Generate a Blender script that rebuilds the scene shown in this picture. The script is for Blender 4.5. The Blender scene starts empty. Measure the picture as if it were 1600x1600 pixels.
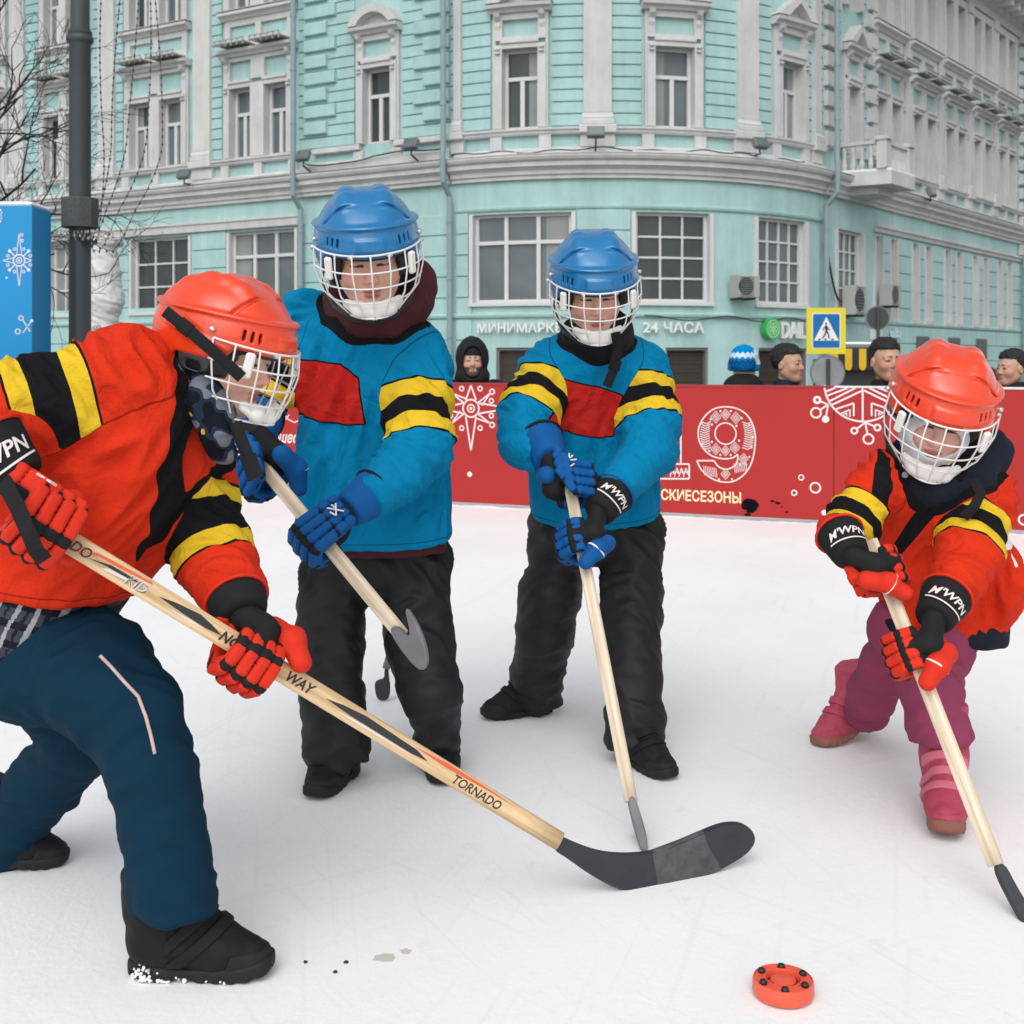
import bpy, bmesh, math, random
import numpy as np
from mathutils import Vector, Matrix
random.seed(7); RNG = np.random.default_rng(5)
F, H, CX, CY = 1900.0, 1.0, 800.0, 562.0        # photo focal length in px, eye height, principal point
SC = bpy.context.scene
COL = SC.collection
def P(px, py, d):                                # a photo direction at depth d as a world point
    return np.array([(px-CX)*d/F, d, H+(CY-py)*d/F])
def nrm(v):
    v = np.asarray(v, float); return v/np.linalg.norm(v)
# ------------------------------------------------------------------ materials
def lin(r, g, b):
    f = lambda c: c/12.92 if c <= .04045 else ((c+.055)/1.055)**2.4
    return (f(r/255), f(g/255), f(b/255), 1)
class NT:
    def __init__(s, m): s.t = m.node_tree; s.n = s.t.nodes; s.l = s.t.links
    def new(s, kind, **kw):
        n = s.n.new(kind)
        for k, v in kw.items():
            if k.startswith('i_'): n.inputs[k[2:].replace('_', ' ')].default_value = v
            else: setattr(n, k, v)
        return n
    def link(s, a, b): s.l.new(a, b)
def base_mat(name, rough=.6, spec=.5):
    m = bpy.data.materials.new(name); m.use_nodes = True
    b = m.node_tree.nodes['Principled BSDF']
    b.inputs['Roughness'].default_value = rough
    b.inputs['Specular IOR Level'].default_value = spec
    return m, NT(m), b
def mat(name, c, rough=.6, spec=.5, var=.12, vscale=6., bump=0., bscale=200., metal=0., coat=0., sss=0., bdist=.002, rvar=0.):
    """plain surface: colour broken up by noise, fine bump"""
    m, nt, b = base_mat(name, rough, spec)
    c = tuple(c)[:3]+(1,)
    tc = nt.new('ShaderNodeTexCoord')
    n1 = nt.new('ShaderNodeTexNoise', i_Scale=vscale, i_Detail=6.0, i_Roughness=.65)
    nt.link(tc.outputs['Object'], n1.inputs['Vector'])
    mx = nt.new('ShaderNodeMix', data_type='RGBA')
    mx.inputs['A'].default_value = tuple(x*(1-var) for x in c[:3])+(1,)
    mx.inputs['B'].default_value = tuple(min(1, x*(1+var)) for x in c[:3])+(1,)
    nt.link(n1.outputs['Fac'], mx.inputs['Factor']); nt.link(mx.outputs['Result'], b.inputs['Base Color'])
    if rvar:
        mr = nt.new('ShaderNodeMapRange'); mr.inputs['To Min'].default_value = rough-rvar; mr.inputs['To Max'].default_value = rough+rvar
        nt.link(n1.outputs['Fac'], mr.inputs['Value']); nt.link(mr.outputs['Result'], b.inputs['Roughness'])
    if bump:
        n2 = nt.new('ShaderNodeTexNoise', i_Scale=bscale, i_Detail=3.0)
        nt.link(tc.outputs['Object'], n2.inputs['Vector'])
        bp = nt.new('ShaderNodeBump', i_Strength=bump, i_Distance=bdist)
        nt.link(n2.outputs['Fac'], bp.inputs['Height']); nt.link(bp.outputs['Normal'], b.inputs['Normal'])
    b.inputs['Metallic'].default_value = metal
    if coat:
        b.inputs['Coat Weight'].default_value = coat; b.inputs['Coat Roughness'].default_value = .12
    if sss:
        b.inputs['Subsurface Weight'].default_value = sss; b.inputs['Subsurface Radius'].default_value = (.012, .004, .002); b.inputs['Subsurface Scale'].default_value = 1
    return m
# ------------------------------------------------------------------ mesh helpers
def link_mesh(name, V, Fs, m=None, parent=None, smooth=False, quads=None):
    me = bpy.data.meshes.new(name)
    if quads is not None:
        V = np.asarray(V, np.float32); nq = len(quads)
        me.vertices.add(len(V)); me.vertices.foreach_set('co', V.ravel())
        me.loops.add(nq*4); me.loops.foreach_set('vertex_index', np.asarray(quads, np.int32).ravel())
        me.polygons.add(nq); me.polygons.foreach_set('loop_start', np.arange(0, nq*4, 4, dtype=np.int32))
        me.update(calc_edges=True)
    else:
        me.from_pydata([tuple(map(float, v)) for v in V], [], [tuple(map(int, f)) for f in Fs])
    if m is not None: me.materials.append(m)
    if smooth: me.polygons.foreach_set('use_smooth', [True]*len(me.polygons))
    o = bpy.data.objects.new(name, me); COL.objects.link(o)
    if parent is not None: o.parent = parent
    return o
class MB:
    """collects shapes; build() links them as ONE mesh"""
    def __init__(s): s.v = []; s.f = []
    def add(s, V, Fs):
        k = len(s.v); s.v.extend([tuple(map(float, p)) for p in V]); s.f.extend([tuple(i+k for i in f) for f in Fs])
    def box(s, c, size, R=None, bev=0.):
        c = np.asarray(c, float); h = np.asarray(size, float)/2
        b = min(bev, h.min()*.9)
        if b > 0:
            V = []; 
            for sx in (-1, 1):
                for sy in (-1, 1):
                    for sz in (-1, 1):
                        for k in range(3):
                            p = h.copy(); p = p-b; p[k] = h[k]; V.append(p*np.array([sx, sy, sz]))
            bm = bmesh.new()
            for p in V: bm.verts.new(p)
            r = bmesh.ops.convex_hull(bm, input=bm.verts); bm.verts.index_update()
            V = np.array([v.co[:] for v in bm.verts]); Fs = [[v.index for v in f.verts] for f in bm.faces]; bm.free()
        else:
            V = np.array([[x, y, z] for x in (-1, 1) for y in (-1, 1) for z in (-1, 1)])*h
            Fs = [(0, 1, 3, 2), (4, 6, 7, 5), (0, 4, 5, 1), (2, 3, 7, 6), (0, 2, 6, 4), (1, 5, 7, 3)]
        if R is not None: V = V @ np.asarray(R, float).T
        s.add(V+c, Fs)
    def tube(s, pts, r, n=8, cap=True, sq=None, up=None):
        pts = [np.asarray(p, float) for p in pts]; m = len(pts)
        rs = [r]*m if np.isscalar(r) else list(r)
        T = [nrm(pts[min(i+1, m-1)]-pts[max(i-1, 0)]+1e-12) for i in range(m)]
        a = np.array([0, 0, 1.]) if up is None else np.asarray(up, float)
        if abs(np.dot(a, T[0])) > .95: a = np.array([1., 0, 0])
        N = nrm(a-T[0]*np.dot(a, T[0])); V = []
        for i in range(m):
            N = nrm(N-T[i]*np.dot(N, T[i])); B = np.cross(T[i], N)
            for k in range(n):
                t = 2*math.pi*(k+.5)/n
                if sq: # rounded rectangle section of half sizes sq*r
                    c_, s_ = math.cos(t), math.sin(t); q = (abs(c_)**6+abs(s_)**6)**(-1/6)
                    V.append(pts[i]+(N*c_*q*sq[0]+B*s_*q*sq[1])*rs[i])
                else: V.append(pts[i]+(N*math.cos(t)+B*math.sin(t))*rs[i])
        Fs = [(i*n+k, i*n+(k+1) % n, (i+1)*n+(k+1) % n, (i+1)*n+k) for i in range(m-1) for k in range(n)]
        if cap: Fs += [tuple(range(n-1, -1, -1)), tuple((m-1)*n+k for k in range(n))]
        s.add(V, Fs)
    def lathe(s, c, prof, n=24):
        c = np.asarray(c, float); V = []; m = len(prof)
        for r, z in prof:
            for k in range(n):
                t = 2*math.pi*k/n; V.append(c+np.array([r*math.cos(t), r*math.sin(t), z]))
        Fs = [(i*n+k, i*n+(k+1) % n, (i+1)*n+(k+1) % n, (i+1)*n+k) for i in range(m-1) for k in range(n)]
        Fs += [tuple(range(n-1, -1, -1)), tuple((m-1)*n+k for k in range(n))]
        s.add(V, Fs)
    def prism(s, pts, o, ux, uy, un, t0, t1):
        """polygon pts (2D) on plane o,ux,uy extruded along un from t0 to t1"""
        o, ux, uy, un = [np.asarray(a, float) for a in (o, ux, uy, un)]; n = len(pts)
        V = [o+ux*a+uy*b+un*t for t in (t0, t1) for a, b in pts]
        Fs = [tuple(range(n-1, -1, -1)), tuple(range(n, 2*n))]+[(i, (i+1) % n, n+(i+1) % n, n+i) for i in range(n)]
        s.add(V, Fs)
    def ring(s, c, r0, r1, ux, uy, un, t0, t1, n=24, a0=0, a1=2*math.pi):
        c, ux, uy, un = [np.asarray(a, float) for a in (c, ux, uy, un)]
        k = n+1 if a1-a0 < 6.28 else n
        V = []
        for i in range(k):
            a = a0+(a1-a0)*i/n; d = ux*math.cos(a)+uy*math.sin(a)
            V += [c+d*r0+un*t0, c+d*r1+un*t0, c+d*r1+un*t1, c+d*r0+un*t1]
        Fs = []
        for i in range(n):
            j = (i+1) % k
            for q in range(4): Fs.append((4*i+q, 4*i+(q+1) % 4, 4*j+(q+1) % 4, 4*j+q))
        if k == n+1: Fs += [(0, 1, 2, 3), (4*n, 4*n+3, 4*n+2, 4*n+1)]
        s.add(V, Fs)
    def build(s, name, m=None, parent=None, smooth=False, auto=None):
        V = np.array(s.v)
        if parent is not None: V = V-np.array(parent.matrix_world.translation if parent.parent is None else WORLD_OFF.get(parent.name, (0, 0, 0)))
        o = link_mesh(name, V, s.f, m, parent, smooth)
        if parent is not None: WORLD_OFF[o.name] = tuple(np.array(WORLD_OFF.get(parent.name, (0, 0, 0))))
        bm = bmesh.new(); bm.from_mesh(o.data); bmesh.ops.recalc_face_normals(bm, faces=bm.faces); bm.to_mesh(o.data); bm.free()
        if auto: o.data.set_sharp_from_angle(angle=math.radians(auto)) if smooth else None
        return o
WORLD_OFF = {}                                   # object name -> world offset its local coordinates start from
def tag(o, label=None, cat=None, group=None, kind=None):
    if label: o['label'] = label
    if cat: o['category'] = cat
    if group: o['group'] = group
    if kind: o['kind'] = kind
    return o
def thing(name, label, cat, loc=(0, 0, 0), group=None):
    o = bpy.data.objects.new(name, None); COL.objects.link(o); o.location = tuple(map(float, loc)); o.empty_display_size = .1
    WORLD_OFF[o.name] = tuple(map(float, loc)); tag(o, label, cat, group); bpy.context.view_layer.update()
    return o
def off(parent): return np.array(WORLD_OFF.get(parent.name, (0, 0, 0)), float) if parent is not None else np.zeros(3)
def single(mb, name, m, label, cat, loc, group=None, smooth=False, auto=None):
    """a thing that is one mesh, with its origin at loc"""
    mb.v = [tuple(np.array(p)-np.array(loc)) for p in mb.v]
    o = mb.build(name, m, None, smooth, auto); o.location = tuple(map(float, loc)); WORLD_OFF[o.name] = tuple(map(float, loc))
    return tag(o, label, cat, group)
_tc = {}
def text2d(s, bold=0., shear=0., spacing=1.):
    """outline of a word as flat triangles, cap height about 1, starting at x=0"""
    k = (s, bold, shear, spacing)
    if k in _tc: return _tc[k]
    cu = bpy.data.curves.new('txt', 'FONT'); cu.body = s; cu.size = 1.37; cu.offset = bold; cu.shear = shear; cu.space_character = spacing
    cu.resolution_u = 3; cu.fill_mode = 'FRONT'
    o = bpy.data.objects.new('txt', cu); COL.objects.link(o)
    dg = bpy.context.evaluated_depsgraph_get(); me = o.evaluated_get(dg).to_mesh()
    V = np.array([v.co[:2] for v in me.vertices]); Fs = [tuple(p.vertices) for p in me.polygons]
    o.evaluated_get(dg).to_mesh_clear(); bpy.data.objects.remove(o); bpy.data.curves.remove(cu)
    if len(V): V[:, 0] -= V[:, 0].min()
    _tc[k] = (V, Fs); return V, Fs
def put_text(mb, s, fn, size, thick=0., **kw):
    """fn maps (x, y, t) of the word plane to a world point; thick > 0 gives the letters sides"""
    V, Fs = text2d(s, **kw); V = V*size; n = len(V)
    if thick <= 0: mb.add([fn(x, y, 0) for x, y in V], Fs); return V[:, 0].max()
    ed = {}
    for f in Fs:
        for i in range(len(f)):
            e = (f[i], f[(i+1) % len(f)]); ed[e] = 1
    side = [(a, b, b+n, a+n) for a, b in ed if (b, a) not in ed]
    mb.add([fn(x, y, 0) for x, y in V]+[fn(x, y, thick) for x, y in V], [tuple(reversed(f)) for f in Fs]+[tuple(i+n for i in f) for f in Fs]+side)
    return V[:, 0].max()
# ------------------------------------------------------------------ noise
_perm = np.concatenate([RNG.permutation(256)]*2).astype(np.int64)
_grad = RNG.normal(size=(256, 3)); _grad /= np.linalg.norm(_grad, axis=1)[:, None]
def pnoise(p):
    p = np.asarray(p, float); i = np.floor(p).astype(np.int64); f = p-i; i &= 255
    u = f*f*f*(f*(f*6-15)+10); r = 0
    for a in (0, 1):
        for b in (0, 1):
            for c in (0, 1):
                h = _perm[_perm[_perm[(i[:, 0]+a) & 255]+((i[:, 1]+b) & 255)]+((i[:, 2]+c) & 255)] & 255
                g = _grad[h]; d = (f-np.array([a, b, c]))
                w = (u[:, 0] if a else 1-u[:, 0])*(u[:, 1] if b else 1-u[:, 1])*(u[:, 2] if c else 1-u[:, 2])
                r = r+w*np.einsum('ij,ij->i', g, d)
    return r*1.6
def fbm(p, o=3):
    r = 0; a = 1
    for k in range(o): r = r+a*pnoise(p*(2**k)+17.3*k); a *= .5
    return r
# ------------------------------------------------------------------ signed distance shapes
def smin(a, b, k):
    if k <= 0: return np.minimum(a, b)
    h = np.clip(.5+.5*(b-a)/k, 0, 1); return b*(1-h)+a*h-k*h*(1-h)
def smax(a, b, k): return -smin(-a, -b, k)
def cone(p, a, b, ra, rb, ax=None, fl=1.):
    """tapered capsule; fl > 1 flattens it along unit axis ax"""
    a = np.asarray(a, float); b = np.asarray(b, float); ab = b-a; q = p-a
    t = np.clip(q@ab/max(ab@ab, 1e-9), 0, 1); v = q-t[:, None]*ab
    if ax is not None: v = v+np.outer(v@ax, ax)*(fl-1)
    return (np.linalg.norm(v, axis=1)-(ra+(rb-ra)*t))
def ell(p, c, r, R=None):
    q = p-np.asarray(c, float)
    if R is not None: q = q@R
    r = np.asarray(r, float); k0 = np.linalg.norm(q/r, axis=1); k1 = np.linalg.norm(q/(r*r), axis=1)
    return k0*(k0-1)/np.maximum(k1, 1e-6)
def rbox(p, c, h, rad, R=None):
    q = p-np.asarray(c, float)
    if R is not None: q = q@R
    q = np.abs(q)-(np.asarray(h, float)-rad)
    return np.linalg.norm(np.maximum(q, 0), axis=1)+np.minimum(q.max(axis=1), 0)-rad
def chain(p, pts, k=.02, ax=None, fl=1.):
    """pts: list of (xyz, r)"""
    d = None
    for (a, ra), (b, rb) in zip(pts[:-1], pts[1:]):
        e = cone(p, a, b, ra, rb, ax, fl); d = e if d is None else smin(d, e, k)
    return d
def loft(p, secs, X, Y, cut0=True, cut1=True):
    """secs: (centre, half width along X, half depth along Y); X, Y unit; axis = first to last centre"""
    C = np.array([s[0] for s in secs], float); A = np.array([s[1] for s in secs], float); B = np.array([s[2] for s in secs], float)
    ax = C[-1]-C[0]; L = np.linalg.norm(ax); ax = ax/L; ts = (C-C[0])@ax
    t = (p-C[0])@ax; tc = np.clip(t, 0, L)
    cx = np.stack([np.interp(tc, ts, C[:, i]) for i in range(3)], 1); a = np.interp(tc, ts, A); b = np.interp(tc, ts, B)
    q = p-cx; x = q@X; y = q@Y
    k0 = np.sqrt((np.abs(x)/a)**2.4+(np.abs(y)/b)**2.4+1e-9)**(2/2.4); d = (k0-1)*np.minimum(a, b)
    ex = np.maximum(t-L, -t)
    return smax(d, ex, .012)
def surfnet(f, lo, hi, h, B=8, smooth=2, lip=2.2):
    lo = np.asarray(lo, float)-2*h; hi = np.asarray(hi, float)+2*h
    nb = np.maximum(np.ceil((hi-lo)/(h*B)).astype(int), 1); n = nb*B
    bc = np.stack(np.meshgrid(*[lo[i]+h*B*(np.arange(nb[i])+.5) for i in range(3)], indexing='ij'), -1).reshape(-1, 3)
    fb = f(bc); keep = np.abs(fb) < lip*h*B
    V = np.repeat(np.repeat(np.repeat(fb.reshape(nb), B, 0), B, 1), B, 2).astype(np.float32)
    loc = np.stack(np.meshgrid(*[np.arange(B)]*3, indexing='ij'), -1).reshape(-1, 3)
    kb = np.argwhere(keep.reshape(nb)); ch = 300
    for s in range(0, len(kb), ch):
        idx = (kb[s:s+ch, None, :]*B+loc[None]).reshape(-1, 3)
        V[idx[:, 0], idx[:, 1], idx[:, 2]] = f(lo+h*idx)
    V[0] = V[-1] = 1; V[:, 0] = V[:, -1] = 1; V[:, :, 0] = V[:, :, -1] = 1
    ins = V < 0; cs = [(a, b, c) for a in (0, 1) for b in (0, 1) for c in (0, 1)]
    sl = lambda A, o: A[o[0]:n[0]-1+o[0], o[1]:n[1]-1+o[1], o[2]:n[2]-1+o[2]]
    cnt = sum(sl(ins, o).astype(np.int8) for o in cs); mk = (cnt > 0) & (cnt < 8)
    ci = np.argwhere(mk); idm = np.full(mk.shape, -1, np.int64); idm[mk] = np.arange(len(ci))
    pos = np.zeros((len(ci), 3)); w = np.zeros(len(ci))
    for a in cs:
        for k in range(3):
            if a[k]: continue
            b = list(a); b[k] = 1
            va = V[ci[:, 0]+a[0], ci[:, 1]+a[1], ci[:, 2]+a[2]].astype(float); vb = V[ci[:, 0]+b[0], ci[:, 1]+b[1], ci[:, 2]+b[2]].astype(float)
            x = (va < 0) != (vb < 0); t = np.where(x, va/np.where(x, va-vb, 1), 0)
            pt = np.array(a, float)[None]+t[:, None]*(np.array(b)-np.array(a))
            pos += x[:, None]*pt; w += x
    verts = lo+h*(ci+pos/w[:, None]); Q = []
    for k in range(3):
        o1, o2 = [(1, 2), (2, 0), (0, 1)][k]
        s0 = [slice(None)]*3; s1 = [slice(None)]*3; s0[k] = slice(0, -1); s1[k] = slice(1, None)
        A = ins[tuple(s0)]; Bm = ins[tuple(s1)]; e = np.argwhere(A != Bm)
        e = e[(e[:, o1] > 0) & (e[:, o2] > 0) & (e[:, o1] < n[o1]-1) & (e[:, o2] < n[o2]-1)]
        def cell(d1, d2):
            c = e.copy(); c[:, o1] += d1; c[:, o2] += d2; return idm[c[:, 0], c[:, 1], c[:, 2]]
        q = np.stack([cell(-1, -1), cell(0, -1), cell(0, 0), cell(-1, 0)], 1)
        fl = ~A[e[:, 0], e[:, 1], e[:, 2]]; q[fl] = q[fl][:, ::-1]; Q.append(q)
    Q = np.concatenate(Q); Q = Q[(Q >= 0).all(1)]
    for _ in range(smooth): verts = relax(verts, Q)
    return verts, Q
def relax(V, Q, w=.5):
    S = np.zeros_like(V); c = np.zeros(len(V))
    for a, b in ((0, 1), (1, 2), (2, 3), (3, 0)):
        for k in range(3): S[:, k] += np.bincount(Q[:, a], V[Q[:, b], k], len(V)) + np.bincount(Q[:, b], V[Q[:, a], k], len(V))
        c += np.bincount(Q[:, a], minlength=len(V))+np.bincount(Q[:, b], minlength=len(V))
    return V*(1-w)+w*S/np.maximum(c, 1)[:, None]
def vnormals(V, Q):
    fn = np.cross(V[Q[:, 2]]-V[Q[:, 0]], V[Q[:, 3]]-V[Q[:, 1]]); N = np.zeros_like(V)
    for a in range(4):
        for k in range(3): N[:, k] += np.bincount(Q[:, a], fn[:, k], len(V))
    return N/np.maximum(np.linalg.norm(N, axis=1), 1e-12)[:, None]
def sdf_obj(name, f, lo, hi, h, m, parent=None, disp=None, attrs=None, smooth=2, post=1):
    """mesh of a distance field; disp(V) pushes it along its normals; attrs: {name: fn(V)} float attributes for the material"""
    V, Q = surfnet(f, lo, hi, h, smooth=smooth)
    if attrs: A = {k: fn(V) for k, fn in attrs.items()}
    if disp is not None:
        V = V+vnormals(V, Q)*disp(V)[:, None]
        for _ in range(post): V = relax(V, Q, .3)
    o = link_mesh(name, V-off(parent), None, m, parent, True, quads=Q)
    if parent is not None: WORLD_OFF[o.name] = tuple(off(parent))
    if attrs:
        for k, a in A.items():
            at = o.data.attributes.new(k, 'FLOAT', 'POINT'); at.data.foreach_set('value', np.asarray(a, np.float32))
    return o
def poly_sd(xy, poly):
    """signed distance to a 2D polygon, negative inside"""
    p = np.asarray(poly, float); d = np.full(len(xy), 1e9); s = np.ones(len(xy)); n = len(p)
    for i in range(n):
        a, b = p[i], p[i-1]; e = b-a; w = xy-a
        t = np.clip(w@e/max(e@e, 1e-9), 0, 1); q = w-t[:, None]*e; d = np.minimum(d, (q*q).sum(1))
        c = np.stack([xy[:, 1] >= a[1], xy[:, 1] < b[1], e[0]*w[:, 1] > e[1]*w[:, 0]], 1)
        s = np.where(c.all(1) | (~c).all(1), -s, s)
    return s*np.sqrt(d)
EXPO=0.33
# ================================================================== camera, light
cam = bpy.data.cameras.new('camera'); cam.sensor_width = 36; cam.lens = 36*F/1600; cam.clip_end = 600; cam.clip_start = .05
cam.shift_y = (CY-800)/1600
cam.dof.use_dof = True; cam.dof.focus_distance = 2.55; cam.dof.aperture_fstop = 11
co = bpy.data.objects.new('camera', cam); COL.objects.link(co); co.location = (0, 0, H); co.rotation_euler = (math.pi/2, 0, 0); SC.camera = co
w = bpy.data.worlds.new('World'); SC.world = w; w.use_nodes = True
wn = w.node_tree; bg = wn.nodes['Background']
sky = wn.nodes.new('ShaderNodeTexSky'); sky.sky_type = 'NISHITA'; sky.sun_disc = False
SUN_EL, SUN_AZ = 46, 192
sky.sun_elevation = math.radians(SUN_EL); sky.sun_rotation = math.radians(SUN_AZ); sky.air_density = 1.0; sky.dust_density = 2.5; sky.ozone_density = 1.0
hs = wn.nodes.new('ShaderNodeHueSaturation'); hs.inputs['Saturation'].default_value = .13   # overcast: the blue is veiled by cloud
wn.links.new(sky.outputs[0], hs.inputs['Color']); wn.links.new(hs.outputs[0], bg.inputs['Color']); bg.inputs['Strength'].default_value = .142
sl = bpy.data.lights.new('sun', 'SUN'); sl.energy = .78; sl.angle = math.radians(58); sl.color = (1, .985, .965)
so = bpy.data.objects.new('sun', sl); COL.objects.link(so)
az, el = math.radians(SUN_AZ), math.radians(SUN_EL)
sd = Vector((math.sin(az)*math.cos(el), math.cos(az)*math.cos(el), math.sin(el))); so.rotation_euler = (-sd).to_track_quat('-Z', 'Y').to_euler()
SC.view_settings.view_transform = 'Standard'; SC.view_settings.look = 'None'; SC.view_settings.exposure = EXPO; SC.view_settings.gamma = 1
# ================================================================== ground, ice
def ice_mat():
    m, nt, b = base_mat('ice', .5, .12)
    tc = nt.new('ShaderNodeTexCoord')
    n1 = nt.new('ShaderNodeTexNoise', i_Scale=1.3, i_Detail=8.0, i_Roughness=.6); nt.link(tc.outputs['Object'], n1.inputs['Vector'])
    r1 = nt.new('ShaderNodeValToRGB'); r1.color_ramp.elements[0].position = .3; r1.color_ramp.elements[1].position = .7
    r1.color_ramp.elements[0].color = (.855, .868, .872, 1); r1.color_ramp.elements[1].color = (.905, .915, .915, 1); nt.link(n1.outputs['Fac'], r1.inputs['Fac'])
    col = r1.outputs['Color']; hts = []
    for k, (rot, sx, sy, thr, amt) in enumerate(((.55, 1.6, 30, .76, .05), (-.75, 1.3, 36, .765, .05), (1.25, 1.5, 34, .75, .06), (2.1, 2.2, 50, .765, .07), (1.75, 1.0, 55, .75, .05))):
        mp = nt.new('ShaderNodeMapping', vector_type='TEXTURE'); mp.inputs['Rotation'].default_value = (0, 0, rot); mp.inputs['Scale'].default_value = (1/sx, 1/sy, 1); mp.inputs['Location'].default_value = (3.7*k, 1.9*k, 0)
        nt.link(tc.outputs['Object'], mp.inputs['Vector'])
        n = nt.new('ShaderNodeTexNoise', i_Scale=1.0, i_Detail=2.0, i_Distortion=.4); nt.link(mp.outputs[0], n.inputs['Vector'])
        mr = nt.new('ShaderNodeMapRange'); mr.inputs['From Min'].default_value = thr-.13; mr.inputs['From Max'].default_value = thr-.01; mr.inputs['To Max'].default_value = amt*1.35
        nt.link(n.outputs['Fac'], mr.inputs['Value'])
        mx = nt.new('ShaderNodeMix', data_type='RGBA'); mx.inputs['B'].default_value = (.45, .44, .43, 1); nt.link(col, mx.inputs['A']); nt.link(mr.outputs[0], mx.inputs['Factor']); col = mx.outputs['Result']; hts.append(mr.outputs[0])
    nd = nt.new('ShaderNodeTexNoise', i_Scale=9.0, i_Detail=10.0, i_Roughness=.75); nt.link(tc.outputs['Object'], nd.inputs['Vector'])
    md = nt.new('ShaderNodeMapRange'); md.inputs['From Min'].default_value = .58; md.inputs['From Max'].default_value = .80; md.inputs['To Max'].default_value = .34; nt.link(nd.outputs['Fac'], md.inputs['Value'])
    mx = nt.new('ShaderNodeMix', data_type='RGBA'); mx.inputs['B'].default_value = (.5, .47, .43, 1); nt.link(col, mx.inputs['A']); nt.link(md.outputs[0], mx.inputs['Factor'])
    nt.link(mx.outputs['Result'], b.inputs['Base Color'])
    n3 = nt.new('ShaderNodeTexNoise', i_Scale=55.0, i_Detail=6.0, i_Roughness=.7); nt.link(tc.outputs['Object'], n3.inputs['Vector'])
    ad = nt.new('ShaderNodeMath', operation='SUBTRACT'); nt.link(n3.outputs['Fac'], ad.inputs[0]); nt.link(hts[0], ad.inputs[1])
    bp = nt.new('ShaderNodeBump', i_Strength=.35, i_Distance=.004); nt.link(ad.outputs[0], bp.inputs['Height']); nt.link(bp.outputs[0], b.inputs['Normal'])
    mr = nt.new('ShaderNodeMapRange'); mr.inputs['To Min'].default_value = .42; mr.inputs['To Max'].default_value = .75; nt.link(n1.outputs['Fac'], mr.inputs['Value']); nt.link(mr.outputs[0], b.inputs['Roughness'])
    return m
M = {}
M['ice'] = ice_mat()
M['street'] = mat('street_paving', (.16, .16, .155), .7, .3, .25, 1.5, .4, 30)
def plaster(name, c, dirt=.16):
    m, nt, b = base_mat(name, .85, .2); tc = nt.new('ShaderNodeTexCoord'); col = None
    def nz(scale, det, sc=(1, 1, 1)):
        mp = nt.new('ShaderNodeMapping'); mp.inputs['Scale'].default_value = sc; nt.link(tc.outputs['Object'], mp.inputs['Vector']); n = nt.new('ShaderNodeTexNoise', i_Scale=scale, i_Detail=det, i_Roughness=.65); nt.link(mp.outputs[0], n.inputs['Vector']); return n.outputs['Fac']
    n1 = nz(.7, 8.0); n2 = nz(1.0, 6.0, (3.2, 3.2, .28)); n3 = nz(5.0, 6.0)
    ad = nt.new('ShaderNodeMath', operation='MULTIPLY_ADD'); nt.link(n2, ad.inputs[0]); ad.inputs[1].default_value = .9; nt.link(n1, ad.inputs[2]); ad2 = nt.new('ShaderNodeMath', operation='MULTIPLY_ADD'); nt.link(n3, ad2.inputs[0]); ad2.inputs[1].default_value = .35; nt.link(ad.outputs[0], ad2.inputs[2])
    mr = nt.new('ShaderNodeMapRange'); mr.inputs['From Min'].default_value = .85; mr.inputs['From Max'].default_value = 1.5; mr.inputs['To Min'].default_value = 1+dirt*.35; mr.inputs['To Max'].default_value = 1-dirt; nt.link(ad2.outputs[0], mr.inputs['Value'])
    rgb = nt.new('ShaderNodeRGB'); rgb.outputs[0].default_value = tuple(c)+(1,); vm = nt.new('ShaderNodeVectorMath', operation='SCALE'); nt.link(rgb.outputs[0], vm.inputs[0]); nt.link(mr.outputs[0], vm.inputs['Scale']); nt.link(vm.outputs[0], b.inputs['Base Color'])
    nb = nz(55.0, 5.0); bp = nt.new('ShaderNodeBump', i_Strength=.5, i_Distance=.008); nt.link(nb, bp.inputs['Height']); nt.link(bp.outputs[0], b.inputs['Normal']); return m
M['mint'] = plaster('mint_plaster', (.40, .60, .58), .22)
M['white'] = plaster('white_stucco', (.60, .60, .595), .22)
M['frame'] = mat('window_frame_white', (.62, .62, .615), .5, .4, .04, 3)
M['tin'] = mat('grey_tin_flashing', (.17, .175, .18), .55, .4, .2, 3)
M['pipe'] = mat('painted_pipe', (.25, .33, .35), .5, .4, .15, 3)
M['ac'] = mat('ac_casing', (.40, .395, .38), .5, .4, .1, 4)
M['snow'] = mat('snow', (.86, .87, .88), .9, .2, .03, 3, .6, 30, bdist=.01)
def glass_mat(name, c, r=.06):
    m, nt, b = base_mat(name, r, .5); tc = nt.new('ShaderNodeTexCoord')
    n = nt.new('ShaderNodeTexNoise', i_Scale=.7, i_Detail=4.0); nt.link(tc.outputs['Object'], n.inputs['Vector'])
    mx = nt.new('ShaderNodeMix', data_type='RGBA'); mx.inputs['A'].default_value = tuple(x*.40 for x in c)+(1,); mx.inputs['B'].default_value = tuple(x*1.6 for x in c)+(1,)  # blotchy pane colour: reflections painted in, together with dirt
    nt.link(n.outputs['Fac'], mx.inputs['Factor']); nt.link(mx.outputs['Result'], b.inputs['Base Color'])
    n2 = nt.new('ShaderNodeTexNoise', i_Scale=1.7, i_Detail=1.0); nt.link(tc.outputs['Object'], n2.inputs['Vector'])
    bp = nt.new('ShaderNodeBump', i_Strength=.12, i_Distance=.05); nt.link(n2.outputs['Fac'], bp.inputs['Height']); nt.link(bp.outputs[0], b.inputs['Normal'])
    return m
GL = [glass_mat('window_glass_dark', (.045, .054, .055)), glass_mat('window_glass_grey', (.115, .142, .150)), glass_mat('window_glass_blind', (.24, .255, .25), .15)]
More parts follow.
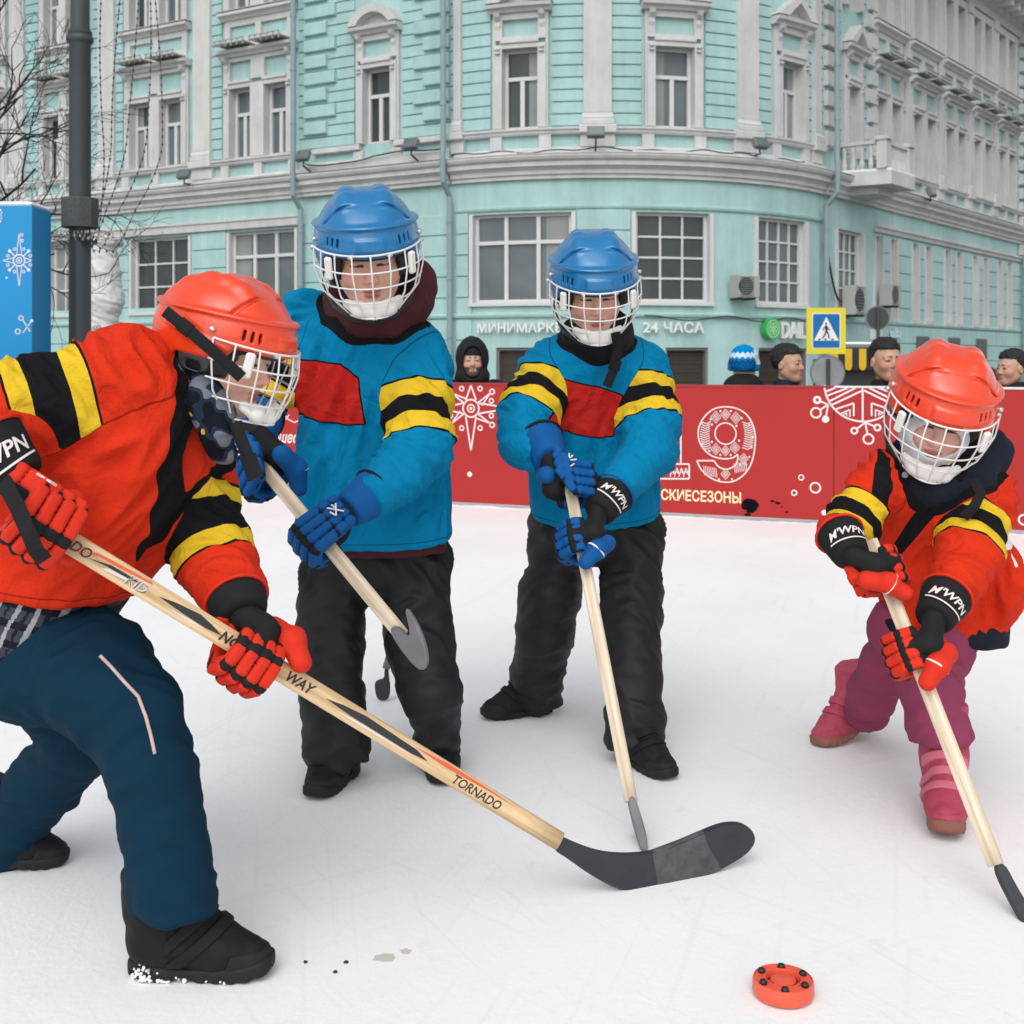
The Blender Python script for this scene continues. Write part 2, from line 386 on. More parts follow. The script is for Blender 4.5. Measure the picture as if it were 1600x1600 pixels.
M['black'] = mat('black_plastic', (.012, .012, .013), .45, .5)
M['dark'] = mat('dark_metal', (.03, .032, .034), .5, .5)
# ================================================================== building
S0 = np.array([-1.45, 30.8]); PH0 = math.radians(-30.6); PH1 = math.radians(51.5); RC = 7.5; LA = RC*(PH1-PH0)
E0 = S0+RC*np.array([math.sin(PH1)-math.sin(PH0), math.cos(PH0)-math.cos(PH1)])
def path(u):
    if u < 0: return S0+u*np.array([math.cos(PH0), math.sin(PH0)]), PH0
    if u > LA: return E0+(u-LA)*np.array([math.cos(PH1), math.sin(PH1)]), PH1
    p = PH0+u/RC; return S0+RC*np.array([math.sin(p)-math.sin(PH0), math.cos(PH0)-math.cos(p)]), p
def fp(u, z, o):
    q, p = path(u); return (q[0]+o*math.sin(p), q[1]-o*math.cos(p), z)
_us = np.linspace(-24, 42, 6000); _pt = np.array([path(u)[0] for u in _us]); _px = CX+F*_pt[:, 0]/_pt[:, 1]
def U(px): return float(np.interp(px, _px, _us))
def ZW(px, py): return H+(CY-py)*path(U(px))[0][1]/F
def usub(u0, u1):
    if u1 < 0 or u0 > LA: return [u0, u1]
    k = max(1, int(math.ceil((u1-u0)/.4))); return [u0+(u1-u0)*i/k for i in range(k+1)]
class FB(MB):
    def fbox(s, u0, u1, z0, z1, o0, o1, bev=0.):
        us = usub(u0, u1)
        prof = [(o0, z0), (o1, z0), (o1, z1), (o0, z1)] if not bev else [(o0, z0), (o1-bev, z0), (o1, z0+bev), (o1, z1-bev), (o1-bev, z1), (o0, z1)]
        s.sweep(us, prof)
    def sweep(s, us, prof):
        if isinstance(us, tuple): us = usub(*us)
        n = len(prof); V = [fp(u, z, o) for u in us for o, z in prof]; m = len(us)
        s.add(V, [(i*n+k, i*n+(k+1) % n, (i+1)*n+(k+1) % n, (i+1)*n+k) for i in range(m-1) for k in range(n)]+[tuple(range(n)), tuple((m-1)*n+k for k in range(n-1, -1, -1))])
    def fpoly(s, pts, o0, o1):
        n = len(pts); V = [fp(u, z, o) for o in (o0, o1) for u, z in pts]
        s.add(V, [tuple(range(n)), tuple(range(2*n-1, n-1, -1))]+[(i, n+i, n+(i+1) % n, (i+1) % n) for i in range(n)])
    def fquad(s, u0, u1, z0, z1, o):
        us = usub(u0, u1); V = [fp(u, z, o) for u in us for z in (z0, z1)]
        s.add(V, [(2*i, 2*i+2, 2*i+3, 2*i+1) for i in range(len(us)-1)])
    def ftube(s, pts, r, n=8): s.tube([fp(*p) for p in pts], r, n)
UL, UR = -23.0, U(1597)+1.2
ZB, Z1, Z2, Z3 = -.5, 6.05, 6.68, 14.6
W1 = (6.7, 8.68); W2 = (10.85, 12.95); WG = (2.42, 4.62); WN = (2.25, 4.62); WB = (.15, 1.3)
ups = [(787, 842), (1022, 1082), (1217, 1250), (571, 614), (363, 396), (417, 452), (207, 238), (254, 288), (73, 97), (108, 134), (1320, 1338)]
ups = [(U(a), U(b)) for a, b in ups]
ups += [(U(8)-2.4, U(8)-1.5), (U(8)-1.0, U(8)-.05)]
right_bays = [U(x) for x in (1383, 1439, 1488, 1530.5, 1568.5)]
for c in right_bays: ups += [(c-.98, c-.2), (c+.2, c+.98)]
grd = [(740, 893, '3x2'), (993, 1108, '3x4'), (1183, 1258, '4x4'), (1307, 1347, '4x4'), (360, 462, '3x2'), (207, 296, '3x3'), (80, 113, '2x3')]
grd = [(U(a), U(b), k) for a, b, k in grd]
nar = []
for c in right_bays: nar += [(c-.85, c-.3), (c+.3, c+.85)]
base_w = [(U(775), U(855)), (U(1040), U(1107)), (U(1185), U(1262))]
opens = [(a, b)+W1 for a, b in ups]+[(a, b)+W2 for a, b in ups]+[(a, b)+WG for a, b, k in grd]+[(a, b)+WN for a, b in nar]+[(a, b)+WB for a, b in base_w]
bld = thing('corner_building', 'mint green corner building with white stucco trim and a rounded corner', 'building', fp(LA/2, ZB, 0))
fb = FB()
ub = sorted(set([UL, 0, LA, UR]+[o[0] for o in opens]+[o[1] for o in opens]+[i*.45 for i in range(1, int(LA/.45))])); zb = sorted(set([ZB, Z3]+[o[2] for o in opens]+[o[3] for o in opens]))
for i in range(len(ub)-1):
    for j in range(len(zb)-1):
        um, zm = (ub[i]+ub[i+1])/2, (zb[j]+zb[j+1])/2
        if any(a < um < b and c < zm < d for a, b, c, d in opens): continue
        fb.add([fp(ub[i], zb[j], 0), fp(ub[i+1], zb[j], 0), fp(ub[i+1], zb[j+1], 0), fp(ub[i], zb[j+1], 0)], [(0, 1, 2, 3)])
wall = fb.build('wall', M['mint'], bld)
def reveal(a, b, c, d, win):                                        # the sides of a window opening
    rv = FB()
    us = usub(a, b)
    for u in (a, b): rv.add([fp(u, c, 0.005), fp(u, d, 0.005), fp(u, d, -.3), fp(u, c, -.3)], [(0, 1, 2, 3)])
    for z in (c, d): rv.add([fp(u, z, o) for u in us for o in (0.005, -.3)], [(2*i, 2*i+1, 2*i+3, 2*i+2) for i in range(len(us)-1)])
    rv.build('reveal', M['white'], win)
# raised courses between the openings
fb = FB()
def spans(z, ulo, uhi, pad, blocks):
    cut = sorted([(a-pad, b+pad) for a, b, c, d in blocks if c < z < d]); r = []; u = ulo
    for a, b in cut:
        if a > u: r.append((u, min(a, uhi)))
        u = max(u, b)
    if u < uhi: r.append((u, uhi))
    return [(a, b) for a, b in r if b-a > .08]
pair = [ups[4:6], ups[6:8], ups[8:10], ups[11:13]]+[ups[13+2*i:15+2*i] for i in range(5)]
sur = [(a-.33, b+.33) for a, b in ups[:4]+[ups[10]]]+[(p[0][0]-.36, p[1][1]+.36) for p in pair]
pil = [(U(912), U(955)), (U(1148), U(1180)), (U(307), U(333)), (U(158), U(183)), (U(20), U(42)), (U(713), U(724)), (U(1266), U(1276))]
pil += [(c-.2, c+.2) for c in ((right_bays[i]+right_bays[i+1])/2 for i in range(4))]
bl = [(a, b, 6.7, 9.75) for a, b in sur]+[(a, b, 10.0, 13.3) for a, b in sur]+[(a, b, 6, 14) for a, b in pil]
bay = (U(480), U(706)); rbay = (U(1284), U(1363))
z = 6.74
while z < 13.3:
    for a, b in spans(z+.12, UL, UR, .0, bl): fb.fbox(a, b, z, z+.262, -.01, .05, .008)
    z += .298
blg = [(a-.14, b+.14, 2.3, 4.75) for a, b, k in grd]+[(a-.06, b+.06, 2.1, 4.75) for a, b in nar]+[(a-.1, b+.1, 0, 1.45) for a, b in base_w]
z = -.1
while z < 4.6:
    zz = min(z+.5, 4.68)
    for lo, hi in ((UL, U(706)), (U(714), U(738)), (U(896), U(985)), (rbay[1], UR)):
        for a, b in spans((z+zz)/2, lo, hi, .0, blg): fb.fbox(a, b, z, zz, -.01, .045, .008)
    z += .535
fb.build('plaster_course', M['mint'], bld)
def quoins(ua, ub_, zz0, zz1, o, side, hh=.27, gap=.1):
    q = FB(); z = zz0; k = 0
    while z < zz1:
        w = (ub_-ua)*(1 if k % 2 else .72)
        q.fbox(ua if side < 0 else ub_-w, ua+w if side < 0 else ub_, z, z+hh, .03, o, .02); z += hh+gap; k += 1
    return q
quoins(bay[0], U(528), 7.1, 13.3, .16, -1, .33, .12).build('quoin', M['mint'], bld)
quoins(U(651), bay[1], 7.1, 13.3, .16, 1, .33, .12).build('quoin', M['mint'], bld)
quoins(rbay[0], U(1306), 6.75, 13.3, .18, -1, .4, .14).build('quoin', M['white'], bld)
quoins(U(1347), rbay[1], 6.75, 13.3, .18, 1, .4, .14).build('quoin', M['white'], bld)
quoins(U(1590), UR, 5.0, 13.3, .2, -1, .4, .14).build('quoin', M['white'], bld)
# cornices and bands
def cornice(name, u0, u1, prof, m): 
    q = FB(); q.sweep((u0, u1), prof); return q.build(name, m, bld)
CP = [(0, 5.44), (.10, 5.44), (.10, 5.52), (.16, 5.55), (.16, 5.64), (.24, 5.72), (.30, 5.73), (.30, 5.84), (.38, 5.88), (.42, 5.95), (.42, 6.0), (0, 6.03)]
for a, b, m_ in ((UL, bay[0]-.05, 0), (bay[0], bay[1], .06), (bay[1]+.05, rbay[0]-.02, 0), (rbay[0], rbay[1], .06), (rbay[1]+.02, UR, 0)):
    cornice('cornice', a, b, [(o+m_*(o > 0), z) for o, z in CP], M['white'])
    cornice('cornice_flashing', a, b, [(0.0, 6.034), (.44+m_, 6.004), (.44+m_, 6.02), (0, 6.055)], M['tin'] if a != bay[1]+.05 else M['frame'])
q = FB()
for k in range(26):                                                   # thin broken strips of snow lying on the cornice
    a = random.uniform(UL, UR-1); b = a+random.uniform(.6, 2.2)
    if any(a < e < b for e in (bay[0], bay[1], rbay[0], rbay[1])): continue
    q.sweep((a, b), [(.1, 6.05), (.40, 6.026), (.42, 6.06), (.25, 6.075)])
tag(q.build('snow_strip', M['snow'], bld), kind='stuff')
for a, b in ((UL, bay[0]), (U(714), rbay[0]), (rbay[1], UR)):
    cornice('sill_band', a, b, [(0, 6.52), (.12, 6.52), (.15, 6.56), (.15, 6.60), (.2, 6.63), (.2, 6.68), (0, 6.70)], M['white'])
    cornice('base_band', a, b, [(0, 6.06), (.13, 6.06), (.13, 6.16), (.1, 6.2), (0, 6.2)], M['white'])
q = FB()
q.fbox(bay[0]+.3, U(566), 6.55, 6.7, .0, .16, .02); q.fbox(U(620), bay[1]-.02, 6.55, 6.7, 0, .16, .02); q.fbox(bay[0], bay[1], 6.06, 6.32, 0, .12, .02)
q.build('sill_band', M['white'], bld)
_pp = lambda f: (f(q := FB()), q.build('panel_post', M['white'], bld))  # short posts between the panels under the sills
for a, b in sur: 
    for c in (a+.16, b-.16): _pp(lambda q: q.fbox(c-.15, c+.15, 6.2, 6.52, .0, .11))
for p in pair: c = (p[0][1]+p[1][0])/2; _pp(lambda q: q.fbox(c-.14, c+.14, 6.2, 6.52, 0, .11))
for a, b in pil: _pp(lambda q: (q.fbox(a-.08, b+.08, 6.2, 6.518, 0, .14), q.fbox(a-.1, b+.1, 6.518, 6.72, .0, .25, .02)))
cornice('fascia_line', U(714), rbay[0], [(0, 4.70), (.05, 4.70), (.07, 4.75), (.07, 4.78), (0, 4.8)], M['mint'])
cornice('fascia_band', UL, bay[0]-.05, [(0, 4.70), (.12, 4.70), (.14, 4.88), (.18, 4.92), (.18, 4.98), (0, 5.0)], M['white'])
cornice('fascia_band', rbay[1], UR, [(0, 4.74), (.08, 4.74), (.1, 4.84), (.16, 4.88), (.16, 4.94), (0, 4.98)], M['white'])
cornice('plinth_line', UL, UR, [(0, 2.05), (.07, 2.05), (.09, 2.1), (.09, 2.13), (0, 2.17)], M['mint'])
cornice('roof_cornice', UL, UR, [(0, 13.3), (.12, 13.3), (.16, 13.5), (.3, 13.6), (.3, 13.75), (.9, 13.95), (1.15, 14.05), (1.15, 14.3), (1.25, 14.4), (1.25, 14.5), (0, 14.6)], M['white'])
q = FB()
u = UL
while u < UR: q = FB(); q.fbox(u, u+.22, 13.62, 13.9, .28, .85); q.build('cornice_bracket', M['white'], bld); u += .8
for a, b in pil:                                                      # pilasters with a moulded base
    q = FB(); q.fbox(a, b, 7.02, 12.9, .0, .15, .015); q.fbox(a-.05, b+.05, 6.72, 6.86, 0, .22, .02); q.sweep((a-.035, b+.035), [(0, 6.86), (.2, 6.86), (.21, 6.9), (.19, 6.93), (.17, 6.97), (.16, 7.02), (0, 7.02)])
    q.fbox(a-.06, b+.06, 12.9, 13.3, 0, .2, .03); q.build('pilaster', M['white'], bld)
# windows
def bars(q, u0, u1, z0, z1, nu, nz, w=.05, o0=-.22, o1=-.15):
    for i in range(1, nu): c = u0+(u1-u0)*i/nu; q.fbox(c-w/2, c+w/2, z0, z1, o0, o1)
    for j in range(1, nz): c = z0+(z1-z0)*j/nz; q.fbox(u0, u1, c-w/2, c+w/2, o0, o1-.004)
def window(u0, u1, z0, z1, kind, gi, parent=None):
    q = FB(); f = .075; o0, o1 = -.24, -.13; W = u1-u0
    for a, b in ((u0, u0+f), (u1-f, u1)): q.fbox(a, b, z0, z1, o0, o1, .008)
    for a, b in ((z0, z0+f), (z1-f, z1)): q.fbox(u0+f, u1-f, a, b, o0, o1-.003, .008)
    if kind == 'sash':
        zt = z0+(z1-z0)*.64; c = u0+W*random.choice((.46, .5, .54)); q.fbox(u0+f, u1-f, zt-.05, zt+.05, o0, o1+.01, .008); q.fbox(c-.055, c+.055, z0+f, zt-.05, o0, o1+.004, .008)
    elif kind == 'sash_narrow':
        zt = z0+(z1-z0)*.66; q.fbox(u0+f, u1-f, zt-.04, zt+.04, o0, o1+.01); c = (u0+u1)/2; q.fbox(c-.035, c+.035, z0+f, zt-.04, o0, o1+.004)
    elif kind == '3x2':
        zt = z0+(z1-z0)*.68; q.fbox(u0+f, u1-f, zt-.045, zt+.045, o0, o1+.01)
        for i in (1, 2): c = u0+W*i/3; q.fbox(c-.05, c+.05, z0+f, zt-.045, o0, o1+.004); q.fbox(c-.05, c+.05, zt+.045, z1-f, o0, o1+.004)
    elif kind != 'plain':
        nu, nz = map(int, kind.split('x')); bars(q, u0+f, u1-f, z0+f, z1-f, nu, nz)
    w_ = q.build('window', M['frame'], bld); reveal(u0, u1, z0, z1, w_)
    g = FB(); g.fquad(u0+.01, u1-.01, z0+.01, z1-.01, -.2); g.build('glass', GL[gi], w_)
    if kind in ('sash', '3x2') and random.random() < .75:             # pale curtain standing just behind the pane's face at one side
        c = FB(); s_ = random.choice((0, 1)); a = u0+f+.02 if s_ == 0 else u1-f-.02-W*.22
        c.fquad(a, a+W*.22, z0+f+.01, z1-f-.01, -.196); c.build('curtain', GL[2], w_)
    return w_
for i, (a, b) in enumerate(ups):
    window(a, b, *W1, 'sash' if i < 11 or i > 12 else 'sash', [0, 1, 1, 0, 1, 1, 0, 1, 0, 0, 1][i] if i < 11 else 1)
    window(a, b, *W2, 'sash', 1 if i % 3 else 0)
for (a, b, k), gi in zip(grd, (1, 0, 1, 1, 1, 0, 2)): window(a, b, *WG, k, gi)
for a, b in nar: window(a, b, *WN, 'sash_narrow', 1)
M['shutter'] = mat('brown_shutter', (.075, .055, .042), .7, .3, .3, 4)
for a, b in base_w:
    q = FB(); q.fbox(a, b, WB[1]-.07, WB[1], -.2, -.05); q.fbox(a, a+.06, WB[0], WB[1]-.07, -.2, -.05); q.fbox(b-.06, b, WB[0], WB[1]-.07, -.2, -.05)
    w_ = q.build('shop_window', M['tin'], bld); reveal(a, b, *WB, w_); g = FB(); g.fquad(a, b, *WB, -.2); g.build('glass', GL[0], w_)
    g = FB(); u = a+.08
    while u < b-.1: g.fbox(u, u+.025, WB[0], WB[1]-.08, -.19, -.175); u += .06
    z_ = WB[0]+.1
    while z_ < WB[1]-.1: g.fbox(a+.07, b-.07, z_, z_+.02, -.174, -.166); z_ += .22
    g.build('window_grille', M['shutter'], w_)
# surrounds
def arch_pts(c, hw, z0, h, n=14): # segment of a circle
    R = (hw*hw+h*h)/(2*h); a = math.asin(hw/R); return [(c+R*math.sin(-a+2*a*i/n), z0+h-R+R*math.cos(-a+2*a*i/n)) for i in range(n+1)]
def surround(us, z0, z1, style, name='window_surround'):
    """us: one or two openings sharing a surround"""
    q = FB(); a, b = us[0][0], us[-1][1]; w = .2; o = .15; top = z1+.98
    for x in (a-w, b): q.fbox(x, x+w, z0, z1+.1, 0, o, .015); q.fbox(x-.05 if x < a else x+w-.02, x+.02 if x < a else x+w+.05, z0+.0, top-.1, 0, .1, .01)
    for (p, r) in us: q.sweep((p-.02, r+.02), [(-.02, z1), (o, z1), (o, z1+.1), (o+.05, z1+.13), (o+.05, z1+.2), (0, z1+.22)])
    for (p, r), (s, t) in zip(us[:-1], us[1:]): q.fbox(r, s, z0, z1+.1, 0, o, .015); q.fbox(r, s, z1+.22, top-.1, 0, .12)
    if style in ('tri', 'arc'):
        for x in (a-w, b): q.fbox(x, x+w, z1+.22, top-.1, 0, .12)
        q.fbox(a, b, z1+.22, z1+.3, 0, .1); q.fbox(a, b, top-.26, top-.1, 0, .12)
    else:
        for x in (a-w, b): q.fbox(x, x+w, z1+.1, top-.1, 0, .12)
        for (p, r) in us: q.fbox(p, r, top-.22, top-.1, 0, .12)
    for x in (a-w+.04, b+.04):                                        # scroll brackets
        pr = [(0, top-.52), (.12, top-.5), (.16, top-.4), (.14, top-.3), (.26, top-.2), (.3, top-.1), (0, top-.1)]; q.sweep((x, x+.13), pr)
        for dz in (.0, -.1): q.sweep((x, x+.12), [(.1, top-1.02+dz), (.22, top-1.0+dz), (.22, top-.96+dz), (.1, top-.94+dz)])
    e = .14
    q.sweep((a-w-e, b+w+e), [(0, top-.1), (.2, top-.1), (.24, top-.04), (.34, top), (.36, top+.08), (0, top+.12)])
    c = (a+b)/2; hw = (b-a)/2+w+e
    if style == 'tri':
        h = .55; z = top+.12
        for s in (-1, 1): q.fpoly([(c+s*hw*1.04, z), (c+s*(hw-.34), z), (c, z+h-.16), (c, z+h+.04)] if s < 0 else [(c, z+h+.04), (c, z+h-.16), (c+(hw-.34), z), (c+hw*1.04, z)], 0, .36)
        q.fpoly([(c-hw+.3, z), (c+hw-.3, z), (c, z+h-.14)], 0, .08)
    elif style == 'arc':
        z = top+.12; A = arch_pts(c, hw*1.02, z, .52); Bp = arch_pts(c, hw-.26, z, .30)
        for i in range(14): q.fpoly([A[i], A[i+1], Bp[i+1], Bp[i]], 0, .36)
        q.fpoly(Bp, 0, .08)
    return q.build(name, M['white'], bld)
for u, st in zip(ups[:4]+[ups[10]], ('tri', 'tri', 'tri', 'arc', 'tri')):
    surround([u], *W1, st); surround([u], *W2, 'flat')
for p in pair:
    surround(p, *W1, 'flat'); 
    a, b = p[0][0]-.2, p[1][1]+.2
    q = FB(); top = W1[1]+1.1                                          # parapet panels and sill under the upper window
    for x in (a, (a+b)/2-.1, b-.2): q.fbox(x, x+.2, top, 10.62, 0, .1)
    q.fbox(a+.2, b-.2, top, top+.28, .0, .09); q.fbox(a+.2, b-.2, 10.45, 10.62, 0, .09)
    q.sweep((a-.12, b+.12), [(0, 10.62), (.14, 10.62), (.2, 10.7), (.3, 10.74), (.3, 10.82), (0, 10.84)]); q.build('window_apron', M['white'], bld)
    q = FB(); q.fbox(a-.14, b+.14, 10.845, 10.87, 0, .32); q.build('sill_flashing', M['ac'], bld)
    q = FB()
    for x in ((a+.05, (a+b)/2-.1), ((a+b)/2+.1, b-.05)):
        q.fbox(x[0], x[1], top+.05, top+.085, .1, .62); q.fbox(x[0], x[1], top+.15, top+.175, .58, .62)
        for t in np.linspace(x[0], x[1]-.03, 6): q.fbox(t, t+.03, top-.02, top+.15, .57, .6)
    q.build('lamp_shelf', M['ac'], bld)
    surround(p, *W2, 'low', 'window_surround') if False else None
    q = FB()
    for x0, x1 in ((a-.02, a+.2), (b-.2, b+.02), (p[0][1], p[1][0])): q.fbox(x0, x1, W2[0], W2[1]+.25, 0, .14, .015)
    q.fbox(a+.2, p[0][1], W2[1], W2[1]+.25, 0, .13); q.fbox(p[1][0], b-.2, W2[1], W2[1]+.25, 0, .13); q.build('window_surround', M['white'], bld)
for a, b, k in grd:                                                   # plain white edging of the ground floor windows
    q = FB(); q.fbox(a-.1, a, WG[0], WG[1], 0, .06); q.fbox(b, b+.1, WG[0], WG[1], 0, .06); q.fbox(a-.1, b+.1, WG[0]-.09, WG[0], 0, .1); q.build('window_edging', M['frame'], bld)
for a, b in nar: q = FB(); q.fbox(a-.07, a, WN[0], WN[1], 0, .07); q.fbox(b, b+.07, WN[0], WN[1], 0, .07); q.fbox(a-.1, b+.1, WN[0]-.12, WN[0], 0, .1); q.build('window_edging', M['white'], bld)
# downpipes
for px, zt in ((477, 13.4), (709.5, 13.4), (1280.5, 13.4), (1592, 13.4)):
    u = U(px); q = FB(); q.ftube([(u, zt, .5), (u, 6.4, .5), (u, 6.05, .52), (u, 5.45, .5), (u, 5.1, .2), (u, ZB+.2, .2), (u, ZB+.1, .45)], .075, 10)
    z = ZB+.6
    while z < zt: q.ftube([(u, z, .5 if z > 5.45 else .2), (u, z+.06, .5 if z > 5.45 else .2)], .09, 10); z += 1.45
    q.build('downpipe', M['pipe'], bld)
# balcony over the side door
bc = U(1333); bz = 6.0
q = FB()
for t, (za, zb_, ho) in enumerate(((5.55, 5.75, .95), (5.75, 6.12, 1.45))):
    q.fpoly_ = None
    hw = ho*.8; V = [(bc-hw, 0), (bc-hw*.75, ho), (bc+hw*.75, ho), (bc+hw, 0)]
    n = 4; q.add([fp(u, z, o) for z in (za, zb_) for u, o in V], [(0, 1, 2, 3), (7, 6, 5, 4)]+[(i, 4+i, 4+(i+1) % 4, (i+1) % 4) for i in range(4)])
bal = q.build('balcony', M['white'], bld)
q = FB(); q.add([fp(u, z, o) for z in (6.122, 6.18) for u, o in V], [(0, 1, 2, 3), (7, 6, 5, 4)]+[(i, 4+i, 4+(i+1) % 4, (i+1) % 4) for i in range(4)]); q.build('balcony_snow', M['snow'], bal)
q = FB()
for s in (-.72, .72):
    q.fbox(bc+s*1.16-.16, bc+s*1.16+.16, 6.18, 6.95, 1.08, 1.36, .03); q.fbox(bc+s*1.16-.2, bc+s*1.16+.2, 6.95, 7.05, 1.03, 1.41)
    for k in range(4): q.tube([np.array(fp(bc+s*1.32, z, .15+.25*k)) for z in (6.18, 6.3, 6.5, 6.7, 6.85)], [.05, .08, .05, .06, .05], 8)
    q.fbox(bc+s*1.32-.08, bc+s*1.32+.08, 6.85, 6.95, 0, 1.05)
for k in range(8): q.tube([np.array(fp(bc-.62+k*1.24/7, z, 1.22)) for z in (6.18, 6.3, 6.5, 6.7, 6.85)], [.05, .08, .05, .06, .05], 8)
q.fbox(bc-.66, bc+.66, 6.85, 6.95, 1.1, 1.32); q.build('balustrade', M['white'], bal)
q = FB(); q.fbox(bc-1.05, bc+1.05, 7.055, 7.09, .0, 1.42); 
# cables along the cornice
def cable(name, label, pts, r=.025):
    q = MB(); P_ = [np.array(fp(*p)) for p in pts]; q.tube(P_, r, 6); return single(q, name, M['black'], label, 'cable', P_[0])
random.seed(11)
pts = [(u, 6.09+.03*math.sin(u*2.1)+.03*math.sin(u*5.3), .34) for u in np.linspace(U(716), U(1240), 60)]; cable('cable', 'thin black cable along the top of the rounded cornice', pts, .017)
pts = [(u, 6.36+.03*math.sin(u*3.1)-.16*max(0, math.sin(u*1.3)), .2) for u in np.linspace(bay[0]+.1, bay[1]-.1, 40)]; cable('cable', 'sagging black cable across the bay above the standing boy in blue', pts, .02)
pts = [(U(1284)+.02+.9*t, 4.2-1.6*t+.35*(t-.5)**2*4-.35, .12) for t in np.linspace(0, 1, 16)]; cable('cable', 'black cable curving down beside the right downpipe', pts, .03)
pts = [(u, 2.1-.12*math.sin((u-U(1010))*1.5)**2-.02, .12) for u in np.linspace(U(1005), U(1272), 40)]; cable('cable', 'thin cable sagging under the ground floor windows', pts, .015)
# floodlights on the cornice
def flood(px, dz, label, rot=0):
    u = U(px); c = np.array(fp(u, 6.35+dz, .62)); _, p = path(u); R = np.array(Matrix.Rotation(p+rot, 3, 'Z') @ Matrix.Rotation(math.radians(-25), 3, 'X'))
    t = thing('floodlight', label, 'floodlight', c, 'floodlights on the cornice'); q = MB(); q.box(c, (.42, .16, .28), R, .02); q.build('lamp_housing', M['tin'], t)
    q = MB(); q.tube([c+R@np.array([0, .08, -.1]), c+np.array([0, 0, -.26]), np.array(fp(u, 6.06, .3))], .025, 6); q.build('bracket', M['dark'], t)
    q = MB(); q.box(c+R@np.array([0, -.083, 0]), (.36, .01, .22), R); q.build('lamp_glass', GL[1], t)
for a in ((930, .1, 'floodlight under the wide white pilaster at the rounded corner'), (1163, .0, 'floodlight at the foot of the right corner pilaster'), (312, -.05, 'floodlight below the pilaster left of the bay'), (497, .1, 'floodlight on the left end of the bay cornice'), (664, .1, 'floodlight on the right end of the bay cornice'), (1424, -.2, 'floodlight on the side street cornice right of the balcony')): flood(*a)
# air conditioners
def aircon(px, py, w_, h_, label):
    u = U(px); z = ZW(px, py); t = thing('air_conditioner', label, 'air conditioner', fp(u, z-h_/2, .05), 'air conditioners on the wall'); q = FB(); q.fbox(u-w_/2, u+w_/2, z-h_/2, z+h_/2, .14, .52, .02); q.build('casing', M['ac'], t)
    q = FB(); n = 9
    for k in range(n): zz = z-h_/2+.06+(h_-.12)*k/(n-1); q.fbox(u-w_/2+.05, u+w_*.2, zz-.012, zz+.012, .522, .535)
    q.build('grille', M['tin'], t); q = MB(); c = np.array(fp(u-w_*.14, z, .519)); _, p = path(u); q.ring(c, .02, h_*.4, (math.cos(p), math.sin(p), 0), (0, 0, 1), (math.sin(p), -math.cos(p), 0), -.004, .002, 20); q.build('fan', M['black'], t)
    q = FB()
    for s in (-.3, .3): q.fbox(u+s*w_-.02, u+s*w_+.02, z-h_/2-.05, z-h_/2, 0, .5)
    q.build('bracket', M['dark'], t)
aircon(1151, 449, .6, .56, 'air conditioner between the two gridded windows of the rounded corner'); aircon(1318, 470, .78, .8, 'tall air conditioner in front of the gridded side window'); aircon(1374, 462, .7, .62, 'air conditioner at the start of the side street wall')
# shop lettering
M['sign_white'] = mat('sign_letters_white', (.78, .78, .77), .4, .4, .02); M['sign_side'] = M['sign_white']
def wall_text(s, px0, py, px1, cap_px, name, label, m, o=.09, **kw):
    u0, u1 = U(px0), U(px1); z = ZW((px0+px1)/2, py); d = path((u0+u1)/2)[0][1]; size = cap_px*d/F
    V, _ = text2d(s, **kw); k = (u1-u0)/(V[:, 0].max()*size)
    q = MB(); put_text(q, s, lambda x, y, t: fp(u0+x*k, z+y, o+t), size, .06, **kw); return single(q, name, m, label, 'shop sign', fp((u0+u1)/2, z, o))
wall_text('МИНИМАРКЕТ', 750, 519.5, 893, 15, 'shop_sign', 'white Cyrillic minimarket lettering beside the hooded man', M['sign_white'], bold=.018)
wall_text('24 ЧАСА', 1003, 519.5, 1096, 16, 'shop_sign', 'white Cyrillic lettering giving 24 hours, right of the centre child', M['sign_white'], bold=.018)
wall_text('DAILY', 1215, 528, 1262, 25, 'shop_sign', 'tall white Latin lettering beside the round green emblem', M['sign_white'], bold=.035)
wall_text('ab', 1386, 527, 1401, 15, 'shop_sign', 'small pale blue lettering on the side street wall', mat('sign_pale_blue', (.55, .72, .8), .4, .4), bold=.05)
u = U(1198); z = ZW(1198, 514); _, p = path(u); ex, en = np.array([math.cos(p), math.sin(p), 0]), np.array([math.sin(p), -math.cos(p), 0]); ez = np.array([0, 0, 1.])
t = thing('round_sign', 'round green emblem sign on the mint wall', 'shop sign', fp(u, z, .05)); c = np.array(fp(u, z, .05))
q = MB(); q.ring(c, 0.0, .27, ex, ez, en, 0, .18, 32); q.build('disc', mat('sign_green', (.03, .42, .09), .35, .5, .03), t)
q = MB(); q.ring(c, .2, .225, ex, ez, en, .181, .186, 32)
for k in range(6): a = k*math.pi/3; d_ = ex*math.cos(a)+ez*math.sin(a); q.ring(c+d_*.09, .055, .075, ex, ez, en, .181, .185, 14)
q.build('emblem', mat('sign_pale_green', (.45, .75, .45), .4), t)
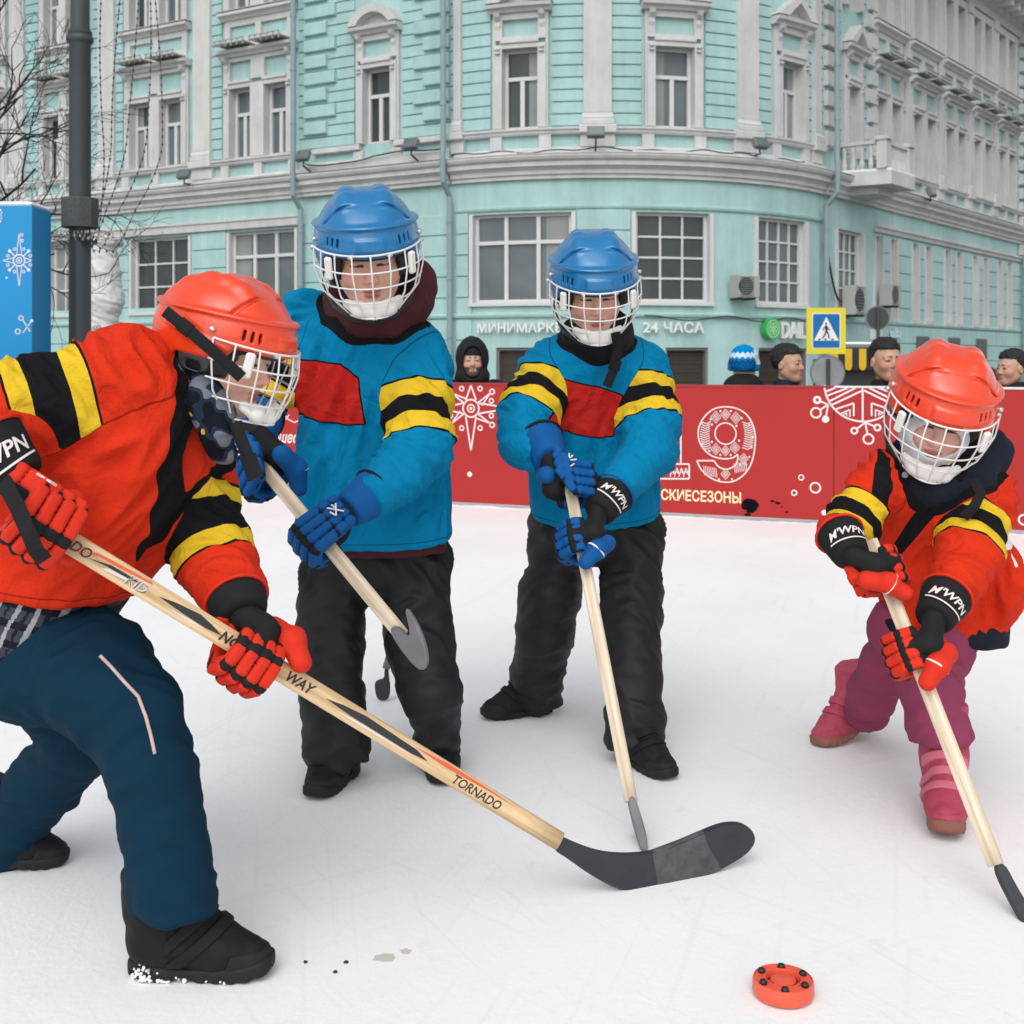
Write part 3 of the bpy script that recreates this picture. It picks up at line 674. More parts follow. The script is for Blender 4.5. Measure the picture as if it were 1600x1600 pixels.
# ================================================================== street level: grounds, barrier
g = link_mesh('street_ground', [(-120, -30, ZB), (120, -30, ZB), (120, 200, ZB), (-120, 200, ZB)], [(0, 1, 2, 3)], M['street']); tag(g, kind='structure')
bA = np.array([-.37, 8.33]); bD = nrm([2.89+.37, 6.96-8.33]); bN = np.array([bD[1], -bD[0]])        # rink boards: a straight run, nearer on the right
def BP(px, py):                                                       # photo point -> (s, z) on the boards
    m = (px-CX)/F; s = (m*bA[1]-bA[0])/(bD[0]-m*bD[1]); d = bA[1]+s*bD[1]; return s, H+(CY-py)*d/F
def bp(s, z, o=0.): q = bA+bD*s+bN*o; return np.array([q[0], q[1], z])
a, b = bA+bD*-9.5, bA+bD*9
V = [(-14, -6), (14, -6), (14, b[1]), tuple(b), tuple(a), (-14, a[1])]
q = MB(); q.prism(V, (0, 0, 0), (1, 0, 0), (0, 1, 0), (0, 0, 1), -.3, 0); o = q.build('ice', M['ice']); tag(o, kind='structure')
q = MB(); q.prism([(x, y) for x, y in V], (0, 0, 0), (1, 0, 0), (0, 1, 0), (0, 0, 1), ZB, -.304); o = q.build('rink_platform', M['dark']); tag(o, kind='structure')
M['red'] = mat('board_red', (.375, .028, .027), .6, .2, .10, 1.3, .1, 8); M['print'] = mat('board_print_white', (.72, .66, .645), .6, .3, .04); M['cream'] = mat('board_print_cream', (.86, .70, .42), .6, .3, .04)
BH = .842; sA = [-8.5, -5.6, -2.9, BP(690, 700)[0]-.15, BP(1303, 700)[0], BP(1303, 700)[0]+2.7, BP(1303, 700)[0]+5.4]
blab = ['plain red rink board at the far left end', 'red rink board far left behind the boy in red', 'red rink board with white script behind the two players on the left', 'red rink board with the large ornate nine and cream lettering', 'red rink board with the half snowflake behind the small player', 'red rink board beyond the right edge of the rink view']
boards = []
for k in range(6):
    s0, s1 = sA[k]+.002, sA[k+1]-.002
    t = thing('rink_board', blab[k], 'rink board', bp((s0+s1)/2, 0, 0), 'red boards round the rink'); boards.append(t)
    q = MB(); q.prism([(s0, .025), (s1, .025), (s1, BH-.012), (s0, BH-.012)], (bA[0], bA[1], 0), (bD[0], bD[1], 0), (0, 0, 1), (bN[0], bN[1], 0), -.06, 0); q.build('panel', M['red'], t)
    q = MB(); q.prism([(s0, BH-.012), (s1, BH-.012), (s1, BH), (s0, BH)], (bA[0], bA[1], 0), (bD[0], bD[1], 0), (0, 0, 1), (bN[0], bN[1], 0), -.065, .005); q.build('top_rail', M['frame'] if k > 3 else mat('rail_red', (.3, .03, .035), .5, .4), t)
    q = MB(); q.prism([(s0, 0), (s1, 0), (s1, .025), (s0, .025)], (bA[0], bA[1], 0), (bD[0], bD[1], 0), (0, 0, 1), (bN[0], bN[1], 0), -.055, .004); q.build('kick_strip', mat('kick_grey', (.35, .36, .37), .6), t)
eb, nb_, ez = np.array([bD[0], bD[1], 0]), np.array([bN[0], bN[1], 0]), np.array([0, 0, 1.])
class PR(MB):
    """flat print on the boards, 1.5 mm proud"""
    t0, t1 = .0012, .0022
    def seg(s, a, b, w):
        a = np.array(BP(*a)); b = np.array(BP(*b)); d = nrm(b-a); n = np.array([-d[1], d[0]])*w/2; s.flat([a-n, b-n, b+n, a+n])
    def flat(s, pts): s.add([bp(x, z, PR.t1) for x, z in pts], [tuple(range(len(pts)))])
    def line(s, pts, w, close=False):
        P_ = list(pts)+([pts[0]] if close else [])
        for a, b in zip(P_[:-1], P_[1:]): s.seg(a, b, w)
    def circ(s, px, py, r, w=None, n=24, a0=0, a1=360):               # r, w in photo px
        x, z = BP(px, py); k = (bA[1]+x*bD[1])/F; c = bp(x, z, PR.t1); r1 = r*k; r0 = 0 if w is None else (r-w)*k
        A = [math.radians(a0+(a1-a0)*i/n) for i in range(n+1)]
        V = [c+(eb*math.cos(t)+ez*math.sin(t))*q for t in A for q in (r0, r1)]; s.add(V, [(2*i, 2*i+1, 2*i+3, 2*i+2) for i in range(n)])
W_ = .011
q = PR()                                                              # star at the left of the nine
cx, cy = 736, 638
for r, w in ((15, 2.6), (7, 2.2)): q.circ(cx, cy, r, w)
q.circ(cx, cy, 2.5)
for dx, dy, L in ((0, -1, 36), (0, 1, 66), (1, 0, 62), (-1, 0, 48)):
    px_, py_ = -dy, dx; q.line([(cx+dx*13+px_*8, cy+dy*13+py_*8), (cx+dx*L, cy+dy*L), (cx+dx*13-px_*8, cy+dy*13-py_*8)], W_)
for a in (38, 142, 218, 322):
    dx, dy = math.cos(math.radians(a)), math.sin(math.radians(a)); q.line([(cx+dx*12, cy+dy*12), (cx+dx*38, cy+dy*38)], W_*.9); q.line([(cx+dx*16-dy*7, cy+dy*16+dx*7), (cx+dx*38, cy+dy*38)], W_*.9); q.circ(cx+dx*42, cy+dy*42, 5, 2.2)
for a in (20, 65, 115, 160, 200, 245, 295, 340):
    dx, dy = math.cos(math.radians(a)), math.sin(math.radians(a)); q.circ(cx+dx*34, cy+dy*34, 4.5, 2)
q.build('star_print', M['print'], boards[3]); q = PR()
# ornate nine: outline, hole, tail, filled with small ornaments
def ring9(q):
    T = lambda x, y: (1030+x/4.964, 610+y/4.964)
    out = [(292,545),(325,610),(380,665),(450,700),(530,712),(600,695),(665,645),(710,575),(735,490),(746,390),(740,310),(715,240),(670,180),(600,140),(515,127),(430,142),(365,190),(320,255),(303,330),(318,410),(360,470),(420,512),(500,530),(570,522),(610,495),(608,540),(590,580),(550,605),(510,611),(460,590),(425,545)]
    fine = []
    n = len(out)
    for k in range(n):                                    # rounded outline: Catmull-Rom except at the sharp corners
        p0, p1, p2, p3 = [np.array(out[(k+e) % n], float) for e in (-1, 0, 1, 2)]; sharp = {0, 24, 30}
        m1 = (p2-p0)/2 if k not in sharp else (p2-p1); m2 = (p3-p1)/2 if (k+1) % n not in sharp else (p2-p1)
        for t in np.linspace(0, 1, 6)[:-1]: fine.append(tuple(p1*(2*t**3-3*t*t+1)+m1*(t**3-2*t*t+t)+p2*(-2*t**3+3*t*t)+m2*(t**3-t*t)))
    q.line([T(*p) for p in fine], .0085, True)
    q.circ(*T(515, 335), 17.6, 1.9, 36)
    rr = random.Random(3)
    def dia(x, y, r):
        for f in (1, .58, .25): q.line([T(x-r*f, y), T(x, y-r*f*1.15), T(x+r*f, y), T(x, y+r*f*1.15)], .0038, True)
    for x, y, r in ((440, 207, 40), (515, 187, 36), (595, 213, 40), (440, 455, 38), (515, 468, 34), (588, 445, 38), (655, 530, 36), (515, 648, 36)): dia(x, y, r)
    for x, y in ((475, 160), (555, 160), (400, 225), (640, 215), (390, 470), (475, 500), (555, 500), (700, 515), (675, 575), (630, 575), (465, 690), (565, 690), (330, 250), (330, 420), (410, 265), (600, 275), (620, 390), (410, 400), (700, 270), (725, 360), (718, 440)): q.circ(*T(x, y), 1.7, None, 10)
    for xs, ys in ((340, 405), (640, 720)):               # leaf bands at the two sides of the bowl
        for k in range(12):
            y = 245+k*18; dx = 22*math.sin((k+1)/13*math.pi); off_ = -dx if xs == 340 else dx
            q.line([T(xs+off_, y), T((xs+ys)/2+off_, y+14), T(ys+off_*.6, y-4)], .0055)
    for x0, x1, dy in ((345, 440, 30), (580, 670, -30)):  # hatched panels in the tail
        for k in range(8): f = k/7; q.line([T(x0+(x1-x0)*f, 575+dy*.3+f*dy*.6), T(x0+(x1-x0)*f+10, 650+dy*.3+f*dy*.6)], .0042)
ring9(q); q.build('nine_print', M['print'], boards[3]); q = PR()
q.line([(1043, 725), (1077, 725), (1077, 748), (1028, 748), (1028, 725), (1043, 725), (1043, 655), (1030, 655), (1030, 640), (1064, 640), (1064, 725)], .010)
for k in range(4): q.line([(1047+k*7, 745), (1051+k*7, 731), (1055+k*7, 742), (1050+k*7, 736)], .006)
q.build('one_print', M['print'], boards[3])
for x_, y_, r_, w_ in ((1252, 746, 4.8, 2), (1241, 770, 5, 2.2), (1274, 762, 9, 2.6), (1288, 801, 4.4, None), (734, 741, 4.2, None), (801, 664, 4.5, 2)): q = PR(); q.circ(x_, y_, r_, w_); q.build('ring_print', M['print'], boards[3])
q = PR(); V, Fs = text2d('МОСКОВСКИЕСЕЗОНЫ', bold=.03); x1, z1_ = BP(1158, 785.5); x0 = BP(1033, 780)[0]
V2, _ = text2d('СКИЕСЕЗОНЫ', bold=.03); kx = (x1-x0)/V2[:, 0].max(); h_ = BP(1100, 767)[1]-BP(1100, 783.5)[1]; wmax = V[:, 0].max()
q.add([bp(x1-(wmax-x)*kx, BP(1100, 783.5)[1]+y*h_, PR.t1) for x, y in V], Fs); q.build('cream_lettering', M['cream'], boards[3])
q = MB(); rr = random.Random(4); A = np.linspace(0, 2*math.pi, 30)[:-1]
sc_ = [(640,880),(648,862),(655,850),(672,842),(690,838),(720,843),(745,852),(760,866),(775,885),(770,900),(762,906),(764,918),(748,932),(735,948),(705,951),(680,950),(676,938),(681,927),(660,925),(645,920),(638,900)]
q.add([bp(*BP(1030+a_/4.964, 610+b_/4.964), .0018) for a_, b_ in sc_], [tuple(range(len(sc_)))])
for (px_, py_, r_) in ((1215, 786, .012), (1207, 783, .01), (1229, 800, .008), (1168, 804, .014), (1222, 792, .005)): xx, zz = BP(px_, py_); q.add([bp(xx+r_*math.cos(t)*1.5, zz+r_*math.sin(t)*.6, .0018) for t in A], [tuple(range(29))])
q.build('black_scuff', mat('scuff_black', (.006, .006, .007), .95, .05), boards[3])
q = PR()                                                              # half snowflake cut off by the top edge
cx, cy = 1348, 600
q.circ(cx, cy, 60, 2.8, 40, 182, 358)
lim = lambda a: (a[0], max(a[1], 605))
for x0_, y0_, x1_, y1_ in ((1348, 606, 1348, 659), (1337, 606, 1294, 628), (1325, 606, 1291, 619), (1305, 606, 1290, 612), (1358, 606, 1402, 628), (1372, 606, 1405, 617), (1348, 610, 1297, 634), (1350, 610, 1400, 634)): q.seg((x0_, y0_), (x1_, y1_), .011)
for s_ in (-1, 1):
    q.line([(cx+s_*14, 650), (cx+s_*14, 630), (cx+s_*44, 640)], .010); q.line([(cx+s_*20, 651), (cx+s_*20, 640), (cx+s_*36, 647)], .008); q.line([(cx+s_*25, 650), (cx+s_*25, 645), (cx+s_*30, 648)], .007)
for (x0_, y0_), ends in (((1294, 632), ((1277, 625, 6.5, 4), (1275, 645, 9, 2.8), (1290, 655, 5.5, None))), ((1352, 660), ((1335, 673, 6, 3), (1357, 686, 9, 2.8), (1371, 668, 6, 3)))):
    for x_, y_, r_, w_ in ends:
        q.circ(x_, y_, r_, w_); d_ = nrm([x_-x0_, y_-y0_]); q.seg((x0_, y0_), (x_-d_[0]*r_, y_-d_[1]*r_), .010)
q.build('snowflake_print', M['print'], boards[4])
for a_ in ((1600, 812, 9, 2.8), (1577, 700, 5, 2)): q = PR(); q.circ(*a_); q.build('ring_print', M['print'], boards[4])
q = PR()
for s_, px_, py_, cap in (('Путешествие', 400, 690, 17), ('в', 450, 716, 15), ('Рождество', 405, 741, 17)):
    x, z = BP(px_, py_); k = (bA[1]+x*bD[1])/F; V, Fs = text2d(s_, bold=.03, shear=.25); 
    if s_ == 'в': pass
    q = PR(); q.add([bp(x+a_*cap*k*.78, z+b_*cap*k, PR.t1) for a_, b_ in V], Fs); q.build('white_script', M['print'], boards[2])
q = PR()
q.line([(x_, 702+9*math.sin((x_-425)/9.)) for x_ in range(425, 447, 2)], .008)
q.line([(462, 712), (470, 715), (482, 713)], .007)
q.line([(452, 648), (447, 655), (440, 657), (437, 652), (444, 645), (450, 655), (460, 660), (468, 657)], .008)
q.line([(447, 757), (456, 752), (462, 758), (452, 768), (448, 776), (458, 770)], .008); q.build('white_flourish', M['print'], boards[2])
# scraped snow along the foot of the boards
q = MB(); n = 420; V = []; 
for i in range(n+1):
    s = -8+16*i/n; hgt = .004+.014*abs(pnoise(np.array([[s*6, .3, 0]]))[0])+.01*abs(pnoise(np.array([[s*23, 3.3, 0]]))[0]); wdt = .015+.07*abs(pnoise(np.array([[s*3, 7.3, 0]]))[0])
    V += [bp(s, -.01, .006+wdt), bp(s, hgt*.5, .006+wdt*.6), bp(s, hgt, .006), bp(s, -.01, .005)]
q.add(V, [(4*i+k, 4*i+4+k, 4*i+5+k, 4*i+1+k) for i in range(n) for k in range(3)]); o = q.build('snow_ridge', mat('dirty_snow', (.66, .68, .69), .9, .1, .25, 9, .6, 40, bdist=.01), None, True); tag(o, 'thin ridge of scraped snow along the foot of the red boards', 'snow', kind='stuff')
# ================================================================== street furniture
M['lamp'] = mat('lamp_post_paint', (.046, .054, .056), .5, .4, .12, 4, .1, 40)
L = np.array([(125-CX)*11.5/F, 11.5, ZB]); kz = lambda y: H+(CY-y)*11.5/F-ZB
t = thing('lamp_post', 'dark grey round lamp post rising beside the blue pillar', 'lamp post', L)
q = MB(); q.lathe(L, [(.19, 0), (.19, .5), (.16, .55), (.103, .65), (.098, kz(70)), (.105, kz(68)), (.12, kz(66)), (.126, kz(62)), (.118, kz(57)), (.105, kz(55)), (.112, kz(53)), (.112, kz(50)), (.1, kz(49)), (.1, kz(47)), (.088, kz(46)), (.08, kz(-200))], 32); q.build('post', M['lamp'], t, True, 40)
q = MB(); q.lathe(L, [(.104, kz(357)), (.173, kz(356)), (.176, kz(313)), (.170, kz(310)), (.101, kz(309))], 10); cb = q.build('wicker_collar', mat('wicker_grey', (.075, .08, .082), .8, .2, .5, 40, .6, 90, bdist=.006), t)
M['twig'] = mat('bark_dark', (.028, .023, .021), .85, .2, .3, 20)
M['wire'] = mat('light_wire', (.06, .055, .05), .6, .4)
M['bulb'] = mat('unlit_bulb', (.42, .40, .36), .3, .5)
# looped rope of unlit lights below the collar, and strings hung from it to the tree
rr = random.Random(21)
def light_string(pts3, label, group=None, bulbs=14):
    t = thing('light_string', label, 'string of lights', pts3[0], group); q = MB(); q.tube(pts3, .0035, 5); q.build('wire', M['wire'], t); q = MB()
    L_ = len(pts3)
    for i in range(2, L_, max(1, L_//bulbs)): q.box(pts3[i]+np.array([0, 0, -.008]), (.016, .016, .028), None, .005)
    tag(q.build('bulbs', M['bulb'] if 'loop' in label else M['dark'], t), kind='stuff')
pts = []
for i in range(90):
    a = i*.62; pts.append(L+np.array([.30*(i/90)*2.2-.28+.05*math.cos(a), -.13+.04*math.sin(a*1.7), kz(368)+.035*math.sin(a)+(.0 if i < 45 else -.0)]))
light_string(pts, 'loops of unlit lights wound under the wicker collar of the lamp post', None, 40)
for k, (x0, x1, sag) in enumerate(((240, 132, 20), (222, 130, 20), (205, 132, 12), (188, 128, 8), (170, 132, 6))):
    pts = []
    for i in range(40):
        v = i/39; px_ = x0+(x1-x0)*v**1.6; py_ = 60+ (372-60)*(1-(1-v)**1.0)+ sag*math.sin(v*math.pi*.9)*2
        px_ = x0+14*math.sin(v*3+k)-(x0-x1)*max(0, (v-.55)/.45)**1.7; py_ = -30+(372+30)*min(1, v*1.12) + (sag if v > .8 else 0)*math.sin((v-.8)/.2*math.pi)
        pts.append(P(px_, py_, 11.4+.5*(1-v)))
    light_string(pts, ['hanging light string nearest the paired windows', 'second hanging light string from the right', 'middle hanging light string before the white pilaster', 'hanging light string second from the lamp post', 'hanging light string closest to the lamp post'][k], 'strings of lights hung by the lamp post', 22)
# bare tree at the left edge
T0 = np.array([(-95-CX)*12.2/F, 12.2, ZB]); t = thing('bare_tree', 'leafless dark tree reaching in from the left', 'tree', T0)
q = MB(); q.tube([T0, T0+[.02, 0, 1.2], T0+[-.03, .05, 2.4], T0+[.05, 0, 3.4], T0+[.1, 0, 5.2]], [.15, .12, .11, .09, .03], 12); q.build('trunk', M['twig'], t, True)
q = MB(); rr = random.Random(8)
def branch(p, d, L_, r, depth):
    n = 5; pts = [p]; dd = d.copy()
    for i in range(n):
        dd = nrm(dd+np.array([rr.gauss(0, .13), rr.gauss(0, .13), rr.gauss(.015, .12)])); pts.append(pts[-1]+dd*L_/n)
    q.tube(pts, [max(.0022, r*(1-.6*i/n)) for i in range(n+1)], 5, cap=False)
    if depth == 0: return
    for k in range(rr.choice((2, 3, 3))):
        i = rr.choice((2, 3, 4, 5)); s = nrm(np.cross(dd, [rr.gauss(0, .4), 1, rr.gauss(0, .4)])); a = rr.uniform(.35, .8)*rr.choice((-1, 1))
        branch(pts[i], nrm(dd*math.cos(a)+s*math.sin(a)), L_*rr.uniform(.5, .75), r*.52, depth-1)
for z0, tx, tz, L_ in ((2.2, 1., .25, 1.15), (2.45, 1, .5, 1.2), (2.7, .9, .55, 1.3), (2.9, .8, .8, 1.2), (3.2, .7, .9, 1.2), (2.1, 1., .02, .95), (3.6, .7, .9, 1.0), (2.3, 1, .35, .9), (4.0, .8, .5, 1.1)):
    branch(T0+np.array([0.03, -.02, z0]), nrm([tx, rr.gauss(0, .25), tz]), L_, .022, 4)
tag(q.build('branches', M['twig'], t, True), kind='stuff')
# blue pillar with snowflake print
D = 10.7; x1 = (50-CX)*D/F; zt = H+(CY-322)*D/F; pw, pd = 1.12, .44
t = thing('blue_pillar', 'tall bright blue box pillar with pale snowflake print', 'pillar', (x1-pw/2, D+pd/2, ZB))
q = MB(); q.box((x1-pw/2, D+pd/2, (zt+ZB)/2), (pw, pd, zt-ZB)); q.build('body', mat('pillar_blue', (.0, .235, .53), .4, .4, .04, 1.5), t)
q = MB(); q.box((x1-pw/2, D+pd/2, zt+.022), (pw-.005, pd-.005, .04), None, .018); q.build('snow_cap', M['snow'], t)
q = MB(); PT = lambda px, py: np.array([(px-CX)*D/F, D-.002, H+(CY-py)*D/F])
def dl(pts, w=.008):
    for a, b in zip(pts[:-1], pts[1:]):
        a = PT(*a); b = PT(*b); d = nrm(b-a); n = np.array([-d[2], 0, d[0]])*w/2; q.add([a-n, b-n, b+n, a+n], [(0, 1, 2, 3)])
def dc(px, py, r, w=None):
    c = PT(px, py); q.ring(c, 0 if w is None else (r-w)*D/F, r*D/F, (1, 0, 0), (0, 0, 1), (0, -1, 0), 0, .001, 16)
def star(cx, cy, k):
    dc(cx, cy, 10*k, 2*k); dc(cx, cy, 5*k, 1.6*k); dc(cx, cy, 1.6*k)
    for dx, dy, L_ in ((0, -1, 43), (0, 1, 42), (1, 0, 20), (-1, 0, 26)): px_, py_ = -dy*4*k, dx*4*k; dl([(cx+dx*9*k+px_, cy+dy*9*k+py_), (cx+dx*L_*k, cy+dy*L_*k), (cx+dx*9*k-px_, cy+dy*9*k-py_)], .007*k)
    for a in (45, 135, 225, 315):
        dx, dy = math.cos(math.radians(a)), math.sin(math.radians(a)); dl([(cx+dx*10*k, cy+dy*10*k), (cx+dx*20*k, cy+dy*20*k)], .010*k); dc(cx+dx*21*k, cy+dy*21*k, 2.6*k)
    for a in (22, 68, 112, 158, 202, 248, 292, 338): dc(cx+19*k*math.cos(math.radians(a)), cy+19*k*math.sin(math.radians(a)), 2.6*k, 1.2*k)
star(30, 407, 1); star(-8, 337, .6); star(-60, 470, 1.3)
for x_, y_, r_, w_ in ((34, 367, 2.6, 1.2), (35, 376, 2.6, 1.2), (10.5, 434, 1.6, None), (33, 497, 4.2, 1.6), (28, 518, 4.6, 1.6), (50, 501, 2.2, None)): dc(x_, y_, r_, w_)
dl([(36, 500), (47, 518)], .009); dl([(49, 502), (36, 520)], .009); q.build('snowflake_print', M['print'], t)
# wrapped statue beside the left windows
D = 27.; c = P(163, 440, D); zb0 = ZB
def f_wrap(p):
    zc = (p[:, 2]-ZB)/(3.7-ZB); d = chain(p, [((c[0], D, ZB), .34), ((c[0]+.02, D, .9), .30), ((c[0]-.02, D, 1.7), .26), ((c[0]+.03, D, 2.3), .36), ((c[0]-.02, D, 3.0), .33), ((c[0]-.04, D, 3.45), .30)], .1)
    return smin(d, rbox(p, (c[0]-.03, D, 3.62), (.36, .33, .1), .06), .03)
fold_w = lambda V: .06*np.abs(pnoise(np.stack([V[:, 0]*3+V[:, 2]*2, V[:, 1]*3, V[:, 2]*7+V[:, 0]*3], 1)))+.015*pnoise(V*9)
t = thing('wrapped_statue', 'statue wrapped in crumpled white cloth behind the lamp post', 'statue', (c[0], D, ZB))
sdf_obj('wrapping', f_wrap, (c[0]-.5, D-.5, ZB), (c[0]+.5, D+.5, 3.8), .03, mat('wrap_white', (.62, .62, .61), .8, .2, .06, 3, .4, 30), t, fold_w)
q = MB(); V, Fs = text2d('ВЕТЕР', bold=.02); k_ = .16
q.add([np.array([c[0]-.1+y*k_*1.0-.02, D-.36, 1.75-x*k_*.9]) for x, y in V], Fs); q.build('painted_lettering', M['tin'], t)
# pedestrian crossing sign
D = 21.0; c = P(1290.5, 517, D); s_ = 61*D/F
t = thing('crossing_sign', 'blue and yellow pedestrian crossing sign on a grey pole', 'road sign', (c[0], D+.06, ZB))
q = MB(); q.tube([(c[0], D+.06, ZB), (c[0], D+.06, c[2]+.4)], .035, 12); q.build('pole', mat('galvanised', (.35, .36, .37), .45, .5, .1, 5), t)
R_ = np.array(Matrix.Rotation(math.radians(-6), 3, 'Y')) if False else np.eye(3)
def sq(h, y0, y1, rad, name, m):
    q = MB(); pts = []
    for sx, sy, a0 in ((1, 1, 0), (-1, 1, 90), (-1, -1, 180), (1, -1, 270)):
        for k in range(5): a = math.radians(a0+k*22.5); pts.append((sx*(h[0]-rad)+rad*math.cos(a), sy*(h[1]-rad)+rad*math.sin(a)))
    q.prism(pts, c, (1, 0, 0), (0, 0, 1), (0, -1, 0), y0, y1); q.build(name, m, t)
sq((s_/2, s_*.59), .0, .02, .02, 'yellow_surround', mat('sign_yellow', (.72, .62, .03), .45, .4, .04)); sq((s_*.365, s_*.455), .022, .024, .02, 'white_border', M['sign_white']); sq((s_*.34, s_*.43), .026, .028, .02, 'blue_field', mat('sign_blue', (.0, .135, .38), .45, .4, .03))
q = MB(); tri = [(-s_*.32, -s_*.25), (s_*.32, -s_*.25), (0, s_*.36)]; q.prism(tri, c, (1, 0, 0), (0, 0, 1), (0, -1, 0), .030, .031); q.build('white_triangle', M['sign_white'], t)
q = MB(); k_ = s_*.5; B_ = lambda pts, w: [q.tube([c+np.array([x*k_, -.034, y*k_]) for x, y in pts], [w*k_]*len(pts), 6)]
q.ring(c+np.array([-.02*k_, -.032, .36*k_]), 0, .055*k_, (1, 0, 0), (0, 0, 1), (0, -1, 0), 0, .002, 14)
B_([(-.02, .27), (.0, .02)], .06); B_([(.0, .02), (-.09, -.2), (-.2, -.38)], .035); B_([(.01, .02), (.09, -.17), (.14, -.38)], .035); B_([(-.03, .25), (-.14, .12), (-.17, .02)], .026); B_([(.0, .25), (.1, .1), (.17, .05)], .026)
for x0 in (-.36, -.05, .3): q.prism([(x0*k_-.07*k_, -.48*k_), (x0*k_+.05*k_, -.48*k_), (x0*k_+.07*k_, -.40*k_), (x0*k_-.03*k_, -.40*k_)], c, (1, 0, 0), (0, 0, 1), (0, -1, 0), .032, .033)
q.build('walking_figure', M['black'], t)
def disc_sign(px, py, r, D, label, m):
    c = P(px, py, D); t = thing('traffic_sign', label, 'road sign', (c[0], D+.05, ZB)); q = MB(); q.ring(c, 0, r*D/F, (1, 0, 0), (0, 0, 1), (0, -1, 0), -.012, .012, 40); q.build('disc', m, t)
    q = MB(); q.tube([(c[0], D-.05, ZB), (c[0], D-.05, c[2]+r*D/F*.8)], .032, 10); q.build('pole', M['lamp'], t)
    q = MB(); q.ring(c, r*D/F-.015, r*D/F+.006, (1, 0, 0), (0, 0, 1), (0, -1, 0), -.02, .02, 40); q.build('rim', M['tin'], t); return t, c
disc_sign(1293, 582, 26.5, 20.6, 'pale grey back of a round road sign low behind the crossing sign', mat('sign_back_pale', (.25, .26, .27), .4, .5, .35, 5))
t, c = disc_sign(1371, 497, 18.5, 24, 'dark grey back of a round road sign above a spectator', M['lamp']); q = MB(); q.box(c+np.array([-.02, 0, -.32]), (.24, .03, .22), None, .01); q.build('plate', mat('plate_grey', (.4, .41, .40), .5), t)
# striped kiosk
D = 23.; c = P(1340, 560, D); t = thing('striped_kiosk', 'black kiosk with a snowy roof and yellow striped valance', 'kiosk', (c[0], D+.7, ZB)); q = MB(); kx, kz_ = D/F, D/F
zr = H+(CY-540)*kz_; q.box((c[0], D+.75, (zr-.5+ZB)/2+.1), (1.0, 1.3, zr-.2-ZB), None, .02); q.build('cabin', M['dark'], t)
q = MB(); q.box((c[0]+.05, D+.65, zr-.03), (1.2, 1.6, .06), None, .02); q.build('roof', M['tin'], t); q = MB(); q.box((c[0]+.05, D+.65, zr+.035), (1.18, 1.56, .06), None, .025); q.build('roof_snow', M['snow'], t)
q = MB(); qy = MB()
for k in range(9):
    x0 = c[0]-.55+k*.132; pts = [(x0, zr-.06), (x0, zr-.40), (x0+.02, zr-.45), (x0+.066, zr-.47), (x0+.11, zr-.45), (x0+.132, zr-.40), (x0+.132, zr-.06)]
    (q if k % 2 else qy).prism(pts, (0, D-.17, 0), (1, 0, 0), (0, 0, 1), (0, -1, 0), 0, .01)
q.build('valance', M['black'], t); qy.build('yellow_stripe', mat('stripe_yellow', (.68, .42, .02), .6, .3), t)
# maroon awnings and grey blocks at the foot of the side street wall
M['stone'] = mat('rough_stone', (.13, .145, .145), .9, .2, .35, 8, 1., 14, bdist=.03); M['maroon'] = mat('awning_maroon', (.075, .022, .026), .75, .3, .15, 5)
for k, cc in enumerate(right_bays[1:4]):
    q = FB(); q.add([fp(cc+a_, z_, o_) for a_ in (-1.0, 1.0) for z_, o_ in ((.75, .05), (.75, .1), (.3, .9), (.25, .9))], [(0, 1, 5, 4), (1, 2, 6, 5), (2, 3, 7, 6), (0, 1, 2, 3), (4, 7, 6, 5), (0, 4, 7, 3)])
    single(q, 'awning', M['maroon'], ['maroon awning on the side street wall nearest the corner', 'maroon awning on the side street wall behind the orange helmet', 'maroon awning farthest down the side street'][k], 'awning', fp(cc, .5, .05), 'awnings on the side street')
    q = FB()
    q.fbox(cc-.55, cc+.55, 1.0, 1.75, .0, .09, .05)
    q.build('rough_stone_panel', M['stone'], bld)
# dirt on the ice
M['speck'] = mat('dark_dirt', (.03, .028, .026), .8)
def flat_spot(name, px, py, w_, h_, m, label, group, z=.003):
    d = F*H/(py-CY); x = (px-CX)*d/F; q = MB(); n = 14; rr = random.Random(int(px)); V = []
    for i in range(n): a = 2*math.pi*i/n; r = 1+rr.uniform(-.3, .3); V.append((w_*r*math.cos(a), h_*r*math.sin(a)))
    q.prism(V, (x, d, 0), (1, 0, 0), (0, 1, 0), (0, 0, 1), .0005, z); single(q, name, m, label, 'dirt', (x, d, 0), group)
flat_spot('dirt_speck', 477, 1504.5, .0032, .003, M['speck'], 'tiny dark speck on the ice nearest the black shoe', 'dirt on the ice'); flat_spot('dirt_speck', 541, 1504.5, .0042, .0035, M['speck'], 'tiny dark speck on the ice left of the pale stain', 'dirt on the ice'); flat_spot('dirt_speck', 524, 1520, .0038, .003, M['speck'], 'tiny dark speck nearest the photo bottom between two others', 'dirt on the ice')
M['stain'] = mat('pale_stain', (.60, .57, .51), .6)
flat_spot('ice_stain', 602, 1497, .018, .014, M['stain'], 'pale beige stain on the ice beside three dark specks', 'dirt on the ice', .0008); flat_spot('ice_stain', 634, 1487, .011, .010, M['stain'], 'smaller beige stain on the ice farther from the shoe', 'dirt on the ice', .0008)
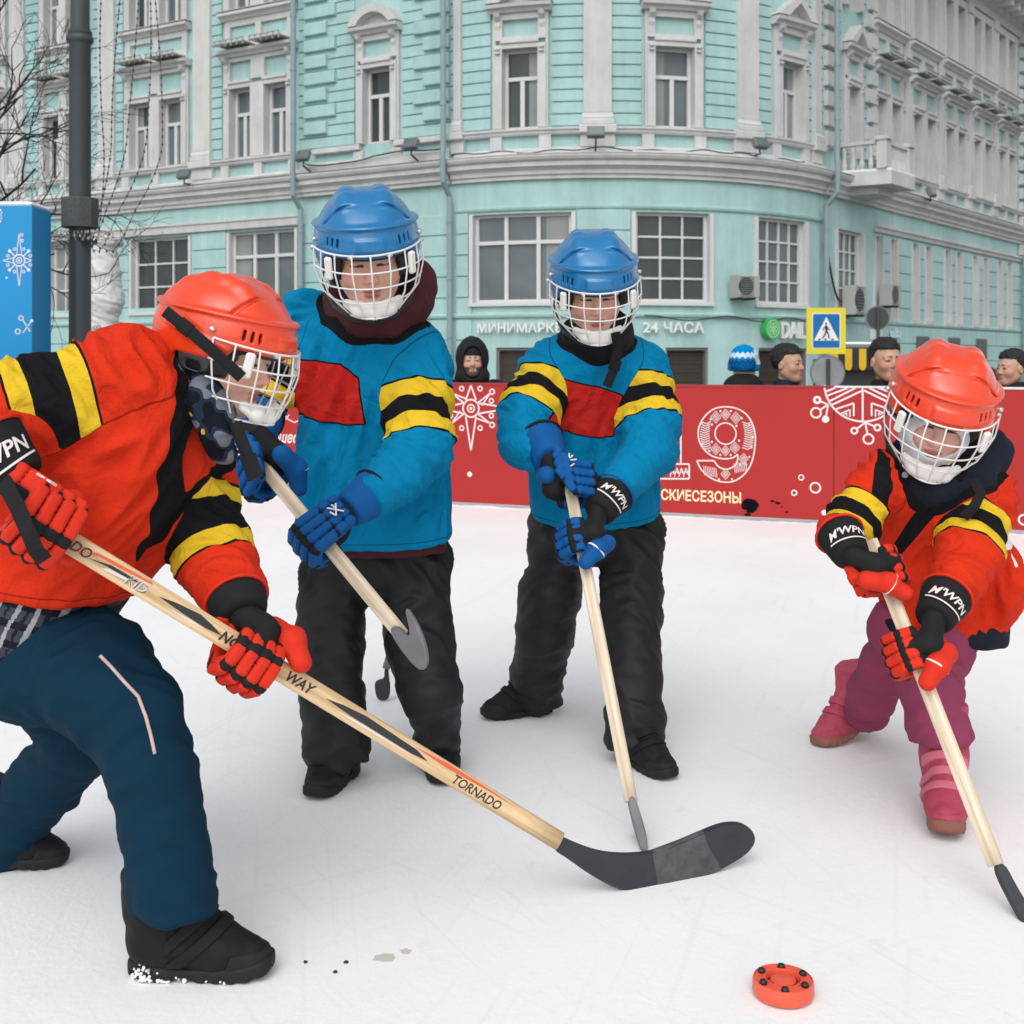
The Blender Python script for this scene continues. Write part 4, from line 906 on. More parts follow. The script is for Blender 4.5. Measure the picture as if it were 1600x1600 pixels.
# puck
c = np.array([(1228-CX)*F/(1577-CY-12)/F, F/(1577-CY-22), 0]); Rp = 47.5*c[1]/F; hp = .027
M['puck'] = mat('puck_orange', (.78, .10, .05), .35, .5, .04, 20)
t = thing('street_puck', 'orange plastic hockey puck with black ball studs lying on the ice', 'puck', c)
q = MB(); q.lathe(c, [(.0, .004), (Rp*.97, .004), (Rp, .008), (Rp, hp-.006), (Rp*.965, hp), (Rp*.93, hp+.0005), (Rp*.92, hp-.0015), (Rp*.62, hp-.0015), (Rp*.615, hp+.001), (Rp*.57, hp+.001), (Rp*.56, hp-.001), (Rp*.55, hp-.009), (Rp*.42, hp-.009), (Rp*.41, hp-.002), (Rp*.38, hp-.0012), (0, hp-.0012)], 64); q.build('puck_body', M['puck'], t, True, 35)
q = MB()
for k in range(6):
    a = math.radians(80+60*k); e1 = np.array([math.cos(a), math.sin(a), 0]); e2 = np.array([-e1[1], e1[0], 0]); q.prism([(Rp*.425, -Rp*.16), (Rp*.545, -Rp*.05), (Rp*.52, Rp*.20)], c, e1, e2, (0, 0, 1), hp-.0089, hp-.0078)
q.build('slot', mat('puck_slot', (.10, .012, .008), .6), t)
for k in range(6):
    a = math.radians(82+60*k); b_ = c+np.array([math.cos(a)*Rp*.77, math.sin(a)*Rp*.77, hp-.0015]); q = MB(); q.lathe(b_, [(.0062*Rp/.047, 0), (.0060*Rp/.047, .003), (.0048*Rp/.047, .0055), (.0025*Rp/.047, .0066), (.0, .0068)], 16); q.build('ball_stud', M['black'], t, True)
# ================================================================== people: shared parts
def J(px, py, d, r=0): return (P(px, py, d), r*d/F)
def pattern_mat(name, base, layers, rough=.8, var=.10, bump=.5, bscale=420., fold=0., sheen=.25):
    """layers: (attribute, low, high, colour, gate attribute or None): the colour sewn or printed where low < attribute < high and gate > 0"""
    m, nt, b = base_mat(name, rough, .10); tc = nt.new('ShaderNodeTexCoord')
    def const(c): n = nt.new('ShaderNodeRGB'); n.outputs[0].default_value = tuple(c)[:3]+(1,); return n.outputs[0]
    col = const(base)
    for at, lo, hi, c, gate in layers:
        a = nt.new('ShaderNodeAttribute', attribute_name=at); g1 = nt.new('ShaderNodeMath', operation='GREATER_THAN'); g1.inputs[1].default_value = lo; l1 = nt.new('ShaderNodeMath', operation='LESS_THAN'); l1.inputs[1].default_value = hi
        nt.link(a.outputs['Fac'], g1.inputs[0]); nt.link(a.outputs['Fac'], l1.inputs[0]); ml = nt.new('ShaderNodeMath', operation='MULTIPLY'); nt.link(g1.outputs[0], ml.inputs[0]); nt.link(l1.outputs[0], ml.inputs[1]); f = ml.outputs[0]
        if gate:
            a2 = nt.new('ShaderNodeAttribute', attribute_name=gate); g2 = nt.new('ShaderNodeMath', operation='GREATER_THAN'); g2.inputs[1].default_value = 0; nt.link(a2.outputs['Fac'], g2.inputs[0])
            m2 = nt.new('ShaderNodeMath', operation='MULTIPLY'); nt.link(f, m2.inputs[0]); nt.link(g2.outputs[0], m2.inputs[1]); f = m2.outputs[0]
        mx = nt.new('ShaderNodeMix', data_type='RGBA'); nt.link(f, mx.inputs['Factor']); nt.link(col, mx.inputs['A']); nt.link(const(c), mx.inputs['B']); col = mx.outputs['Result']
    n1 = nt.new('ShaderNodeTexNoise', i_Scale=9.0, i_Detail=5.0); nt.link(tc.outputs['Object'], n1.inputs['Vector'])
    mr = nt.new('ShaderNodeMapRange'); mr.inputs['To Min'].default_value = 1-var; mr.inputs['To Max'].default_value = 1+var; nt.link(n1.outputs['Fac'], mr.inputs['Value'])
    vm = nt.new('ShaderNodeVectorMath', operation='SCALE'); nt.link(col, vm.inputs[0]); nt.link(mr.outputs[0], vm.inputs['Scale']); nt.link(vm.outputs[0], b.inputs['Base Color'])
    n2 = nt.new('ShaderNodeTexVoronoi', i_Scale=bscale); nt.link(tc.outputs['Object'], n2.inputs['Vector'])
    n3 = nt.new('ShaderNodeTexNoise', i_Scale=16.0, i_Detail=5.0, i_Distortion=1.4); nt.link(tc.outputs['Object'], n3.inputs['Vector'])
    b1 = nt.new('ShaderNodeBump', i_Strength=bump, i_Distance=.0012); nt.link(n2.outputs['Distance'], b1.inputs['Height'])
    b2 = nt.new('ShaderNodeBump', i_Strength=.8, i_Distance=.012); nt.link(n3.outputs['Fac'], b2.inputs['Height']); nt.link(b1.outputs[0], b2.inputs['Normal']); nt.link(b2.outputs[0], b.inputs['Normal'])
    
    return m
YEL, BLK = (.68, .46, .025), (.008, .008, .0095)
BLUE, RED, ORG = (.0, .185, .365), (.50, .022, .018), (.60, .031, .009)
def folds(segs, amp, along=.055, around=.12, seed=0., tw=.9):
    """creases that run mostly across each limb and tighten round its bends"""
    fr = []
    for a, b, s in segs:
        a = np.asarray(a, float); b = np.asarray(b, float); x = nrm(b-a); y = nrm(np.cross(x, [.3, .5, .81])); fr.append((a, b, s, x, y, np.cross(x, y)))
    def f(V):
        W = np.zeros(len(V)); R = np.zeros(len(V))
        for i, (a, b, s, x, y, z) in enumerate(fr):
            ab = b-a; t = np.clip((V-a)@ab/(ab@ab), 0, 1); dist = np.linalg.norm(V-a-t[:, None]*ab, axis=1); w = np.exp(-dist/.035)
            q = V-a; s1, s2, s3 = q@x, q@y, q@z
            Q = np.stack([s1/along+tw*(s2+s3)/around, s2/around, s3/around], 1)+seed+i*7.7
            Q = Q+.45*np.stack([pnoise(Q*.6+3), pnoise(Q*.6+9), pnoise(Q*.6+15)], 1)
            a_ = np.abs(pnoise(Q)); n2 = pnoise(Q*1.9+5); n3 = pnoise(Q*.5+31)
            R += w*s*(.55-1.9*np.power(a_+.01, .9)+.12*n2+.6*n3); W += w
        return amp*R/np.maximum(W, 1e-9)
    return f
def bbox(pts, pad): A = np.array([p[0] for p in pts]); r = max(p[1] for p in pts); return A.min(0)-r-pad, A.max(0)+r+pad
def headR(yaw, pitch, roll):
    base = np.array([[-1, 0, 0], [0, -1, 0], [0, 0, 1.]]).T
    Rz = np.array(Matrix.Rotation(math.radians(yaw), 3, 'Z')); Ry = np.array(Matrix.Rotation(math.radians(roll), 3, 'Y')); Rx = np.array(Matrix.Rotation(math.radians(-pitch), 3, 'X'))
    return Ry @ Rz @ base @ Rx
def f_head(p, adult=False, mouth=0.):
    """p in head space: x to the person's right, y forward, z up, origin at eye level"""
    q = p.copy(); q[:, 0] = np.abs(q[:, 0])
    d = ell(p, (0, -.018, .03), (.074, .093, .082)); d = smin(d, ell(p, (0, .024, -.032), (.062, .064, .085)), .03)
    d = smin(d, ell(q, (.0, .06, -.092), (.024, .022, .019)), .03)
    d = smin(d, cone(q, (.045, -.005, -.055), (.012, .055, -.093), .02, .018), .03)
    d = smin(d, ell(q, (.037, .056, -.035), (.024, .024, .022)), .02)
    d = smin(d, cone(q, (.008, .078, .019), (.042, .066, .017), .010, .008), .012)
    d = smax(d, -ell(q, (.032, .094, .0), (.017, .016, .012)), .012)
    d = smin(d, ell(q, (.031, .0715, -.0005), (.0155, .0125, .0125)), .003)
    d = smax(d, -cone(q, (.0165, .0855, -.0045), (.045, .079, -.0035), .0011, .0008), .0015)
    d = smin(d, cone(p, (0, .081, .004), (0, .099, -.031), .0075, .0105), .010)
    d = smin(d, ell(q, (.0105, .091, -.036), (.008, .009, .007)), .006)
    d = smax(d, -ell(q, (.0065, .098, -.044), (.0035, .005, .004)), .003)
    d = smin(d, ell(p, (0, .083, -.0595), (.021, .010, .0062)), .005); d = smin(d, ell(p, (0, .081, -.0705), (.018, .0105, .0066)), .005)
    d = smax(d, -rbox(p, (0, .095, -.0652), (.021, .010, .0012), .001), .002)
    ear = smax(ell(q, (.077, -.012, -.012), (.009, .019, .029)), -ell(q, (.088, -.008, -.012), (.008, .011, .019)), .004); d = smin(d, ear, .006)
    return d
def head_attrs(c, R, s):
    loc = lambda V: ((V-c)@R)/s
    def lip(V): q = loc(V); return np.where(q[:, 1] > .05, np.minimum(ell(q, (0, .088, -.0597), (.0205, .02, .0052)), ell(q, (0, .088, -.0705), (.0175, .02, .0056))), 1)
    def brow(V): q = loc(V); q[:, 0] = np.abs(q[:, 0]); return np.where(q[:, 1] > .03, cone(q, (.013, .085, .0190), (.046, .065, .0200), .0050, .0026), 1)
    def lash(V): q = loc(V); q[:, 0] = np.abs(q[:, 0]); return np.where(q[:, 1] > .03, cone(q, (.017, .083, -.004), (.045, .078, -.003), .0034, .0026), 1)
    def blush(V): q = loc(V); q[:, 0] = np.abs(q[:, 0]); return np.exp(-(np.linalg.norm(q-np.array([.042, .065, -.035]), axis=1)/.028)**2)*.8+np.exp(-(np.linalg.norm(q-np.array([0, .1, -.033]), axis=1)/.02)**2)*.6
    return dict(lip=lip, brow=brow, lash=lash, blush=blush)
def skin_mat(name, c, lipc=(.42, .13, .11), browc=(.03, .02, .015), stubble=0):
    m, nt, b = base_mat(name, .5, .4); tc = nt.new('ShaderNodeTexCoord')
    def const(c): n = nt.new('ShaderNodeRGB'); n.outputs[0].default_value = tuple(c)[:3]+(1,); return n.outputs[0]
    a = nt.new('ShaderNodeAttribute', attribute_name='blush'); mx = nt.new('ShaderNodeMix', data_type='RGBA'); nt.link(a.outputs['Fac'], mx.inputs['Factor']); nt.link(const(c), mx.inputs['A']); nt.link(const((c[0]*1.0, c[1]*.62, c[2]*.6)), mx.inputs['B']); col = mx.outputs['Result']
    for at, hi, cc, soft in (('lip', .0, lipc, .003), ('brow', .0, browc, .003), ('lash', 0, browc, .0015)):
        a = nt.new('ShaderNodeAttribute', attribute_name=at); mr = nt.new('ShaderNodeMapRange'); mr.inputs['From Min'].default_value = soft; mr.inputs['From Max'].default_value = -soft*.6; nt.link(a.outputs['Fac'], mr.inputs['Value'])
        mx = nt.new('ShaderNodeMix', data_type='RGBA'); nt.link(mr.outputs[0], mx.inputs['Factor']); nt.link(col, mx.inputs['A']); nt.link(const(cc), mx.inputs['B']); col = mx.outputs['Result']
    n1 = nt.new('ShaderNodeTexNoise', i_Scale=60.0, i_Detail=4.0); nt.link(tc.outputs['Object'], n1.inputs['Vector']); mr = nt.new('ShaderNodeMapRange'); mr.inputs['To Min'].default_value = .88; mr.inputs['To Max'].default_value = 1.12; nt.link(n1.outputs['Fac'], mr.inputs['Value'])
    vm = nt.new('ShaderNodeVectorMath', operation='SCALE'); nt.link(col, vm.inputs[0]); nt.link(mr.outputs[0], vm.inputs['Scale']); nt.link(vm.outputs[0], b.inputs['Base Color'])
    bp = nt.new('ShaderNodeBump', i_Strength=.15, i_Distance=.001); n2 = nt.new('ShaderNodeTexNoise', i_Scale=700.0); nt.link(tc.outputs['Object'], n2.inputs['Vector']); nt.link(n2.outputs['Fac'], bp.inputs['Height']); nt.link(bp.outputs[0], b.inputs['Normal'])
    b.inputs['Subsurface Weight'].default_value = .25; b.inputs['Subsurface Radius'].default_value = (.012, .004, .002); b.inputs['Subsurface Scale'].default_value = 1
    return m
SKIN = skin_mat('skin_child', (.74, .47, .36)); SKIN_A = skin_mat('skin_adult', (.50, .30, .21), (.36, .16, .125)); SKIN_B = skin_mat('skin_pale_adult', (.54, .35, .26), (.40, .19, .15))
def put_local(name, mesh, parent, Mx, m=None):
    """an object sharing mesh (built in its own space) placed by world matrix Mx"""
    o = bpy.data.objects.new(name, mesh); COL.objects.link(o); o.parent = parent
    if m is not None: o.material_slots[0].link = 'OBJECT'; o.material_slots[0].material = m
    if Mx is not None: o.matrix_local = Matrix.Translation(-Vector(off(parent))) @ Mx
    return o
def mat4(c, R, s=1.): m = Matrix(np.asarray(R*s).tolist()).to_4x4(); m.translation = Vector(c); return m
# ---- helmet, built once in head space
HC, HR = np.array([0, -.012, .03]), np.array([.113, .143, .125])
def on_shell(az, z, k=1.):
    zz = (z-HC[2])/HR[2]; r = math.sqrt(max(0, 1-zz*zz)); return np.array([math.sin(az)*HR[0]*r*k, HC[1]+math.cos(az)*HR[1]*r*k, z])
def proj_shell(v): q = (np.array(v)-HC)/HR; return HC+HR*q/np.linalg.norm(q)
_gp = []
for a, b in zip([(-.118, .052, .088), (-.092, .07, .124), (-.05, .085, .152), (.05, .085, .152), (.092, .07, .124)], [(-.092, .07, .124), (-.05, .085, .152), (.05, .085, .152), (.092, .07, .124), (.118, .052, .088)]):
    for t in np.linspace(0, 1, 6)[:-1]: _gp.append(proj_shell(np.array(a)*(1-t)+np.array(b)*t))
def f_helmet(p):
    x, y, z = p[:, 0], p[:, 1], p[:, 2]; ax = np.abs(x)
    E = ell(p, HC, HR); E = smax(E, (z-.149), .02); E = smax(E, (ax*.62+z*.78-.1475), .012); E = smax(E, (np.abs(y+.012)*.55+z*.83-.148), .015)
    zl = .080+.010*np.clip(y/.14, 0, 1)-.014*np.clip(-y/.14, 0, 1)
    d = np.minimum(smax(E-.002, zl-z, .004), smax(E-.0055, z-zl+.003, .004))
    d = smin(d, smax(E-.015, np.abs(z-zl)-.0045, .005), .006)
    for s in (-1, 1):
        for a, b in zip(_rid[:-1], _rid[1:]): d = smin(d, cone(p, a*np.array([s, 1, 1]), b*np.array([s, 1, 1]), .0185, .0185), .014)
    g = chain(p, [(q, .0050) for q in _gp], .001); d = smax(d, -g, .0015)
    emb = np.maximum(np.maximum(np.abs(x)-.034, np.abs(z-.052)-.014), .08-y); d = smin(d, smax(E-.0095, emb, .004), .004)
    for s in (-1, 1):
        for a in (36, 43, 50):
            t = math.radians(a)*s; c = on_shell(t, .055); R = np.array(Matrix.Rotation(-t, 3, 'Z')); d = smax(d, -rbox(p, c, (.0030, .02, .0105), .002, R), .002)
        for a in (140, 150):
            t = math.radians(a)*s; c = on_shell(t, .02); R = np.array(Matrix.Rotation(-t, 3, 'Z') @ Matrix.Rotation(math.radians(20), 3, 'Y')); d = smax(d, -rbox(p, c, (.003, .02, .011), .002, R), .002)
        for zz in (.004, -.012): # raised side ribs
            pts = [(on_shell(math.radians(a)*s, zz+.034+.0006*(a-90), 1.03), .0045) for a in (62, 75, 90, 105, 118)]; d = smin(d, chain(p, pts, .002), .004)
    lo = np.interp(y, [-.2, -.09, -.045, .052, .070, .2], [-.068, -.078, -.012, -.006, .026, .020]); d = smax(d, lo-z, .007)
    return smax(d, -ell(p, (0, -.012, .022), (.1045, .1345, .117)), .004)
_rid = [proj_shell(np.array(v))-nrm(proj_shell(np.array(v))-HC)*.0150 for v in ((.060, .070, .145), (.056, .035, .16), (.054, -.01, .165), (.052, -.06, .16), (.050, -.11, .13), (.048, -.145, .09))]
def cage_pt(a, v):
    W = np.interp(v, [0, .3, .65, 1], [.122, .126, .112, .062]); D = np.interp(v, [0, .3, .65, 1], [.146, .156, .152, .128]); y0 = np.interp(v, [0, .65, 1], [.0, .0, .012]); z = np.interp(v, [0, 1], [.034, -.108])
    return np.array([W*math.sin(a), y0+D*math.cos(a)*(1 if abs(a) < 1.5 else .6), z-.012*(1-math.cos(a))*(v-.4)])
def build_helmet_meshes():
    R = {}
    V, Q = surfnet(f_helmet, (-.15, -.18, -.1), (.15, .16, .18), .0027, smooth=1); o = link_mesh('helmet', V, None, M['black'], None, True, quads=Q); R['helmet'] = o.data; bpy.data.objects.remove(o)
    def keep(k, mb, m, smooth=True):
        o = mb.build(k, m, None, smooth); R[k] = o.data; bpy.data.objects.remove(o)
    fl = lambda p: smax(smax(ell(p, (0, -.012, .022), (.105, .135, .1175)), -ell(p, (0, -.016, .022), (.088, .113, .10)), .004), np.interp(p[:, 1], [-.2, -.09, -.05, .05, .072, .2], [-.074, -.082, -.05, -.04, .016, .012])-p[:, 2], .006)
    V, Q = surfnet(fl, (-.13, -.16, -.1), (.13, .14, .16), .005, smooth=1); o = link_mesh('liner', V, None, M['black'], None, True, quads=Q); R['liner'] = o.data; bpy.data.objects.remove(o)
    q = MB(); rw = .0020; A = math.radians
    for v, am in ((0, 76), (.26, 76), (.50, 76), (.74, 74), (1, 66)): q.tube([cage_pt(A(t), v) for t in np.linspace(-am, am, 33)], rw*(1.15 if v in (0, 1) else 1), 6)
    for a in (-76, -58, -38, -19, 0.01, 19, 38, 58, 76): q.tube([cage_pt(A(a*(1 if abs(a) < 70 else np.interp(v, [0, 1], [1, .86]))), v) for v in np.linspace(0, 1, 15)], rw, 6)
    keep('cage', q, CAGE)
    fc = lambda p: smax(chain(p, [((-.058, .100, -.080), .009), ((-.034, .120, -.090), .0125), ((0, .127, -.094), .0140), ((.034, .120, -.090), .0125), ((.058, .100, -.080), .009)], .012, np.array([0, 0, 1.]), .78), -f_head(p)-.001, .004)
    V, Q = surfnet(fc, (-.09, .05, -.16), (.09, .16, -.06), .004); o = link_mesh('chin_cup', V, None, CUP, None, True, quads=Q); R['chin_cup'] = o.data; bpy.data.objects.remove(o)
    for s, k in ((-1, 'clip_a'), (1, 'clip_b')):
        q = MB(); c = cage_pt(A(46*s), .22); Rm = np.array(Matrix.Rotation(A(-46*s), 3, 'Z')); q.box(c, (.019, .012, .050), Rm, .004); keep(k, q, CUP, False)
        q = MB(); c = on_shell(A(96*s), -.028, 1.0); pts = []
        fe = lambda p, s=s: smax(smax(ell(p, HC, HR+.004), np.maximum(np.abs(p[:, 1]+.004)-.036, np.abs(p[:, 2]+.036)-.040), .01), np.maximum(.094-p[:, 0]*s, -rbox(p, (.11*s, -.004, -.028), (.03, .017, .009), .006)), .004)
        V, Q = surfnet(fe, (-.14, -.06, -.09), (.14, .06, .02), .0035); o = link_mesh('ear_guard', V, None, EARG, None, True, quads=Q); R['ear_'+k[-1]] = o.data; bpy.data.objects.remove(o)
    q = MB()
    for s in (-1, 1):
        pts = [on_shell(A(s*118), -.01, 1.03), np.array([s*.106, -.01, -.06]), np.array([s*.088, .045, -.098]), np.array([s*.05, .085, -.120]), np.array([0, .10, -.128])]
        q.tube(pts, 1., 8, sq=(.0018, .0085), up=(s, 0, .2))
    keep('chin_strap', q, M['black'])
    q = MB()
    for a, z in ((20, .030), (-20, .030), (84, .028), (-84, .028), (75, .052), (-75, .052)):
        c = on_shell(A(a), z, 1.07); Rm = np.array(Matrix.Rotation(A(-a), 3, 'Z')); q.box(c, (.012, .014, .010), Rm, .003)
    keep('screw', q, SCREW)
    return R
CAGE = mat('cage_white', (.72, .72, .70), .35, .5, .05); CUP = mat('pad_white', (.74, .73, .69), .55, .4, .06, 30); EARG = mat('ear_guard_dark', (.045, .05, .058), .45, .5); SCREW = mat('screw_steel', (.6, .6, .6), .35, .5, .1, 20, metal=.7)
HEL_B = mat('helmet_blue', (.0, .150, .365), .28, .5, .05, 5, .05, 25, coat=.5, rvar=.06); HEL_R = mat('helmet_orange', (.74, .052, .010), .30, .5, .05, 5, .05, 25, coat=.45, rvar=.06)
HM = None
def helmet(parent, c, R, s, m):
    global HM
    if HM is None: HM = build_helmet_meshes()
    h = put_local('helmet', HM['helmet'], parent, mat4(c, R, s), m)
    for n, k in (('liner', 'liner'), ('cage', 'cage'), ('chin_cup', 'chin_cup'), ('cage_clip', 'clip_a'), ('cage_clip', 'clip_b'), ('ear_guard', 'ear_a'), ('ear_guard', 'ear_b'), ('chin_strap', 'chin_strap'), ('screw', 'screw')):
        o = bpy.data.objects.new(n, HM[k]); COL.objects.link(o); o.parent = h
    return h
# ---- gloves gripping a stick
GM = {}
def glove_mats(col, name):
    c = mat('glove_'+name, col, .75, .25, .10, 25, .35, 500)
    return dict(main=c, palm=mat('glove_palm_black', (.013, .013, .014), .8, .2, .2, 30, .3, 400), white=M['print'])
def glove(parent, G, sdir, W, El, hand, mats, s=1., flip=False, cuffblack=True, logo=None, h=.0042, cufflen=.088):
    """G grip point on the shaft, sdir shaft direction towards the thumb, W wrist, El elbow"""
    G, W, El = [np.asarray(a, float) for a in (G, W, El)]; W = G+(W-G)*min(1, .088*s/np.linalg.norm(W-G)); X = nrm(sdir); Z = W-G; Z = nrm(Z-X*(Z@X)); Bk = np.cross(Z, X)*(-1 if hand == 'R' else 1); fd = nrm(El-W)
    L = lambda x, th, rho: G+(X*x+(Z*math.cos(math.radians(th))+Bk*math.sin(math.radians(th)))*rho)*s
    fing = []
    for i in range(4):
        x = .036-.0245*i; k = (1, 1.06, 1.02, .9)[i]
        fing.append([L(x, 58, .060), L(x, 122, .063*k), L(x, 185, .054*k), L(x*.97, 245, .043*k), L(x*.94, 290, .036)])
    kn = L(0, 58, .052); bn = nrm(np.cross(X, kn-W))
    thumb = [(L(.026, -4, .066), .023*s), (L(.050, -46, .055), .0225*s), (L(.078, -84, .044), .0195*s)]
    palm = [(W, .026*s), (L(.0, -34, .044), .024*s), (L(-.008, -105, .034), .017*s)]
    def block(p, a, b, hw, ht, rad):                       # padded block between two joints
        ab = b-a; l = np.linalg.norm(ab); y = ab/l; x = nrm(X-y*(X@y)); z = np.cross(x, y); return rbox(p, (a+b)/2, (hw, l/2, ht), rad, np.stack([x, y, z], 1))
    def f_inner(p):                                        # dark lining that shows in the gaps between the pads
        d = smin(cone(p, W+fd*.01*s, kn-Bk*.006*s, .029*s, .022*s, bn, 1.7), chain(p, palm, .02), .008*s)
        for fg in fing: d = smin(d, chain(p, [(q, .0112*s) for q in fg], .004), .004*s)
        return smin(d, chain(p, [(q, r*.86) for q, r in thumb], .01), .006*s)
    def f_main(p):
        d = np.full(len(p), 1.)
        for i, fg in enumerate(fing):
            a = W+X*(.034-.0225*i)*s+Bk*.020*s-fd*.010*s; b = fg[0]; m_ = a*.5+b*.5
            d = np.minimum(d, block(p, a, m_-(m_-a)*.05, .0100*s, .0165*s, .0062*s)); d = np.minimum(d, block(p, m_+(b-m_)*.03, b+(b-m_)*.12, .0104*s, .0168*s, .0062*s))
            for j_, (u_, v_) in enumerate(zip(fg[:-1], fg[1:])):
                r_ = (.0158, .0155, .0142, .0122)[j_]; d = np.minimum(d, block(p, u_+(v_-u_)*.02, v_-(v_-u_)*.045, .0106*s, r_*s, .0062*s))
        tb = [(q, r) for q, r in thumb]; td = nrm(thumb[2][0]-thumb[0][0]); th = smin(chain(p, tb, .012*s), ell(p, thumb[1][0], (.0215*s,)*3), .012*s)
        return np.minimum(d, th)
    pts = [(q, .017*s) for fg in fing for q in fg]+thumb+[(W, .06*s)]
    lo, hi = bbox(pts, .02)
    g = sdf_obj('glove', f_main, lo, hi, h*.72, mats['main'], parent, disp=lambda V: .0009*pnoise(V*60)+.0012*pnoise(V*25), smooth=1, post=0)
    lo2, hi2 = bbox(palm+pts, .01); sdf_obj('palm', f_inner, lo2, hi2, h*1.0, mats['palm'], g, disp=lambda V: .0015*pnoise(V*45))
    C0, C1 = W-fd*.006*s, W+fd*cufflen*s
    def f_cuff(p):
        d = smax(cone(p, C0, C1, .043*s, .058*s), -((p-C0)@fd), .01); d = smax(d, (p-C1)@fd, .012)
        return smax(d, -cone(p, C0+fd*cufflen*.5*s, C1+fd*.06, .028*s, .050*s), .004)
    lo3, hi3 = bbox([(C0, .07*s), (C1, .08*s)], .012)
    cu = sdf_obj('cuff', f_cuff, lo3, hi3, h*1.1, mats['palm'] if cuffblack else mats['main'], g, disp=lambda V: .003*pnoise(V*22))
    # piping ring at the cuff mouth
    e1 = nrm(np.cross(fd, [.2, .9, .3])); e2 = np.cross(fd, e1); q = MB(); A = np.linspace(0, 2*math.pi, 29)
    q.tube([C1-fd*.004+(e1*math.cos(t)+e2*math.sin(t))*.058*s for t in A], .0040*s, 6, cap=False); q.build('piping', mats['main'] if cuffblack else mats['palm'], g, True)
    # white band round the thumb
    q = MB(); a, b = thumb[1][0], thumb[2][0]; td = nrm(b-a); e1 = nrm(np.cross(td, [.3, .8, .2])); e2 = np.cross(td, e1); c0 = thumb[1][0]+td*.003*s
    q.tube([c0+(e1*math.cos(t)+e2*math.sin(t))*thumb[1][1]*1.05 for t in A], .0036*s, 6, cap=False); q.build('thumb_band', mats['white'], g, True)
    if Bk[1] < -.2:                                        # white mark on the back of the hand
        q = MB(); cc = (W*.55+kn*.45)+Bk*.0405*s; y_ = nrm(kn-W); x_ = nrm(X-y_*(X@y_))
        for pa, pb in (((-.014, -.014), (.014, .014)), ((-.014, .012), (.013, -.014)), ((-.014, .012), (.002, .017)), ((.004, -.004), (.016, -.002))): q.tube([cc+x_*pa[0]*s+y_*pa[1]*s, cc+x_*pb[0]*s+y_*pb[1]*s], .0022*s, 5)
        q.build('glove_emblem', mats['white'], g)
    if logo:
        word, ang, size, along = logo; n0 = nrm(-W-fd*((-W)@fd)+np.array([0, 0, H])*0); n0 = nrm(np.array([0, 0, H])-W-fd*((np.array([0, 0, H])-W)@fd)); tt = np.cross(fd, n0)
        if tt[0]*1+tt[2]*-.0 < 0: tt = -tt; sg = -1
        else: sg = 1
        V, Fs = text2d(word, bold=.03, shear=.3); wd = V[:, 0].max()*size
        def fn(x, y, t, rr=0): 
            a = along*s+ (y-size*.5)*(1 if (fd[2] > 0) else -1); r = (.043+(.015)*(a+.006*s)/(.094*s))*s+.0022; ph = (x-wd/2)/r+math.radians(ang); return W+fd*a+(n0*math.cos(ph)+tt*math.sin(ph))*r
        q = MB(); V2 = V*size
        bm = bmesh.new(); vs = [bm.verts.new((x, y, 0)) for x, y in V2]
        for f_ in Fs:
            try: bm.faces.new([vs[i] for i in f_])
            except ValueError: pass
        bmesh.ops.subdivide_edges(bm, edges=[e for e in bm.edges if e.calc_length() > .012], cuts=2, use_grid_fill=True); bmesh.ops.triangulate(bm, faces=bm.faces); bm.verts.index_update()
        q.add([fn(v.co.x, v.co.y, 0) for v in bm.verts], [tuple(v.index for v in f_.verts) for f_ in bm.faces]); bm.free()
        xs = np.linspace(-.004, wd*1.02, 24); n_ = len(xs); q.add([fn(x, -.007+k-.008*math.sin(i/23*math.pi), 0) for i, x in enumerate(xs) for k in (0, .0035)], [(2*i, 2*i+2, 2*i+3, 2*i+1) for i in range(n_-1)])
        q.build('cuff_lettering', mats['white'], g)
    return g
# ---- boots: toe +Y
def f_boot_up(p, tall):
    d = chain(p, [((0, -.064, .046), .040), ((0, -.01, .048), .0385), ((0, .040, .041), .0385), ((0, .088, .031), .0315)], .03, np.array([0, 0, 1.]), 1.12)
    d = smin(d, chain(p, [((0, -.058, .06), .044), ((0, -.064, .12), .046), ((0, -.066, .12+tall), .052)], .03), .03); d = smax(d, p[:, 2]-.12-tall, .008)
    d = smin(d, cone(p, (0, .02, .075), (0, -.03, .13), .026, .028), .02)
    return smax(d, .012-p[:, 2], .006)
def f_boot_sole(p):
    wv = .0390+.005*np.clip((p[:, 1]-.03)/.08, -1, 1)*np.clip(p[:, 1]/.05, -1, 1); q = np.stack([p[:, 0]/wv, (p[:, 1]-.010)/.1165], 1); d = ((np.abs(q[:, 0])**3+np.abs(q[:, 1])**3.0+1e-9)**(1/3)-1)*.045
    top = .022+.006*np.clip(np.abs(p[:, 1]-.01)/.1, 0, 1); tread = .003*(np.sin(p[:, 1]*260) > .2)*(p[:, 2] < .012)
    sp = .012*np.clip((p[:, 1]-.06)/.07, 0, 1)**2; d = smax(d+tread, np.abs(p[:, 2]-sp-top/2)-top/2, .006); return smax(d, -(np.abs(p[:, 1]+.012)-.02+(p[:, 2]-.0)*2.0), .004) if True else d
BM = {}
